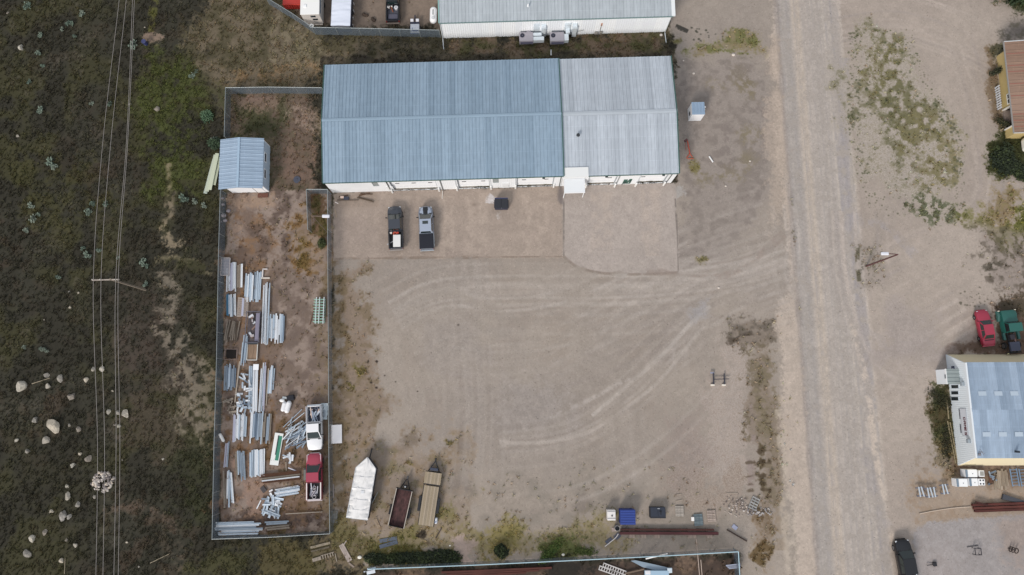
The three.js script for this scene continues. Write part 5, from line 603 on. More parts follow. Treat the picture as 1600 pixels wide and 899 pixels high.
  { const t = thing('wooden_pallet', 'worn grey plank pair on the weeds left of the long board', 'pallet', P(501, 854), 0.24); mesh('plank', box(2.5, 0.07, 0.28, 0, 0.1, -0.15), wood(168, 158, 142), t); mesh('plank', box(2.4, 0.07, 0.2, -0.1, 0.1, 0.32), wood(112, 104, 90), t); const u = thing('broken_pallet', 'broken pallet with bare slats near the long board', 'pallet', P(506, 870), 0.27); mesh('deck', box(1.1, 0.08, 0.42, -0.9, 0.12, 0.05), wood(172, 162, 152), u); for (let i = 0; i < 5; i++) mesh('slat', box(0.09, 0.08, 0.42, -0.1 + i * 0.32, 0.14, 0.05), wood(190, 180, 170), u); mesh('edge_board', box(1.7, 0.06, 0.08, 0.55, 0.16, -0.2), wood(176, 166, 156), u); mesh('edge_board', box(0.08, 0.06, 1.0, 1.45, 0.1, 0.5), wood(190, 182, 172), u); }
  { const t = thing('long_board', 'long pale weathered board near the fence corner', 'board', P(540, 862), -0.0); const a = P(533, 851).sub(P(540, 862)), b = P(547, 877).sub(P(540, 862)); mesh('plank', bar(a.setY(0.08), b.setY(0.08), 0.62, 0.08), wood(196, 184, 180), t); mesh('strip', bar(P(537, 852).sub(P(540, 862)).setY(0.15), P(541.5, 845).sub(P(540, 862)).setY(0.12), 0.12, 0.06), wood(198, 188, 182), t); mesh('strip', bar(P(545, 880).sub(P(540, 862)).setY(0.06), P(553, 886.5).sub(P(540, 862)).setY(0.06), 0.2, 0.06), wood(170, 156, 148), t); }
  for (const [x, y, r, l] of [[562, 871, 0.22, 'white bag scrap at the edge of the dark bush'], [703, 853, 0.1, 'tiny white scrap on the bare dirt strip'], [880, 867, 0.16, 'white bag scrap in the green weeds']]) tag(mesh('bag_scrap', new THREE.IcosahedronGeometry(r, 1).scale(1.3, 0.5, 1), M(230, 226, 216, 0.6), null, P(x, y).setY(r * 0.4)), l, 'litter');
}
{ // near the workshop
  crate('waste_bin', 'black two lid waste bin standing before the middle overhead door', 'waste bin', 772.5, 309.5, 794, 325, 1.25, M(30, 38, 66, 0.5), (t, w, d, h, m) => { mesh('bin_body', rbox(w * 0.94, h - 0.15, d * 0.92, 0.04, 0, h / 2, 0), m, t); for (const s of [-1, 1]) mesh('lid', rbox(w * 0.48, 0.07, d, 0.03, s * w * 0.245, h - 0.03, 0).rotateX(0.05), M(36, 38, 46, 0.5), t); mesh('lid_hinge', cyl(0.05, 0.05, w * 0.95, 0, h, -d / 2 + 0.02, 'x', 8), M(48, 60, 110, 0.5), t); mesh('label_plate', box(0.75, 0.2, 0.03, 0.05, h - 0.25, d * 0.47), M(218, 222, 228, 0.5), t); for (const x of [-1, 1]) mesh('lift_pocket', box(0.12, 0.18, d * 0.8, x * w * 0.49, h * 0.6, 0), M(24, 30, 54, 0.6), t); });
  { const t = thing('equipment_cabinet', 'white utility cabinet standing on the gravel east of the workshop', 'cabinet', V(25.35, 0, -39.0), 0.02); mesh('cabinet_body', rbox(1.72, 2.2, 1.7, 0.03, 0, 1.12, 0), M(232, 234, 238, 0.5), t); const g = ribbed(0.43, 1.8, 1, 0.03); for (let i = 0; i < 4; i++) mesh('roof_panel', g, sheet(150, 172, 196, 0.5), t, V((i - 1.5) * 0.44, 2.25, -0.02)); mesh('vent_grille', box(0.03, 0.6, 0.5, -0.87, 1.0, 0.2), M(70, 76, 84, 0.6), t); mesh('door_leaf', rbox(0.8, 1.9, 0.03, 0.01, 0.1, 1.05, 0.86), M(238, 239, 242, 0.5), t); mesh('gas_regulator', join([cyl(0.12, 0.12, 0.25, 1.0, 1.9, -0.3), cyl(0.1, 0.1, 0.2, 1.05, 1.5, -0.1), rod(V(1.0, 0, -0.3), V(1.0, 1.9, -0.3), 0.03)]), M(226, 226, 226, 0.5), t); }
  { const t = thing('engine_hoist', 'orange red steel hoist frame beside the extension wall', 'hoist', P(1076, 233)), m = M(184, 78, 54, 0.6), q = (x, y, h) => P(x, y, h).sub(P(1076, 233).setY(0)); mesh('mast', bar(q(1074, 219, 0.2), q(1078, 240, 0.2), 0.12, 0.12), m, t); mesh('boom', bar(q(1070, 221, 0.9), q(1074, 218, 0.9), 0.3, 0.25), M(96, 58, 58, 0.7), t); mesh('leg', bar(q(1078, 240, 0.12), q(1073, 247, 0.12), 0.1, 0.1), m, t); mesh('leg', bar(q(1074, 248, 0.1), q(1084, 248, 0.1), 0.08, 0.08), M(190, 104, 78, 0.6), t); mesh('brace', bar(q(1071, 222, 0.3), q(1072, 235, 0.1), 0.05, 0.05), M(160, 90, 78, 0.6), t); mesh('brace', bar(q(1078, 240, 0.2), q(1082, 246, 0.1), 0.08, 0.08), m, t); }
  tag(mesh('plastic_pipe', rod(P(1108, 245).setY(0.1), P(1114, 254).setY(0.1), 0.1), M(230, 230, 230, 0.5)), 'short white pipe lying on the east gravel pad', 'pipe'); { const t = thing('timber_offcut', 'weathered timber offcut on the weeds beside the road verge', 'timber', P(1098, 75), 0.55); mesh('timber', rbox(1.1, 0.16, 0.26, 0.02, 0, 0.08, 0), wood(150, 138, 118), t); mesh('batten', box(0.9, 0.05, 0.08, 0.05, 0.19, 0.02), wood(168, 156, 136), t); }
  for (const [x, y, r] of [[1146, 86, 0.22], [1084, 115, 0.16], [1068, 95, 0.1], [1134, 291, 0.12], [1172, 252, 0.12], [1123, 450, 0.14], [1033, 55, 0.2]]) tag(mesh('pale_stone', new THREE.DodecahedronGeometry(r, 1).scale(1.2, 0.6, 1), M(206, 196, 186, 0.9), null, P(x, y).setY(r * 0.3)), 'small pale stone lying on the gravel', 'stone', 'small stones on the gravel');
  { const t = thing('scrap_heap', 'dark junk with a pale tray against the workshop corner', 'scrap', P(541, 309)), r = rng(12), o = P(541, 309); for (const [x, y, x1, y1, w, c] of [[530, 308, 544, 305, 0.1, [104, 78, 62]], [527, 313, 560, 313.5, 0.08, [112, 98, 86]], [561, 306, 578, 302, 0.14, [110, 84, 64]], [563, 303, 582, 304, 0.1, [98, 76, 60]], [558, 309, 584, 316, 0.12, [104, 90, 76]], [560, 308, 582, 314, 0.07, [92, 78, 66]]]) mesh('pole', bar(P(x, y).sub(o).setY(0.06 + r() * 0.1), P(x1, y1).sub(o).setY(0.06 + r() * 0.1), w, 0.08), wood(...c), t); mesh('tray', rbox(0.5, 0.14, 0.3, 0.03, P(535, 309).sub(o).x, 0.2, 0), M(214, 190, 178, 0.6), t); mesh('crate', rbox(0.7, 0.3, 0.45, 0.03, 0.05, 0.16, 0.15), M(54, 58, 74, 0.7), t); }
  tag(mesh('plank', bar(P(523.5, 316).setY(0.04), P(528.5, 318.5).setY(0.04), 0.12, 0.05), M(226, 216, 210, 0.7)), 'short white stick at the workshop corner', 'stick'); tag(mesh('plank', bar(P(523.5, 327).setY(0.04), P(526, 340).setY(0.04), 0.12, 0.05), wood(196, 178, 160)), 'thin pale stick along the fence foot', 'stick');
  { const t = thing('sawhorse_frame', 'black H shaped steel frame lying on two white blocks', 'frame', P(1121, 593)), o = P(1121, 593), q = (x, y, h) => P(x, y).sub(o).setY(h), k = M(50, 50, 62, 0.6); mesh('side_bar', bar(q(1113.5, 583, 0.3), q(1114, 601, 0.3), 0.12, 0.12), k, t); mesh('side_bar', bar(q(1130.5, 584, 0.3), q(1131, 601, 0.3), 0.12, 0.12), k, t); mesh('cross_bar', bar(q(1113, 593, 0.36), q(1138, 592.5, 0.36), 0.1, 0.08), k, t); for (const x of [1113, 1130.5]) mesh('foot_block', rbox(0.5, 0.26, 0.22, 0.03, q(x, 602, 0).x, 0.13, q(x, 602, 0).z), M(226, 218, 206, 0.7), t); mesh('head_plate', box(0.5, 0.06, 0.2, q(1112, 583, 0).x, 0.3, q(1112, 583, 0).z), M(140, 142, 160, 0.6), t); }
  { const a = P(526.5, 678.5), t = thing('sign_panel', 'blank white board lying outside the east fence', 'board', a, 0.05); mesh('panel', rbox(1.35, 0.08, 2.35, 0.02, 0, 0.2, 0), M(238, 236, 238, 0.5), t); mesh('batten', box(1.2, 0.14, 0.1, 0, 0.08, 0.7), wood(150, 140, 130), t); mesh('batten', box(1.2, 0.14, 0.1, 0, 0.08, -0.7), wood(150, 140, 130), t); }
  tag(mesh('plywood_sheet', rbox(0.8, 0.05, 1.5, 0.01, 0, 0.05, 0), wood(152, 152, 150), null, P(522.5, 808)), 'grey plywood sheet against the fence corner', 'plywood'); tag(mesh('strip_of_wood', bar(P(521, 757).setY(0.05), P(521, 778).setY(0.05), 0.16, 0.06), wood(170, 162, 164)), 'grey batten along the outside of the east fence', 'batten');
  { const t = thing('fibreglass_sheets', 'pale green translucent roofing sheets leaning beside the shed', 'sheets', P(332, 272), 0), o = P(332, 272), q = (x, y, h) => P(x, y).sub(o).setY(h); for (const [a, b, c, d, w, h, col] of [[338, 243, 324, 300, 0.55, 0.25, [206, 212, 192]], [341, 241, 329, 298, 0.5, 0.36, [214, 220, 196]], [335, 250, 321, 303, 0.5, 0.14, [192, 202, 190]], [344, 246, 335, 290, 0.45, 0.2, [200, 206, 180]]]) mesh('roofing_sheet', bar(q(a, b, h), q(c, d, h), w, 0.03), M(...col, 0.45, 0, { transmission: 0.2, thickness: 0 }), t); }
}
{ // light poles and the power line
  const lampPole = (label, base, top, head, h, r, c) => { const b = P(...base), t = thing('street_lamp', label, 'lamp', b), q = P(...top, h).sub(b), k = P(...head, h + 0.1).sub(b); mesh('pole', rod(V(0, 0, 0), V(q.x, h, q.z), r, r * 0.7), c, t); mesh('arm', tube([V(q.x, h - 0.05, q.z), V(q.x * 0.98 + k.x * 0.02, h + 0.1, q.z), k.clone().lerp(V(q.x, h + 0.1, q.z), 0.5), k], 0.06), c, t); mesh('lamp_head', rbox(0.95, 0.24, 0.4, 0.1, k.x - (k.x < q.x ? 0.4 : -0.4), h + 0.1, k.z, 3), M(220, 222, 230, 0.4), t); };
  lampPole('leaning brown lamp post with white head on the weedy verge', [1354, 416], [1403, 398], [1388, 396.5], 7.55, 0.13, M(92, 62, 62, 0.7)); lampPole('slim grey lamp post with white head at the gate fence', [512, 364], [488, 338], [504, 338], 7.2, 0.05, M(112, 96, 86, 0.7));
  const b = P(227, 453), t = thing('power_pole', 'wooden power pole with one wide crossarm in the prairie', 'power pole', b), wd = wood(150, 138, 124), h = 8.0, top = P(173, 437, h).sub(b); mesh('pole', rod(V(0, 0, 0), V(top.x, h + 0.2, top.z), 0.16, 0.1, 12), wood(176, 164, 150), t);
  const xs = [145.5, 157.5, 180.5, 184.5]; mesh('crossarm', bar(P(143.5, 438, h).sub(b), P(186, 437, h).sub(b), 0.13, 0.16), wood(206, 196, 190), t); for (const x of xs) mesh('insulator', cyl(0.06, 0.09, 0.22, P(x, 437.5, h).sub(b).x, h + 0.18, P(x, 437.5, h).sub(b).z), M(196, 190, 180, 0.3), t);
  const nx = [[160, 225, 187, -10], [172.5, 225, 198, -10], [197, 225, 207, -10], [199, 225, 210, -10]], sx = [[152, 700, 149, 930], [163, 700, 160, 930], [181, 700, 177, 930], [187, 700, 184, 930]];
  xs.forEach((x, i) => { const a = P(x, 437.5, h + 0.3), m1 = P(nx[i][0], nx[i][1], h - 0.3), m2 = P(nx[i][2], nx[i][3], h - 0.2), s1 = P(sx[i][0], sx[i][1], h - 0.3), s2 = P(sx[i][2], sx[i][3], h), far = m2.clone().add(m2.clone().sub(m1).multiplyScalar(0.8)), farS = s2.clone().add(s2.clone().sub(s1).multiplyScalar(0.8)); tag(mesh('power_wire', tube([farS.setY(h + 0.2), s2, s1, a, m1, m2, far.setY(h + 0.2)], 0.022, 120, 5), M(168, 162, 158, 0.5)), ['outermost wire at the crossarm tip over open prairie', 'inner wire next to the outermost crossarm wire', 'wire on the yard side beside the pole top', 'wire at the crossarm tip on the yard side'][i], 'wire', 'overhead wires on the power pole'); });
}
// ---------------------------------------------------------------- fences
const meshAlpha = (() => { const n = 64, t = dataTex(n, n, (u, v) => { const a = Math.abs(((u + v) % 1) - 0.5), b = Math.abs(((u - v + 1) % 1) - 0.5), s = a > 0.31 || b > 0.31 ? 255 : 0; return [s, s, s]; }, false); return t; })();
const fenceMesh = new THREE.MeshStandardMaterial({ color: 0x6c7883, roughness: 0.5, metalness: 0.2, alphaMap: meshAlpha, transparent: true, side: THREE.DoubleSide }), GALV = M(168, 176, 178, 0.4, 0.5);
// one run of chain link along ground points given by the plan position of its top rail
function chainLink(label, pts, h = 2, o = {}) {
  const w = pts.map(([x, y]) => P(x, y, h)), t = thing('chain_link_fence', label, 'fence', V(w[0].x, 0, w[0].z));
  for (let i = 0; i < w.length - 1; i++) {
    const a = w[i].clone().sub(t.position), b = w[i + 1].clone().sub(t.position), L = Math.hypot(b.x - a.x, b.z - a.z), n = Math.max(1, Math.round(L / 3)), ang = Math.atan2(a.z - b.z, b.x - a.x);
    mesh('top_rail', rod(V(a.x, h, a.z), V(b.x, h, b.z), o.r ?? 0.035, o.r ?? 0.035, 8), o.rail ?? GALV, t);
    for (let k = 0; k < n; k++) { const p = a.clone().lerp(b, (k + 0.5) / n), g = new THREE.PlaneGeometry(L / n, h - 0.06), uv = g.attributes.uv; for (let q = 0; q < 4; q++) uv.setXY(q, uv.getX(q) * L / n / 0.08, uv.getY(q) * h / 0.08); mesh('mesh_panel', g, fenceMesh, t, V(p.x, h / 2, p.z), ang); }
    for (let k = i ? 1 : 0; k <= n; k++) { const p = a.clone().lerp(b, k / n); mesh('post', cyl(0.045, 0.045, h + 0.06, p.x, h / 2, p.z, 'y', 8), GALV, t); }
  }
  return t;
}
chainLink('chain link fence along the prairie side of the scrap yard', [[344, 296], [341, 400], [338, 560], [334, 700], [331, 843]]); chainLink('short chain link fence running past the shed to the far corner', [[350, 213], [352, 137]]); chainLink('chain link fence from the shed corner to the workshop', [[352, 137], [420, 136], [502, 137]]); chainLink('chain link fence across the end of the scrap yard by the trailers', [[331, 843], [420, 840], [515, 834.5]]); chainLink('long chain link fence between scrap yard and gravel yard', [[515, 834.5], [513.5, 700], [513, 560], [512, 420], [511.5, 297]], 2); chainLink('short chain link return at the workshop corner', [[479, 296], [511, 296]]); chainLink('chain link gate leaf standing open inside the yard', [[478.5, 297], [480.5, 358]]); chainLink('angled chain link fence round the neighbouring vehicle yard', [[414, -5], [455, 20], [487, 42]]); chainLink('chain link fence in front of the camper and black pickup', [[487, 42.5], [560, 44], [686, 47]]); chainLink('chain link fence round the cluttered neighbouring lot', [[575, 890], [740, 883.5], [900, 876], [1040, 869], [1154, 862.5]], 2, { rail: M(178, 206, 218, 0.4), r: 0.06 }); chainLink('chain link side fence of the cluttered neighbouring lot', [[1154, 862.5], [1157, 915]], 2, { rail: M(178, 206, 218, 0.4), r: 0.06 });
// ---------------------------------------------------------------- stock in the scrap yard
const STEEL = { w: [232, 235, 239], b: [202, 214, 225], g: [166, 178, 190], d: [140, 156, 174], n: [190, 180, 170], t: [126, 112, 100], c: [70, 128, 160], r: [130, 94, 76], p: [206, 206, 220] };
const steelMat = (k) => 'ntr'.includes(k) ? wood(...STEEL[k]) : M(...STEEL[k], 0.42, 0.12);
const chan = new Map();
function channel(w, L) { const k = w.toFixed(2) + '_' + L.toFixed(1); if (!chan.has(k)) chan.set(k, join([box(w, 0.03, L, 0, 0.06, 0), box(0.025, 0.1, L, -w / 2 + 0.0125, 0.1, 0), box(0.025, 0.1, L, w / 2 - 0.0125, 0.1, 0)])); return chan.get(k); }
// lengths lying side by side: centre line from a to b (plan points), total width in plan points, n lengths, kinds
function lengths(name, label, cat, part, a, b, wid, kinds0, o = {}) {
  const kinds = [...Array(Math.round(kinds0.length * 1.5))].map((_, i) => kinds0[Math.floor(i / 1.5)]);
  const A = P(...a), B = P(...b), mid = A.clone().lerp(B, 0.5), L = A.distanceTo(B), t = thing(name, label, cat, mid, Math.atan2(B.x - A.x, B.z - A.z)), r = rng(o.seed ?? Math.round(a[0] * 7 + a[1])), n = kinds.length, W = wid / 11.9, w = W / n, j = (o.j ?? 0.12) * 1.35;
  for (let i = 0; i < n; i++) { const l = L * (1 - j * r() * 1.6), m = mesh(part, channel(Math.max(0.09, w * (0.8 + r() * 0.22)), Math.round(l * 5) / 5), steelMat(kinds[i]), t, V((i - (n - 1) / 2) * w, (o.y ?? 0) + r() * 0.22, (L - l) * (r() - 0.5)), (r() - 0.5) * (o.fan ?? 0.03)); m.rotation.z = (r() - 0.5) * 0.5; }
  for (const z of [-0.32, 0.32]) if (!o.loose) mesh('bearer', box(W * 1.05, 0.09, 0.1, 0, -0.02 + (o.y ?? 0), z * L), wood(120, 100, 84), t);
  return t;
}
lengths('steel_bundle', 'white channel bundle beside the grey framed grate', 'steel bundle', 'channel', [362.5, 410], [362, 457], 15, 'wwpww'); lengths('steel_bundle', 'two spaced beams, one tan and one white', 'steel bundle', 'channel', [376, 413], [375.5, 450], 9, 'nw', { j: 0.05 }); lengths('steel_bundle', 'pale blue channel bundle between tan beam and I shaped post', 'steel bundle', 'channel', [397, 424], [394, 473], 25, 'bwbwgbb'); lengths('steel_bundle', 'long pale channels, longest of the pile by the bare dirt', 'steel bundle', 'channel', [418.5, 441], [414, 540], 11, 'wbwb', { j: 0.06 }); lengths('steel_bundle', 'wide pale blue channel pile ending by the bare dirt', 'steel bundle', 'channel', [433, 490], [431.5, 537], 25, 'bwbwwwbd', { j: 0.14 });
lengths('steel_bundle', 'channel bundle with one bright blue sheet', 'steel bundle', 'channel', [361.5, 459], [362, 496], 15, 'cbwgw', { j: 0.08 }); lengths('pole_pile', 'fanned pile of weathered grey poles', 'pole pile', 'pole', [365, 501], [361, 536], 20, 'nntnnntn', { fan: 0.25 }); lengths('steel_bundle', 'slim blue channels beside the dirt filled frame', 'steel bundle', 'channel', [385, 523], [380.5, 572], 9, 'bdbg'); lengths('steel_bundle', 'dull blue channel bundle below the black pit', 'steel bundle', 'channel', [360.5, 568], [359, 612], 17, 'gdbdgd', { j: 0.14 }); lengths('steel_bundle', 'blue channels around a square white plate', 'steel bundle', 'channel', [397, 570], [395, 648], 14, 'bgww', { j: 0.1 }); lengths('steel_bundle', 'narrow pale channels left of the long thin pole', 'steel bundle', 'channel', [414, 566], [409, 645], 9, 'wbp', { j: 0.08 }); lengths('steel_bundle', 'short blue channels right of the long thin pole', 'steel bundle', 'channel', [426, 571], [422.5, 616], 9, 'bwb', { j: 0.12 });
lengths('steel_bundle', 'white channel pile left of the grey blue lengths', 'steel bundle', 'channel', [376, 646], [374, 692], 21, 'pwwbwwb', { j: 0.14 }); lengths('steel_bundle', 'grey blue lengths with brown strips along one side', 'steel bundle', 'channel', [409, 643], [406, 694], 32, 'wbdbgbntgn', { j: 0.16 }); lengths('steel_bundle', 'single long lilac channel by the prairie fence', 'steel bundle', 'channel', [356.5, 690], [353, 731], 5, 'pg', { j: 0.04 }); lengths('steel_bundle', 'splayed pale channels tapering beside the prairie fence', 'steel bundle', 'channel', [357, 735], [357.5, 793], 15, 'nwbw', { fan: 0.16, j: 0.15 }); lengths('steel_bundle', 'blue grey bundle nearest the splayed channels', 'steel bundle', 'channel', [375, 704], [377.5, 753], 15, 'nbgbg', { j: 0.15 }); lengths('steel_bundle', 'blue and white bundle beside the green striped panel', 'steel bundle', 'channel', [402.5, 702], [402, 746], 23, 'bgwbww', { j: 0.08 });
lengths('timber_stack', 'brown timbers and one white rail stacked crosswise', 'timber stack', 'timber', [406, 749], [470, 742], 14, 'rwnrr', { j: 0.05, fan: 0.02 }); lengths('steel_bundle', 'pale channels lying crosswise near the red pickup', 'steel bundle', 'channel', [429, 771], [469, 764], 12, 'bwbw', { j: 0.08 }); lengths('steel_bundle', 'white channels beside the scrap yard end fence', 'steel bundle', 'channel', [336, 826], [413, 824], 19, 'bwgwb', { j: 0.12 }); lengths('pole_pile', 'thin dark poles beside the lower white channels', 'pole pile', 'pole', [414, 822], [457, 819], 12, 'ntg', { j: 0.12, fan: 0.08 });
const offcuts = (name, label, x0, y0, x1, y1, n, cs, seed, len = 1.0, dir) => { const o = P((x0 + x1) / 2, (y0 + y1) / 2), a = P(x0, y0), b = P(x1, y1), t = thing(name, label, 'offcuts', o), r = rng(seed); for (let i = 0; i < n; i++) { const l = len * (0.5 + r() * 0.8), m = mesh('offcut', channel((dir !== undefined ? 0.07 : 0.14) + Math.round(r() * 3) * (dir !== undefined ? 0.03 : 0.05), Math.round(l * 5) / 5), steelMat(cs[i % cs.length]), t, V((r() - 0.5) * (b.x - a.x), 0.03 + r() * 0.3, (r() - 0.5) * (b.z - a.z)), dir !== undefined ? dir + (r() - 0.5) * 1.1 : r() < 0.5 ? (r() - 0.5) * 1.2 : 1.5 + (r() - 0.5)); m.rotation.z = (r() - 0.5) * 0.6; } return t; };
offcuts('stick_heap', 'loose pale sticks heaped below the dull blue bundle', 353, 622, 366, 648, 16, 'nntn', 71, 1.2); offcuts('offcut_heap', 'jumbled pale blue offcuts between the channel bundles', 376, 575, 389, 645, 30, 'bwgwd', 4, 0.9); offcuts('offcut_heap', 'compact heap of blue white offcuts near the crosswise channels', 413, 778, 436, 803, 26, 'bwbg', 6, 1.5); offcuts('offcut_heap', 'tangled thin metal strips beside the white pickup', 449, 660, 478, 696, 60, 'bgdwgt', 9, 1.7, -0.7); offcuts('offcut_heap', 'small bright metal offcuts above the timber stack', 440, 713, 458, 720, 7, 'wb', 15, 1.3);
for (const [a, b, c, d, w, k, l, n] of [[375.5, 565, 366, 640, 0.16, 'n', 'long thin pole leaning between bundles', 'pole'], [420.5, 576, 416, 634, 0.16, 'n', 'long thin tan pole between pale channels', 'pole'], [447, 803, 504, 800, 0.1, 'n', 'single thin pole lying near the scrap yard end fence', 'pole'], [492, 480, 484, 508, 0.08, 'r', 'thin brown stick beside the green rack', 'stick'], [424, 715, 424, 715, 0.1, 'n', '', ''], [443, 668, 472, 640, 0.09, 'g', 'long thin bar rising from the tangled strips', 'bar'], [450, 666, 476, 645, 0.08, 'b', 'second thin bar beside the tangled strips', 'bar'], [402, 795, 408, 782, 0.14, 'w', 'short white length left of the compact heap', 'bar'], [447.5, 722, 447.5, 736, 0.08, 'n', 'thin upright drawn stick above the timber stack', 'stick'], [451, 731, 463, 736, 0.12, 'p', 'pale stick lying above the timber stack', 'stick'], [428, 563, 428, 563, 0, 'n', '', '']]) if (l) tag(mesh('loose_' + n, bar(P(a, b).setY(0.25), P(c, d).setY(0.1), w, 0.07), steelMat(k)), l.replace('upright drawn ', ''), n);
{ // grate, ladder racks, bins, frames, tanks, panel
  const frame = (name, label, cat, x0, y0, x1, y1, h, fn) => { const a = P(x0, y0), b = P(x1, y1), t = thing(name, label, cat, V((a.x + b.x) / 2, 0, (a.z + b.z) / 2)); fn(t, b.x - a.x, b.z - a.z, h); };
  const rim = (w, d, y, s) => join([box(w, s, s, 0, y, -d / 2), box(w, s, s, 0, y, d / 2), box(s, s, d, -w / 2, y, 0), box(s, s, d, w / 2, y, 0)]);
  frame('steel_grate', 'grey framed grate lying by the prairie fence', 'grate', 348, 404, 359, 431, 0.3, (t, w, d) => { mesh('rim', rim(w, d, 0.3, 0.1), M(186, 178, 176, 0.6), t); mesh('mesh_sheet', box(w, 0.03, d, 0, 0.24, 0), M(146, 146, 154, 0.7), t); for (let i = 0; i < 6; i++) mesh('grate_bar', box(w, 0.05, 0.05, 0, 0.28, (i - 2.5) * d / 6), M(162, 160, 164, 0.6), t); });
  frame('ladder_rack', 'stacked pale rungs, ladder like rack among bundles', 'rack', 373, 465, 388, 496, 0.3, (t, w, d) => { for (const s of [-1, 1]) for (let i = 0; i < 10; i++) mesh('rung', box(w * 0.4, 0.05, 0.09, s * w * 0.27, 0.3, (i - 4.5) * d / 10), M(208, 196, 188, 0.7), t); mesh('centre_rail', box(0.26, 0.12, d * 0.9, 0, 0.28, 0), M(170, 172, 190, 0.5), t); for (const s of [-1, 1]) mesh('side_rail', box(0.05, 0.1, d, s * w * 0.49, 0.24, 0), M(148, 138, 130, 0.7), t); });
  frame('wire_crate', 'open wire crate of dark junk beside the longest channels', 'crate', 388.5, 488, 406.5, 536, 0.8, (t, w, d) => { const g = M(104, 102, 114, 0.6); mesh('floor', box(w, 0.04, d, 0, 0.1, 0), M(88, 80, 82, 0.8), t); mesh('rim', rim(w, d, 0.75, 0.07), g, t); for (let i = 0; i < 6; i++) mesh('side_bar', join([-1, 1].map((s) => box(0.04, 0.7, 0.04, s * w / 2, 0.4, (i - 2.5) * d / 5.2))), g, t); mesh('board', box(w * 0.3, 0.05, d * 0.9, w * 0.32, 0.5, 0), M(128, 124, 142, 0.7), t); const r = rng(5); for (let i = 0; i < 14; i++) mesh('junk_piece', box(0.12 + r() * 0.2, 0.1, 0.3 + r() * 0.6, (r() - 0.6) * w * 0.6, 0.2 + r() * 0.3, (r() - 0.5) * d * 0.8, r() * 3), M(...[[172, 166, 168], [72, 64, 66], [132, 108, 98], [206, 210, 218]][i % 4], 0.7), t); });
  frame('fire_pit', 'blackened square pit ringed by thin pipes', 'fire pit', 352, 546, 370, 562, 0.1, (t, w, d) => { mesh('ash_bed', rbox(w * 0.8, 0.08, d * 0.85, 0.03, 0, 0.04, -0.05), M(28, 22, 20, 0.95), t); mesh('pipe_frame', rim(w, d, 0.16, 0.06), M(128, 112, 108, 0.7), t); });
  frame('steel_box_frame', 'pale box frame filled with dirt', 'frame', 388, 537, 402, 563, 0.3, (t, w, d) => { mesh('rim', rim(w, d, 0.25, 0.1), M(204, 202, 198, 0.6), t); mesh('dirt_fill', box(w * 0.9, 0.1, d * 0.9, 0, 0.14, 0), wood(160, 136, 116), t); mesh('cross_plate', box(w, 0.1, 0.2, 0, 0.3, -d * 0.48), M(56, 60, 66, 0.7), t); });
  frame('steel_plate', 'square white plate on the blue channels', 'plate', 397.5, 569.5, 405.5, 578.5, 0.3, (t, w, d) => { mesh('plate', rbox(w, 0.06, d, 0.02, 0, 0.42, 0), M(236, 238, 242, 0.5), t); mesh('leg', box(0.1, 0.36, 0.1, 0, 0.2, 0), M(120, 128, 136, 0.6), t); });
  frame('post_stub', 'small I shaped white post above the longest channels', 'post', 408, 421, 420, 435, 0.2, (t, w, d) => { mesh('stem', box(0.14, 0.12, d, -w * 0.25, 0.12, 0), M(216, 210, 208, 0.6), t); mesh('cap', box(w * 0.6, 0.12, 0.14, 0, 0.12, -d / 2), M(206, 200, 198, 0.6), t); mesh('foot', box(w * 1.1, 0.12, 0.16, w * 0.1, 0.12, d / 2), M(214, 206, 196, 0.6), t); });
  frame('steel_rack', 'pale green steel cage against the gravel yard fence', 'rack', 492, 466, 508, 507, 0.9, (t, w, d) => { for (let k = 0; k < 2; k++) for (let i = 0; i < 9; i++) mesh('rung', box(w * 0.9, 0.05, 0.08, 0, 0.3 + k * 0.5, (i - 4) * d / 9.5), M(150, 188, 172, 0.6), t); for (const s of [-0.2, 0.08, 0.46]) mesh('upright', box(0.1, 0.1, d, s * w, 0.88, 0), M(200, 212, 214, 0.6), t); mesh('base_rail', rim(w * 0.9, d * 0.9, 0.06, 0.08), M(128, 150, 140, 0.7), t); });
  { const a = P(437, 677), b = P(428.5, 727), t = thing('sign_panel', 'white panel with a green stripe lying in the scrap yard', 'panel', a.clone().lerp(b, 0.5), Math.atan2(a.x - b.x, a.z - b.z)), L = a.distanceTo(b); mesh('panel', rbox(1.12, 0.08, L, 0.02, 0, 0.16, 0), M(226, 228, 226, 0.6), t); mesh('green_stripe', box(0.44, 0.02, L * 0.76, -0.24, 0.212, 0.13), M(56, 128, 106, 0.6), t); mesh('dark_batten', box(0.1, 0.08, L * 0.6, 0.02, 0.24, 0.5), M(60, 66, 70, 0.7), t); }  // a thin dark batten lies on the panel beside the green stripe
  for (const [a, b, r, l] of [[[445.5, 630], [442.5, 641.5], 0.27, 'white gas cylinder lying left of its larger twin'], [[453, 629], [449, 643.5], 0.33, 'larger white gas cylinder beside the black box']]) { const p = P(...a), q = P(...b), t = thing('gas_cylinder', l, 'gas cylinder', p.clone().lerp(q, 0.5), Math.atan2(q.x - p.x, q.z - p.z)), L = p.distanceTo(q); mesh('tank', new THREE.CapsuleGeometry(r, L - r * 0.8, 6, 16).rotateX(Math.PI / 2).translate(0, r, 0), M(236, 236, 238, 0.45), t); mesh('collar', cyl(r * 0.5, r * 0.5, 0.2, 0, r, -L / 2 - 0.1, 'z'), M(206, 208, 212, 0.5), t); }
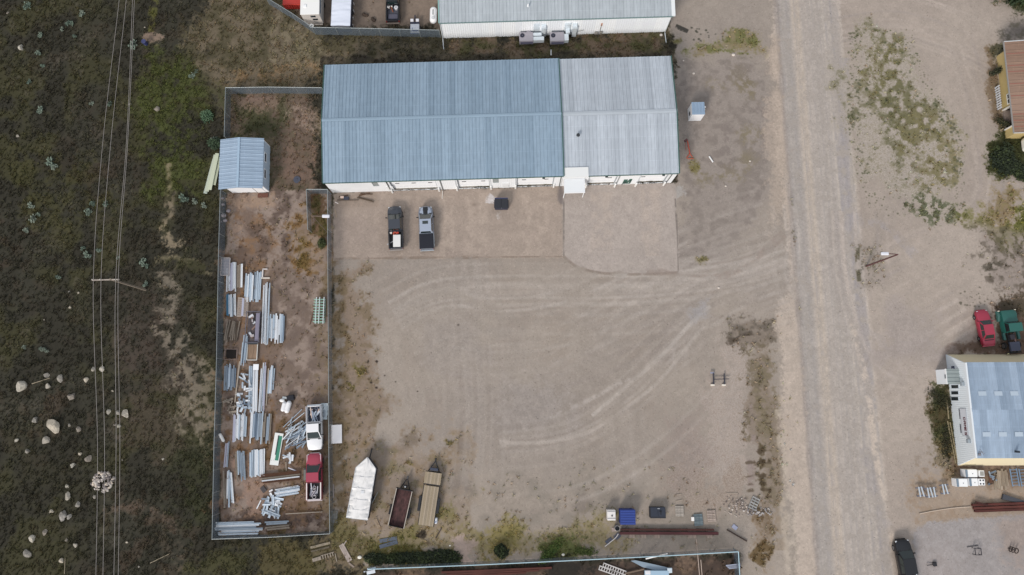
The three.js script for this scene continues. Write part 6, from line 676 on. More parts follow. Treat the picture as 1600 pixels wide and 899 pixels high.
  tag(mesh('buoy_float', new THREE.SphereGeometry(0.3, 14, 10).scale(1.2, 0.7, 0.8), M(232, 232, 232, 0.5), null, P(441.5, 626).setY(0.2)), 'white rounded float at the end of the cylinders', 'float'); tag(mesh('plastic_cover', rbox(0.65, 0.08, 0.3, 0.04), M(222, 226, 226, 0.5), null, P(445, 622).setY(0.05), -0.15), 'flat pale plastic cover by the gas cylinders', 'cover'); tag(mesh('black_box', rbox(0.95, 0.5, 0.7, 0.08), M(22, 24, 34, 0.7), null, P(455, 622).setY(0.25), 0.2), 'black box behind the white gas cylinders', 'box');
  { const a = P(344, 678), b = P(350.5, 690), t = thing('gas_cylinder', 'lone white gas cylinder by the prairie fence', 'gas cylinder', a.clone().lerp(b, 0.5), Math.atan2(b.x - a.x, b.z - a.z)); mesh('tank', new THREE.CapsuleGeometry(0.2, 0.85, 6, 14).rotateX(Math.PI / 2).translate(0, 0.2, 0), M(234, 234, 232, 0.5), t); mesh('valve', cyl(0.06, 0.06, 0.16, 0, 0.2, 0.66, 'z'), M(120, 116, 110, 0.5), t); }
  { const t = thing('plastic_sheet', 'crumpled pale plastic sheet between white pickup and fence', 'sheet', P(507, 643)), g = new THREE.PlaneGeometry(0.95, 2.1, 10, 18).rotateX(-Math.PI / 2), p = g.attributes.position; for (let i = 0; i < p.count; i++) p.setY(i, 0.25 + (fbm(LB, p.getX(i) * 3.3 + 5, p.getZ(i) * 3.3, 3) - 0.5) * 0.7); g.computeVertexNormals(); mesh('sheet', g, M(204, 214, 220, 0.5), t); mesh('bundle_under', rbox(0.7, 0.2, 1.7, 0.08, 0, 0.1, 0), M(170, 180, 190, 0.7), t); }
  tag(mesh('timber_block', rbox(0.55, 0.2, 0.75, 0.02), wood(92, 88, 92), null, P(412, 765).setY(0.1), 0.7), 'dark timber block above the compact heap', 'block'); tag(mesh('timber_block', rbox(0.5, 0.12, 0.22, 0.02), M(222, 220, 222, 0.6), null, P(423.5, 767).setY(0.08), 0.5), 'white block at the end of the crosswise channels', 'block');
  for (const [x, y, r] of [[349, 320, 0.22], [357, 330, 0.25], [350, 337, 0.3], [352, 345, 0.25], [346, 347, 0.12], [348, 310, 0.18]]) tag(mesh('fence_stone', new THREE.DodecahedronGeometry(r, 1).scale(1.2, 0.7, 1), M(150, 142, 146, 0.9), null, P(x, y).setY(r * 0.35)), 'grey stone at the fence foot below the shed', 'stone', 'stones at the fence foot');
}
// ---------------------------------------------------------------- neighbouring yard at the top
{
  { const t = thing('camper_trailer', 'white roofed camper with tan rear wall behind the wire fence', 'camper', V(-27.95, 0, -52.45), 0.03), h = 3.0, w = 1.28, L = 6.5; mesh('body', rbox(w * 2, h - 0.65, L, 0.06, 0, (h + 0.65) / 2 - 0.03, -L / 2), M(196, 190, 184, 0.6), t); mesh('roof', rbox(w * 2.06, 0.1, L * 1.01, 0.04, 0, h, -L / 2), M(236, 236, 234, 0.5), t); mesh('rear_window', rbox(0.7, 0.4, 0.03, 0.05, 0.3, 2.45, 0.02), DARKGLASS, t); mesh('rear_window', rbox(0.7, 0.4, 0.03, 0.05, 0.4, 1.7, 0.02), DARKGLASS, t); mesh('rear_bumper', rbox(2.3, 0.16, 0.18, 0.04, 0, 0.55, 0.1), M(186, 178, 170, 0.6), t); mesh('roof_vent', rbox(0.4, 0.12, 0.4, 0.04, -0.65, h + 0.1, -1.2), WHITE, t); mesh('side_awning', rbox(0.12, 0.16, L * 0.9, 0.04, w + 0.05, h - 0.4, -L / 2), M(84, 96, 110, 0.6), t); mesh('stabilizer', join([box(0.08, 0.5, 0.08, -1, 0.25, -0.2), box(0.08, 0.5, 0.08, 1, 0.25, -0.2)]), BLACK, t); for (const s of [-1, 1]) mesh('wheel', cyl(0.35, 0.35, 0.22, s * (w - 0.08), 0.35, -3, 'x'), TYRE, t); }
  { const t = thing('covered_trailer', 'trailer under a wrinkled white tarp by the camper', 'trailer', V(0, 0, 0)), a = P(517, 40, 1.9), b = P(546.5, 40, 1.9); t.position.set((a.x + b.x) / 2, 0, a.z); const w = (b.x - a.x), L = 7; const g = new THREE.PlaneGeometry(w, L, 16, 50).rotateX(-Math.PI / 2).translate(0, 1.92, -L / 2), p = g.attributes.position; for (let i = 0; i < p.count; i++) p.setY(i, 1.92 + 0.09 * Math.cos(p.getX(i) / w * 3) + (fbm(LB, p.getX(i) * 0.5, p.getZ(i) * 2.4, 3) - 0.5) * 0.16); g.computeVertexNormals(); mesh('tarp_top', g, M(218, 224, 238, 0.5), t); mesh('tarp_edge', join([box(w + 0.02, 0.14, 0.03, 0, 1.86, 0.02), box(0.03, 0.14, L, w / 2 + 0.02, 1.86, -L / 2), box(0.03, 0.14, L, -w / 2 - 0.02, 1.86, -L / 2)]), M(206, 212, 226, 0.5), t); mesh('body', box(w - 0.12, 1.3, L - 0.1, 0, 1.18, -L / 2), M(52, 56, 72, 0.7), t); for (let i = 0; i < 4; i++) mesh('tie_down', box(0.06, 0.5, 0.16, w / 2 + 0.12, 0.6, -0.8 - i * 1.1), M(206, 204, 204, 0.6), t); for (const s of [-1, 1]) mesh('wheel', cyl(0.36, 0.36, 0.22, s * (w / 2 - 0.1), 0.36, -3, 'x'), TYRE, t); mesh('rear_sill', box(w, 0.12, 0.2, 0, 0.55, 0.05), M(44, 48, 66, 0.7), t); }
  { const a = P(441, 7, 1.2), b = P(469, 7, 1.2), t = thing('red_container', 'low red steel container beside the camper in the fenced yard', 'container', V((a.x + b.x) / 2, 0, a.z)), w = b.x - a.x; mesh('container_body', rbox(w, 1.1, 2.4, 0.03, 0, 0.6, -1.2), M(176, 52, 44, 0.6), t); for (let i = 0; i < 7; i++) mesh('rib', box(0.1, 1.0, 0.06, (i - 3) * w / 7.4, 0.6, 0.02), M(158, 46, 40, 0.6), t); mesh('top_rim', join([box(w, 0.08, 0.1, 0, 1.18, -0.05), box(w, 0.08, 0.1, 0, 1.18, -2.35)]), M(190, 62, 52, 0.6), t); }
  { const o = P(649, 50), t = thing('utility_trailer', 'small utility trailer with white boxes beside the black pickup', 'trailer', o, 0.02), g = M(196, 200, 208, 0.6), k = M(36, 40, 60, 0.7); mesh('deck', rbox(1.25, 0.12, 1.35, 0.03, 0, 0.6, -0.2), g, t); mesh('deck_mat', box(0.85, 0.03, 0.22, 0.1, 0.68, 0.15), M(62, 76, 120, 0.7), t); mesh('cross_bar', box(1.3, 0.16, 0.3, 0, 0.62, -1.0), k, t); for (const s of [-1, 1]) mesh('side_box', rbox(0.44, 0.35, 0.4, 0.05, s * 0.38, 0.7, -1.35), M(220, 220, 226, 0.5), t); mesh('drawbar', bar(V(0, 0.5, -1.5), V(0, 0.5, -2.3), 0.14, 0.12), k, t); for (const s of [-1, 1]) mesh('wheel', cyl(0.3, 0.3, 0.18, s * 0.72, 0.3, -0.4, 'x'), TYRE, t); mesh('rear_bar', join([box(1.3, 0.1, 0.1, 0, 0.5, 0.5), rod(V(-0.45, 0.6, 0.35), V(-0.35, 0.75, -0.2), 0.04)]), M(88, 104, 150, 0.6), t); }
  { const a = P(677, 11, 1), b = P(677.5, 34, 1), t = thing('propane_tank', 'long white propane tank at the long building corner', 'tank', V(a.x, 0, (a.z + b.z) / 2), 0), L = b.z - a.z; mesh('tank', new THREE.CapsuleGeometry(0.5, L - 0.8, 8, 20).rotateX(Math.PI / 2).translate(0, 0.78, 0), M(236, 236, 238, 0.4), t); mesh('dome_lid', cyl(0.18, 0.2, 0.2, 0, 1.3, 0.7), M(206, 208, 212, 0.5), t); mesh('marking', box(0.12, 0.02, 0.8, 0, 1.285, -0.2), M(96, 104, 104, 0.6), t); for (const s of [-1, 1]) mesh('saddle', box(0.7, 0.4, 0.14, 0, 0.2, s * L * 0.28), M(150, 150, 150, 0.7), t); }
  { const t = thing('satellite_dish', 'round white dish on the fence corner below the camper', 'dish', P(486.5, 42, 0)), p = P(486.5, 40.5, 1.6).sub(P(486.5, 42)); mesh('dish', new THREE.SphereGeometry(0.42, 20, 6, 0, 6.3, 0, 0.9).rotateX(Math.PI).translate(p.x, 1.9, p.z), M(232, 232, 230, 0.5), t); mesh('mast', rod(V(0, 0, 0), V(p.x, 1.55, p.z), 0.04), GALV, t); mesh('receiver', rod(V(p.x, 1.55, p.z), V(p.x + 0.1, 2.0, p.z + 0.1), 0.05), M(70, 70, 72, 0.5), t); }
  for (const [x, y, l] of [[572, 24, 'brown dirt clod at the yard below the camper side'], [584, 30, 'brown dirt clod closer to the wire fence']]) { const t = thing('dirt_clod', l, 'dirt clod', P(x, y)), r = rng(x); for (let i = 0; i < 4; i++) mesh('clump', new THREE.DodecahedronGeometry(0.18 + r() * 0.12, 0).translate((r() - 0.5) * 0.7, 0.1, (r() - 0.5) * 0.5), M(72, 60, 52, 0.95), t); }
}
// ---------------------------------------------------------------- across the road, below the white fronted building
{
  for (const [x0, y0, x1, y1, h, l, burners] of [[1508, 734, 1528, 746, 1.0, 'white washer standing behind the row of appliances', 0], [1494, 748.5, 1513, 761, 1.0, 'white appliance at the outer end of the front row', 0], [1514, 748, 1529, 760, 0.95, 'plain white appliance in the middle of the front row', 0], [1529, 748.5, 1540, 759, 0.95, 'white stove with four dark burners', 1], [1530, 735.5, 1539, 745.5, 0.9, 'white framed stove rack behind the burners', 2]]) crate('kitchen_appliance', l, 'appliance', x0, y0, x1, y1, h, M(232, 234, 238, 0.4), (t, w, d, hh, m) => { mesh('cabinet', rbox(w, hh - 0.04, d, 0.04, 0, hh / 2, 0), m, t); mesh('top_panel', rbox(w * 0.98, 0.05, d * 0.98, 0.02, 0, hh, 0), M(238, 240, 242, 0.35), t); if (burners === 1) for (const x of [-0.22, 0.2]) for (const z of [-0.25, 0.25]) mesh('burner', cyl(0.1, 0.1, 0.03, x * w * 1.1, hh + 0.04, z * d * 1.05), M(44, 46, 56, 0.6), t); else if (burners === 2) mesh('oven_rack', box(w * 0.75, 0.03, d * 0.7, 0, hh + 0.03, 0), M(150, 150, 146, 0.6), t); else { mesh('knob', cyl(0.05, 0.05, 0.05, 0.15, hh + 0.04, 0.05), M(96, 98, 106, 0.5), t); mesh('back_panel', rbox(0.25, 0.16, d, 0.04, -w / 2 + 0.14, hh + 0.04, 0), M(120, 136, 152, 0.4), t); } });
  for (const [x, y, c, l] of [[1436, 768, 2, 'single bent rack frame at the end of the rack row'], [1452, 769, 3, 'middle pale steel rack of three slats'], [1473, 764, 2, 'steel rack frame nearest the appliances']]) { const t = thing('steel_rack', l, 'rack', P(x, y), 0.1); for (let i = 0; i < c; i++) mesh('slat', box(0.16, 0.08, 1.25, (i - (c - 1) / 2) * 0.4, 0.5, 0, (i % 2) * 0.12), M(200, 208, 216, 0.4, 0.4), t); for (const z of [-0.5, 0.5]) mesh('cross_bar', box(c * 0.42 + 0.3, 0.1, 0.14, 0, 0.4, z), M(96, 98, 112, 0.5), t); for (const s of [-1, 1]) mesh('leg', box(0.06, 0.4, 0.06, s * c * 0.2, 0.2, 0.45), M(110, 112, 120, 0.6), t); }
  { const t = thing('lumber_pile', 'pile of tan boards between the stove and blue ladders', 'lumber', P(1564, 749), -0.03), r = rng(31); for (let i = 0; i < 10; i++) mesh('board', box(0.2 + r() * 0.1, 0.06, 1.6 + r() * 0.9, (i - 4.5) * 0.17, 0.05 + (i % 3) * 0.07, (r() - 0.5) * 0.5, (r() - 0.5) * 0.08), wood(...((k) => [160 + k, 147 + k, 132 + k])(Math.floor(r() * 4) * 12)), t); }
  for (const [x, l] of [[1583, 'blue grey ladder lying beside the board pile'], [1597, 'blue grey ladder lying next to the other ladder']]) { const t = thing('steel_ladder', l, 'ladder', P(x, 746), 0.06), m = M(122, 146, 172, 0.5, 0.2); for (const s of [-1, 1]) mesh('side_rail', box(0.1, 0.1, 2.2, s * 0.42, 0.3, 0), m, t); for (let i = 0; i < 6; i++) mesh('rung', box(0.84, 0.06, 0.07, 0, 0.3, (i - 2.5) * 0.38), m, t); }
  offcuts('scrap_heap', 'red brown junk between the stove and the board pile', 1541, 736, 1556, 757, 14, 'rtgd', 44, 0.7);
  for (const [i, y, c] of [[0, 788, [112, 66, 62]], [1, 793, [122, 76, 70]], [2, 797.5, [104, 62, 58]]]) { const a = P(1517 + i * 2, y + 1), b = P(1630, y - 3), t = thing('steel_beam', ['rear rusty beam', 'middle rusty beam', 'front rusty beam'][i] + ' in the stack on the paved lot edge', 'beam', a.clone().lerp(b, 0.5), Math.atan2(a.z - b.z, b.x - a.x)), L = a.distanceTo(b); mesh('flange', box(L, 0.05, 0.3, 0, 0.12, 0), rusty(...c), t); mesh('web', box(L, 0.22, 0.04, 0, 0.25, 0), rusty(...c), t); mesh('flange', box(L, 0.05, 0.3, 0, 0.38, 0), rusty(...c), t); }
  tag(mesh('steel_brace', bar(P(1521, 784).setY(0.5), P(1540, 789).setY(0.5), 0.2, 0.16), rusty(84, 52, 50)), 'dark brace lying across the rusty beam ends', 'brace'); tag(mesh('steel_plate', prism([P(1564, 780), P(1566, 772), P(1600, 783), P(1600, 788)].map((p) => p), 0.05, 0.3), M(66, 68, 76, 0.7)), 'dark wedge of steel behind the rusty beams', 'plate');
  tag(mesh('long_pipe', tube([[1436, 803], [1462, 798], [1490, 794], [1516, 792]].map(([x, y]) => P(x, y).setY(0.08)), 0.06), M(196, 180, 164, 0.6)), 'long thin pipe leading to the rusty beams', 'pipe');
  { const t = thing('steel_stand', 'square black frame stand on the paved lot', 'stand', P(1524, 861)), k = M(46, 44, 52, 0.6); mesh('top_frame', join([box(0.8, 0.06, 0.07, 0, 0.6, -0.38), box(0.8, 0.06, 0.07, 0, 0.6, 0.38), box(0.07, 0.06, 0.7, -0.37, 0.6, 0), box(0.07, 0.06, 0.7, 0.37, 0.6, 0)]), k, t); for (const x of [-1, 1]) for (const z of [-1, 1]) mesh('leg', box(0.06, 0.6, 0.06, x * 0.37, 0.3, z * 0.38), k, t); mesh('handle_bar', bar(V(-1.0, 0.08, -0.45), V(0.4, 0.08, -0.65), 0.06, 0.06), k, t);
    const u = thing('steel_stand', 'small dark twin hoop stand on the paved lot', 'stand', P(1581, 859)), r = M(58, 48, 46, 0.7); for (const x of [-0.3, 0, 0.4]) mesh('hoop', new THREE.TorusGeometry(0.3, 0.06, 6, 14).rotateY(1.2).translate(x, 0.3, x * 0.3), r, u); mesh('base_bar', box(1.0, 0.07, 0.1, 0, 0.04, 0, -0.3), r, u); const v = thing('steel_jack', 'small black floor jack on the paved lot edge', 'jack', P(1458, 882), 0.2); mesh('body', rbox(0.45, 0.25, 0.5, 0.06, 0.15, 0.15, 0), M(32, 32, 38, 0.6), v); mesh('handle', bar(V(-0.1, 0.15, 0), V(-0.9, 0.25, -0.1), 0.07, 0.07), M(44, 44, 50, 0.6), v); }
  { const t = thing('camper_trailer', 'rounded white camper end below the yellow house', 'camper', P(1609, 231), 0), w = 4.2; mesh('body', rbox(w, 1.6, 2.0, 0.5, 0.3, 1.4, 0, 4), M(232, 228, 220, 0.5), t); mesh('roof_panel', rbox(w * 0.8, 0.08, 1.4, 0.03, 0.5, 2.2, 0), M(238, 234, 226, 0.5), t); for (const z of [-1, 1]) mesh('wheel', cyl(0.34, 0.34, 0.2, 0.8, 0.34, z * 0.85, 'z'), TYRE, t); }
  for (const [a, b, c, d, l] of [[1479, 625, 1482, 655, 'upper pale plank leaning along the white facade'], [1480, 658, 1493, 725, 'long pale plank lying along the facade foot'], [1484, 660, 1496, 724, 'second long plank along the facade foot']]) tag(mesh('plank', bar(P(a, b).setY(0.1), P(c, d).setY(0.1), 0.13, 0.08), wood(168, 156, 126)), l, 'plank');
}
// ---------------------------------------------------------------- lower neighbour property
{
  for (const [i, y] of [[0, 891], [1, 894.5], [2, 898]]) { const a = P(690 + i * 8, y + 3), b = P(862 - i * 20, y - 4), t = thing('steel_beam', ['first', 'second', 'third'][i] + ' red brown beam inside the cluttered lot fence counted from the fence', 'beam', a.clone().lerp(b, 0.5), Math.atan2(a.z - b.z, b.x - a.x)), L = a.distanceTo(b); mesh('flange', box(L, 0.05, 0.26, 0, 0.1, 0), rusty(102, 66, 60), t); mesh('web', box(L, 0.18, 0.04, 0, 0.2, 0), rusty(92, 60, 56), t); mesh('flange', box(L, 0.05, 0.26, 0, 0.31, 0), rusty(108, 70, 64), t); }
  for (const [i, x0, y0, x1, y1] of [[0, 936, 887, 972, 900], [1, 942, 882.5, 978, 896]]) { const a = P(x0, y0), b = P(x1, y1), t = thing('concrete_lattice', i ? 'upper white lattice strip with square holes inside the cluttered lot fence' : 'lower white lattice strip with square holes inside the cluttered lot fence', 'lattice', a.clone().lerp(b, 0.5), Math.atan2(a.z - b.z, b.x - a.x)), L = a.distanceTo(b), m = M(206, 202, 200, 0.8); for (const s of [-1, 1]) mesh('long_bar', box(L, 0.1, 0.12, 0, 0.1, s * 0.22), m, t); const n = 9; for (let k = 0; k <= n; k++) mesh('cross_bar', box(0.1, 0.1, 0.34, (k / n - 0.5) * (L - 0.1), 0.1, 0), m, t); }
  { const t = thing('sheet_metal_panel', 'broad blue grey metal sheet inside the cluttered lot fence', 'sheet', P(1016, 882), 0), o = P(1016, 882), q = (x, y, h) => P(x, y).sub(o).setY(h); mesh('sheet', prism([q(985, 876, 0), q(992, 875, 0), q(1046, 887, 0), q(1046, 896, 0), q(1004, 886, 0)], 0.25, 0.3), M(140, 156, 170, 0.5, 0.2), t); mesh('box_end', rbox(3.0, 0.5, 0.9, 0.05, q(1025, 896, 0).x, 0.4, q(1025, 896, 0).z), M(160, 186, 206, 0.5), t); mesh('bracket', rbox(0.6, 0.3, 0.6, 0.06, q(1045, 890, 0).x, 0.5, q(1045, 890, 0).z), M(200, 214, 224, 0.5), t); mesh('white_part', rbox(0.7, 0.3, 0.5, 0.1, q(1011, 893, 0).x, 0.55, q(1011, 893, 0).z), M(222, 222, 226, 0.5), t); mesh('leg', box(0.1, 0.3, 0.1, q(1010, 883, 0).x, 0.13, q(1010, 883, 0).z), M(90, 96, 104, 0.6), t); }
  tag(mesh('white_rail', bar(P(1013, 878, 2).setY(0.5), P(1043.5, 866, 2).setY(1.9), 0.14, 0.1), M(222, 222, 222, 0.5)), 'white rail leaning over the cluttered lot fence', 'rail'); tag(mesh('timber_beam', bar(P(976, 896).setY(0.2), P(1006, 889).setY(0.3), 0.16, 0.14), wood(140, 122, 108)), 'brown timber between lattice and metal sheet', 'timber');
  for (const [x0, y0, x1, y1, l] of [[1088, 842, 1093, 899, 'long thin white pipe crossing the cluttered lot fence'], [1095, 875, 1097, 899, 'shorter thin pipe inside the cluttered lot fence']]) tag(mesh('thin_pipe', rod(P(x0, y0).setY(0.06), P(x1, y1).setY(0.06), 0.05), M(190, 172, 160, 0.6)), l, 'pipe');
  { const t = thing('wooden_hatch', 'pale grey wooden lid on the cluttered lot corner fence', 'lid', P(1147, 884), 0), o = P(1147, 884), q = (x, y) => P(x, y, 0.9).sub(o); const ms = [M(166, 172, 190, 0.7), M(156, 162, 180, 0.7)]; for (let i = 0; i < 4; i++) mesh('board', bar(q(1134.5 + i * 1.6, 884.5 + i * 1.4), q(1157, 882 + i * 1.5), 0.16, 0.04), ms[i % 2], t); mesh('support', box(1.4, 0.85, 0.1, 0.1, 0.42, 0.1), wood(104, 82, 60), t); }
  { const t = thing('metal_gate', 'small white metal gate end at the cluttered lot fence corner', 'gate', P(572, 893)), o = P(572, 893), q = (x, y, h) => P(x, y, h).sub(o); mesh('gate_rail', bar(q(574, 890, 1.2), q(587, 888, 1.2), 0.24, 0.1), M(190, 206, 222, 0.5), t); mesh('gate_post', rod(V(0, 0, 0), q(569, 894, 1.6), 0.08), M(210, 216, 224, 0.5), t); mesh('gate_sheet', bar(q(573, 896, 0.8), q(586, 893, 0.8), 0.4, 0.05), M(216, 222, 230, 0.5), t); }
}
tag(mesh('tank_cover', join([cyl(0.48, 0.5, 0.12, 0, 0.06, 0, 'y', 20), cyl(0.12, 0.12, 0.06, 0, 0.14, 0)]), M(70, 74, 88, 0.8), null, P(464, 281)), 'round dark cover on the dirt between shed and workshop', 'cover');
// ---------------------------------------------------------------- stones, shrubs, grass
const rockGeo = [...Array(6)].map((_, v) => { const r = rng(200 + v), g = new THREE.IcosahedronGeometry(1, 2), p = g.attributes.position, n = V(), cuts = [...Array(9)].map(() => [V(r() - 0.5, (r() - 0.3) * 0.8, r() - 0.5).normalize(), 0.42 + r() * 0.35]), sx = 0.75 + r() * 0.5, sz = 0.7 + r() * 0.45; for (let i = 0; i < p.count; i++) { n.fromBufferAttribute(p, i); for (const [d, k] of cuts) { const e = n.dot(d) - k; if (e > 0) n.addScaledVector(d, -e); } const s = 1.2 * (0.94 + 0.14 * fbm(LB, n.x * 3 + v * 9, n.y * 3 + n.z * 2.3 + v * 5, 3)); p.setXYZ(i, n.x * s * sx, n.y * s * 0.75, n.z * s * sz); } g.computeVertexNormals(); return g; });
const rockTex = dataTex(128, 128, (u, v) => { const s = 205 + (fbm(LA, u * 8, v * 8, 4) - 0.5) * 110; return [s, s * 0.99, s * 0.97]; });
const rockMat = [[214, 209, 198], [198, 192, 182], [176, 172, 165], [220, 211, 196], [168, 160, 151]].map((c) => { const m = M(...c, 0.95, 0, { name: 'rock' }); m.map = rockTex; return m; });
const rocks = [[34, 605, 9], [76, 604, 6.5], [95, 592, 6], [135, 595, 4.5], [112, 620, 7], [160, 577, 4.5], [145, 577, 3.5], [55, 657, 7], [84, 666, 12], [122, 670, 5], [169, 644, 4.5], [196, 647, 7], [185, 645, 3.5], [176, 611, 2.4], [180, 664, 2.5], [187, 666, 3.5], [108, 664, 3], [73, 586, 4.5], [109, 481, 2.5], [69, 500, 2], [26, 689, 3.5], [71, 690, 7], [43, 706, 4.5], [125, 710, 3], [138, 716, 5.5], [114, 727, 5.5], [106, 775, 6], [122, 787, 4.8], [80, 799, 4.2], [70, 832, 4.5], [51, 842, 5.5], [119, 852, 5.2], [44, 865, 6.5], [97, 877, 4.2], [104, 844, 3.2], [105, 760, 3], [147, 777, 3], [217, 886, 2.5], [198, 848, 2], [244, 171, 5.5], [32, 75, 6], [27, 213, 3], [203, 163, 2.5], [226, 43, 2], [12, 20, 2.5], [255, 717, 2.2], [191, 719, 2], [108, 456, 2], [122, 458, 2]];
rocks.forEach(([x, y, r], i) => { const m = r / 14.2, o = mesh('boulder', rockGeo[i % 6], rockMat[i % 5], null, P(x, y).setY(m * 0.2), i * 1.7); o.scale.set(m, m * 0.9, m); const big = r > 8; tag(o, r === 12 ? 'largest pale boulder in the prairie, wedge shaped' : r === 9 ? 'pale boulder with a broad flat foot in the dark prairie' : x === 244 ? 'bright white boulder in the green grass strip' : x === 196 ? 'pinkish boulder close under the wires' : x === 32 ? 'pale boulder alone amid sagebrush' : r >= 5 ? 'medium pale boulder lying in the dark prairie grass' : 'small pale stone half sunk in the dark prairie grass', 'boulder', r === 12 || r === 9 || [244, 196, 32].includes(x) ? undefined : r >= 5 ? 'medium boulders in the prairie' : 'small stones in the prairie'); });
function rubble(label, x, y, rx, ry, n, size, seed, cols) { const t = thing('rubble_pile', label, 'rubble', P(x, y)), r = rng(seed); for (let i = 0; i < n; i++) { const a = r() * 6.28, d = Math.sqrt(r()), s = size * (0.5 + r()), o = mesh('stone', rockGeo[i % 6], M(...cols[i % cols.length], 0.95), t, V(Math.cos(a) * d * rx / 11.7, s * 0.25 + (1 - d) * 0.35 * (rx > 12 ? 1 : 0.2), Math.sin(a) * d * ry / 11.7), r() * 6); o.scale.setScalar(s); } }
rubble('round heap of pale rubble under the wires', 162, 753, 17, 15, 110, 0.15, 3, [[196, 188, 180], [150, 142, 138], [118, 110, 108], [206, 192, 176]]); rubble('broken rock pair of the prairie, grey and split', 103, 805, 9, 5, 12, 0.28, 8, [[150, 146, 140], [120, 116, 110]]); rubble('broken concrete rubble beside the ditch', 1150, 790, 20, 16, 60, 0.085, 5, [[172, 160, 152], [150, 138, 132], [132, 120, 115], [196, 186, 178]]); rubble('grey crushed stone strip below the tilted pallet', 1185, 800, 24, 6, 60, 0.08, 15, [[158, 154, 154], [140, 136, 138], [182, 176, 172]]);
for (const [a, b, c, d, l] of [[50, 600, 78, 591, 'pale branch lying between prairie boulders'], [101, 897, 102, 873, 'pale straight stick near the last boulders'], [235, 880, 266, 865, 'thin pale stick in the prairie near the yard corner'], [208, 448, 228, 455, '']]) if (l) tag(mesh('fallen_stick', rod(P(a, b).setY(0.07), P(c, d).setY(0.07), 0.06, 0.04), wood(176, 166, 146)), l, 'stick');
{ const t = thing('steel_drum', 'small blue drum in the prairie grass', 'drum', P(228.5, 69)); mesh('drum_shell', cyl(0.3, 0.3, 0.8, 0, 0.4, 0, 'y', 18), M(56, 62, 104, 0.5), t); mesh('drum_rim', new THREE.TorusGeometry(0.3, 0.03, 6, 18).rotateX(Math.PI / 2).translate(0, 0.8, 0), M(72, 78, 118, 0.5), t); }
// leafy clumps: leaves scattered through the whole volume
function foliage(r, rx, h, rz, n, s, upright = 0) {
  const pos = [], tri = (a, b, c) => { for (const p of [a, b, c]) pos.push(p.x, p.y, p.z); }, v = V(), q = new THREE.Quaternion(), e = new THREE.Euler();
  const lobes = [...Array(7)].map(() => { const a = r() * 6.28, d = Math.sqrt(r()) * 0.62; return [Math.cos(a) * d, 0.35 + r() * 0.3, Math.sin(a) * d, 0.4 + r() * 0.25]; });
  for (let i = 0; i < n; i++) { const L = lobes[i % 7]; let x, y, z; do { x = r() * 2 - 1; y = r() * 2 - 1; z = r() * 2 - 1; } while (x * x + y * y + z * z > 1); const c = V((L[0] + x * L[3]) * rx, Math.max(0.02, (L[1] + y * L[3]) * h), (L[2] + z * L[3]) * rz), k = s * (0.6 + r() * 0.8); e.set((r() - 0.5) * 2.2, r() * 6.28, (r() - 0.5) * 2.2); q.setFromEuler(e); const P1 = V(-k * 0.45, 0, 0).applyQuaternion(q).add(c), P2 = V(k * 0.45, 0, 0).applyQuaternion(q).add(c), P3 = V(0, upright ? k : 0, k).applyQuaternion(q).add(c), P4 = V(0, 0, -k * 0.8).applyQuaternion(q).add(c); tri(P1, P2, P3); tri(P1, P4, P2); }
  const g = new THREE.BufferGeometry(); g.setAttribute('position', new THREE.Float32BufferAttribute(pos, 3)); g.setAttribute('uv', new THREE.Float32BufferAttribute(new Float32Array(pos.length / 3 * 2), 2)); g.computeVertexNormals(); return g;
}
const leafMat = (r, g, b) => M(r, g, b, 0.85, 0, { transmission: 0.12, thickness: 0 });
function shrub(name, label, x, y, rx, rz, h, n, cs, s = 0.22, group) { const t = thing(name, label, name === 'tree' ? 'tree' : 'shrub', P(x, y), (x * 13 % 6), group), r = rng(Math.round(x * 31 + y)); mesh('stem', join([0, 1, 2, 3].map((k) => rod(V(0, 0, 0), V(Math.cos(k * 1.6) * rx * 0.4, h * 0.6, Math.sin(k * 1.6) * rz * 0.4), 0.04, 0.015, 5))), M(84, 68, 50, 0.9), t); cs.forEach((c) => mesh('foliage', foliage(r, rx, h, rz, Math.round(n * 1.3 / cs.length), s * 0.85), leafMat(...c), t)); return t; }
const DG = [[40, 52, 28], [56, 68, 32], [32, 44, 24]];
shrub('shrub', 'dark green shrub at the white gate end of the hedge', 588, 872, 1.6, 0.8, 0.4, 900, DG); shrub('shrub', 'long dark shrub in the middle of the hedge', 624, 873, 2.5, 0.8, 0.42, 1400, DG); shrub('shrub', 'dark green shrub joining the long hedge shrub', 657, 872, 2.0, 0.8, 0.42, 1100, DG); shrub('shrub', 'broad dark shrub at the bare dirt end of the hedge', 693, 871, 2.7, 0.95, 0.45, 1700, DG); shrub('shrub', 'round dark shrub alone beyond the bare dirt strip', 784, 860, 1.0, 0.95, 1.2, 900, DG);
shrub('shrub', 'low bright green weeds clump beside the round dark shrub', 862, 860, 2.2, 0.8, 0.5, 700, [[84, 104, 42], [100, 112, 54], [62, 88, 34]], 0.16); shrub('shrub', 'low green clump toward the lattice strips', 915, 862, 1.6, 0.6, 0.45, 400, [[92, 104, 50], [78, 92, 42]], 0.15); shrub('shrub', 'round blue green bush near the far fence corner', 325, 183, 0.95, 0.95, 0.8, 700, [[84, 112, 84], [70, 98, 72], [96, 122, 92]], 0.16); shrub('shrub', 'dark leafy bush against the shed corner', 337, 227, 0.9, 0.9, 1.2, 600, [[56, 74, 52], [72, 92, 66]], 0.2); shrub('shrub', 'green bush against the gravel yard fence', 504, 382, 0.55, 0.8, 0.8, 420, [[70, 78, 36], [52, 62, 30]], 0.16);
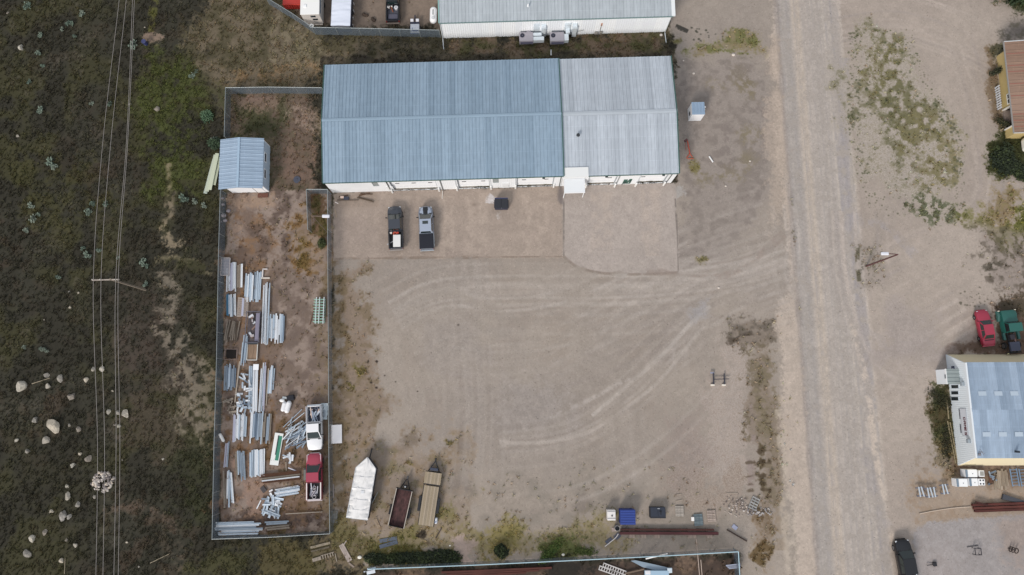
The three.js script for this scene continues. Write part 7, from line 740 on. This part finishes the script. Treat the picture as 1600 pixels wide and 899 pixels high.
shrub('shrub', 'large dark shrub under the yellow house corner', 1566, 252, 1.7, 2.6, 0.8, 1500, DG, 0.24); shrub('shrub', 'dark shrub beside the white camper end', 1592, 268, 1.8, 1.2, 0.6, 900, DG, 0.24); shrub('shrub', 'dark shrub along the yellow house wall', 1559, 112, 0.5, 1.8, 0.9, 500, [[48, 54, 34], [66, 66, 44]], 0.18); shrub('shrub', 'thin dark shrub below the house railing', 1567, 195, 0.5, 1.6, 0.9, 420, [[50, 56, 34], [74, 72, 46]], 0.18); shrub('shrub', 'dark grass clump beside the white facade porch', 1471, 625, 1.2, 2.6, 0.28, 700, [[50, 52, 27], [64, 60, 32], [40, 44, 23]], 0.13); shrub('shrub', 'dark grass clump beside the long facade planks', 1479, 690, 0.8, 3.0, 0.25, 500, [[58, 54, 30], [46, 48, 26]], 0.13);
{ const t = (x, y, rx, rz, h, l) => { const o = thing('tree', l, 'tree', P(x, y), 0), r = rng(x); mesh('trunk', rod(V(0, 0, 0), V(0.1, h * 0.6, 0.1), 0.14, 0.06, 8), M(90, 78, 66, 0.9), o); for (let k = 0; k < 5; k++) mesh('limb', rod(V(0.05, h * 0.35, 0.05), V(Math.cos(k * 1.3) * rx * 0.6, h * 0.75, Math.sin(k * 1.3) * rz * 0.6), 0.06, 0.02, 6), M(90, 78, 66, 0.9), o); for (const c of [[46, 62, 32], [60, 78, 40], [36, 52, 28]]) mesh('crown', foliage(r, rx, h, rz, 900, 0.26), leafMat(...c), o); }; t(1590, -4, 2.6, 1.6, 3.4, 'leafy dark tree behind the yellow house lot'); t(1560, -14, 1.6, 1.4, 3.0, 'smaller tree beside the leafy dark tree'); t(1620, -6, 2.2, 1.8, 3.6, 'dense tree behind the leafy dark tree'); }
const sageGeo = [0, 1, 2].map((k) => foliage(rng(40 + k), 0.5, 0.4, 0.5, 60, 0.17));
for (const [x, y, s] of [[43, 10, 1.2], [128, 22, 1.1], [109, 39, 1.3], [98, 47, 0.8], [63, 55, 1], [118, 57, 0.8], [60, 84, 0.9], [67, 103, 0.7], [210, 71, 1.5], [63, 172, 1.3], [172, 163, 0.8], [46, 128, 0.8], [143, 162, 0.7], [81, 255, 1.4], [86, 262, 1], [50, 322, 1], [53, 342, 1.2], [60, 336, 0.7], [41, 361, 0.9], [138, 332, 1], [145, 319, 0.8], [166, 319, 0.9], [156, 391, 0.9], [138, 399, 1.1], [130, 389, 0.7], [185, 404, 0.7], [225, 411, 1.2], [229, 416, 0.8], [228, 444, 0.9], [289, 311, 1.4], [305, 315, 0.9], [320, 322, 0.9], [93, 433, 0.9], [68, 545, 1], [74, 548, 0.8], [38, 543, 0.6], [300, 119, 0.9], [307, 112, 0.6], [335, 219, 1]]) { const o = mesh('sagebrush', sageGeo[(x + y) % 3], leafMat(...[[116, 130, 116], [100, 116, 102], [126, 136, 122]][x % 3]), null, P(x, y), x); o.scale.setScalar(s); tag(o, s > 1.15 ? 'larger silvery sagebrush tuft in the prairie' : 'silvery sagebrush tuft in the dark prairie', 'sagebrush', s > 1.15 ? 'larger sagebrush in the prairie' : 'sagebrush in the prairie'); }
{ // grass and weeds by the ground they grow in
  const tuft = (seed, n, h, s) => { const r = rng(seed), pos = []; for (let i = 0; i < n; i++) { const a = r() * 6.28, d = r() * s * 0.5, x = Math.cos(a) * d, z = Math.sin(a) * d, b = r() * 6.28, w = 0.03 + r() * 0.03, hh = h * (0.5 + r() * 0.7), o = s * (0.4 + r() * 0.7); pos.push(x - Math.sin(b) * w, 0, z + Math.cos(b) * w, x + Math.sin(b) * w, 0, z - Math.cos(b) * w, x + Math.cos(b) * o, hh, z + Math.sin(b) * o); } const g = new THREE.BufferGeometry(); g.setAttribute('position', new THREE.Float32BufferAttribute(pos, 3)); g.computeVertexNormals(); return g; };
  const r = rng(99), lots = [[], [], []], c = new THREE.Color(), m4 = new THREE.Matrix4(), q = new THREE.Quaternion(), up = V(0, 1, 0);
  for (let k = 0; k < 230000; k++) { const x = GX0 + r() * GW, z = GZ0 + r() * GD, i = clamp(Math.floor(gi(x)), 0, NX - 1), j = clamp(Math.floor(gj(z)), 0, NZ - 1), n = j * NX + i, v = veg[n], u = r(), w = r(), e = r(), f = r(); if (u > v * (0.35 + 0.65 * FC[n])) continue; lots[k % 3].push([x, z, n, w, e, f]); }
  const mat = new THREE.MeshStandardMaterial({ color: 0xffffff, roughness: 0.95, side: THREE.DoubleSide });
  lots.forEach((l, t) => { const im = new THREE.InstancedMesh(tuft(60 + t, 9, 0.16, 0.16), mat, l.length); im.name = ['prairie_grass', 'dry_grass', 'weed_cover'][t]; l.forEach(([x, z, n, w, e, f], i) => { const s = 0.6 + w * 1.1; m4.compose(V(x, 0, z), q.setFromAxisAngle(up, e * 6.28), V(s, s * (0.6 + f * 0.7), s)); im.setMatrixAt(i, m4); const b = 0.8 + f * 0.75, gdr = e < 0.5 ? [1.0, 1.04, 0.9] : e < 0.8 ? [1.1, 1.0, 0.88] : [1.3, 1.24, 1.14]; c.setRGB(Math.min(0.5, lin(gr[n]) * b * gdr[0]), Math.min(0.5, lin(gg[n]) * b * gdr[1]), Math.min(0.5, lin(gb[n]) * b * gdr[2])); im.setColorAt(i, c); }); im.castShadow = im.receiveShadow = true; scene.add(im); stuff(im); tag(im, ['short dark grass tufts across the prairie', 'dry brown grass tufts across the open ground', 'low weeds scattered over the open ground'][t], 'grass'); });
  const st = []; for (let k = 0; k < 26000; k++) { const x = GX0 + r() * GW, z = GZ0 + r() * GD, i = clamp(Math.floor(gi(x)), 0, NX - 1), j = clamp(Math.floor(gj(z)), 0, NZ - 1), n = j * NX + i; const a = r(), b = r(), d = r(); if (x > -22 && gr[n] > 130 && FE[n] > 0.45) st.push([x, z, n, a, b, d]); }
  const im = new THREE.InstancedMesh(new THREE.DodecahedronGeometry(1, 0), new THREE.MeshStandardMaterial({ color: 0xffffff, roughness: 0.95 }), st.length); st.forEach(([x, z, n, a, b, d], i) => { const s = 0.02 + a * a * a * 0.06; m4.compose(V(x, s * 0.3, z), q.setFromAxisAngle(up, b * 6), V(s, s * 0.7, s * (0.7 + d * 0.5))); im.setMatrixAt(i, m4); const f = 0.7 + d * 0.6; c.setRGB(lin(gr[n]) * f, lin(gg[n]) * f, lin(gb[n]) * f); im.setColorAt(i, c); }); im.name = 'loose_gravel'; im.castShadow = im.receiveShadow = true; scene.add(im); stuff(im); tag(im, 'loose small stones scattered over the gravel', 'gravel');
}
renderer.render(scene, camera);
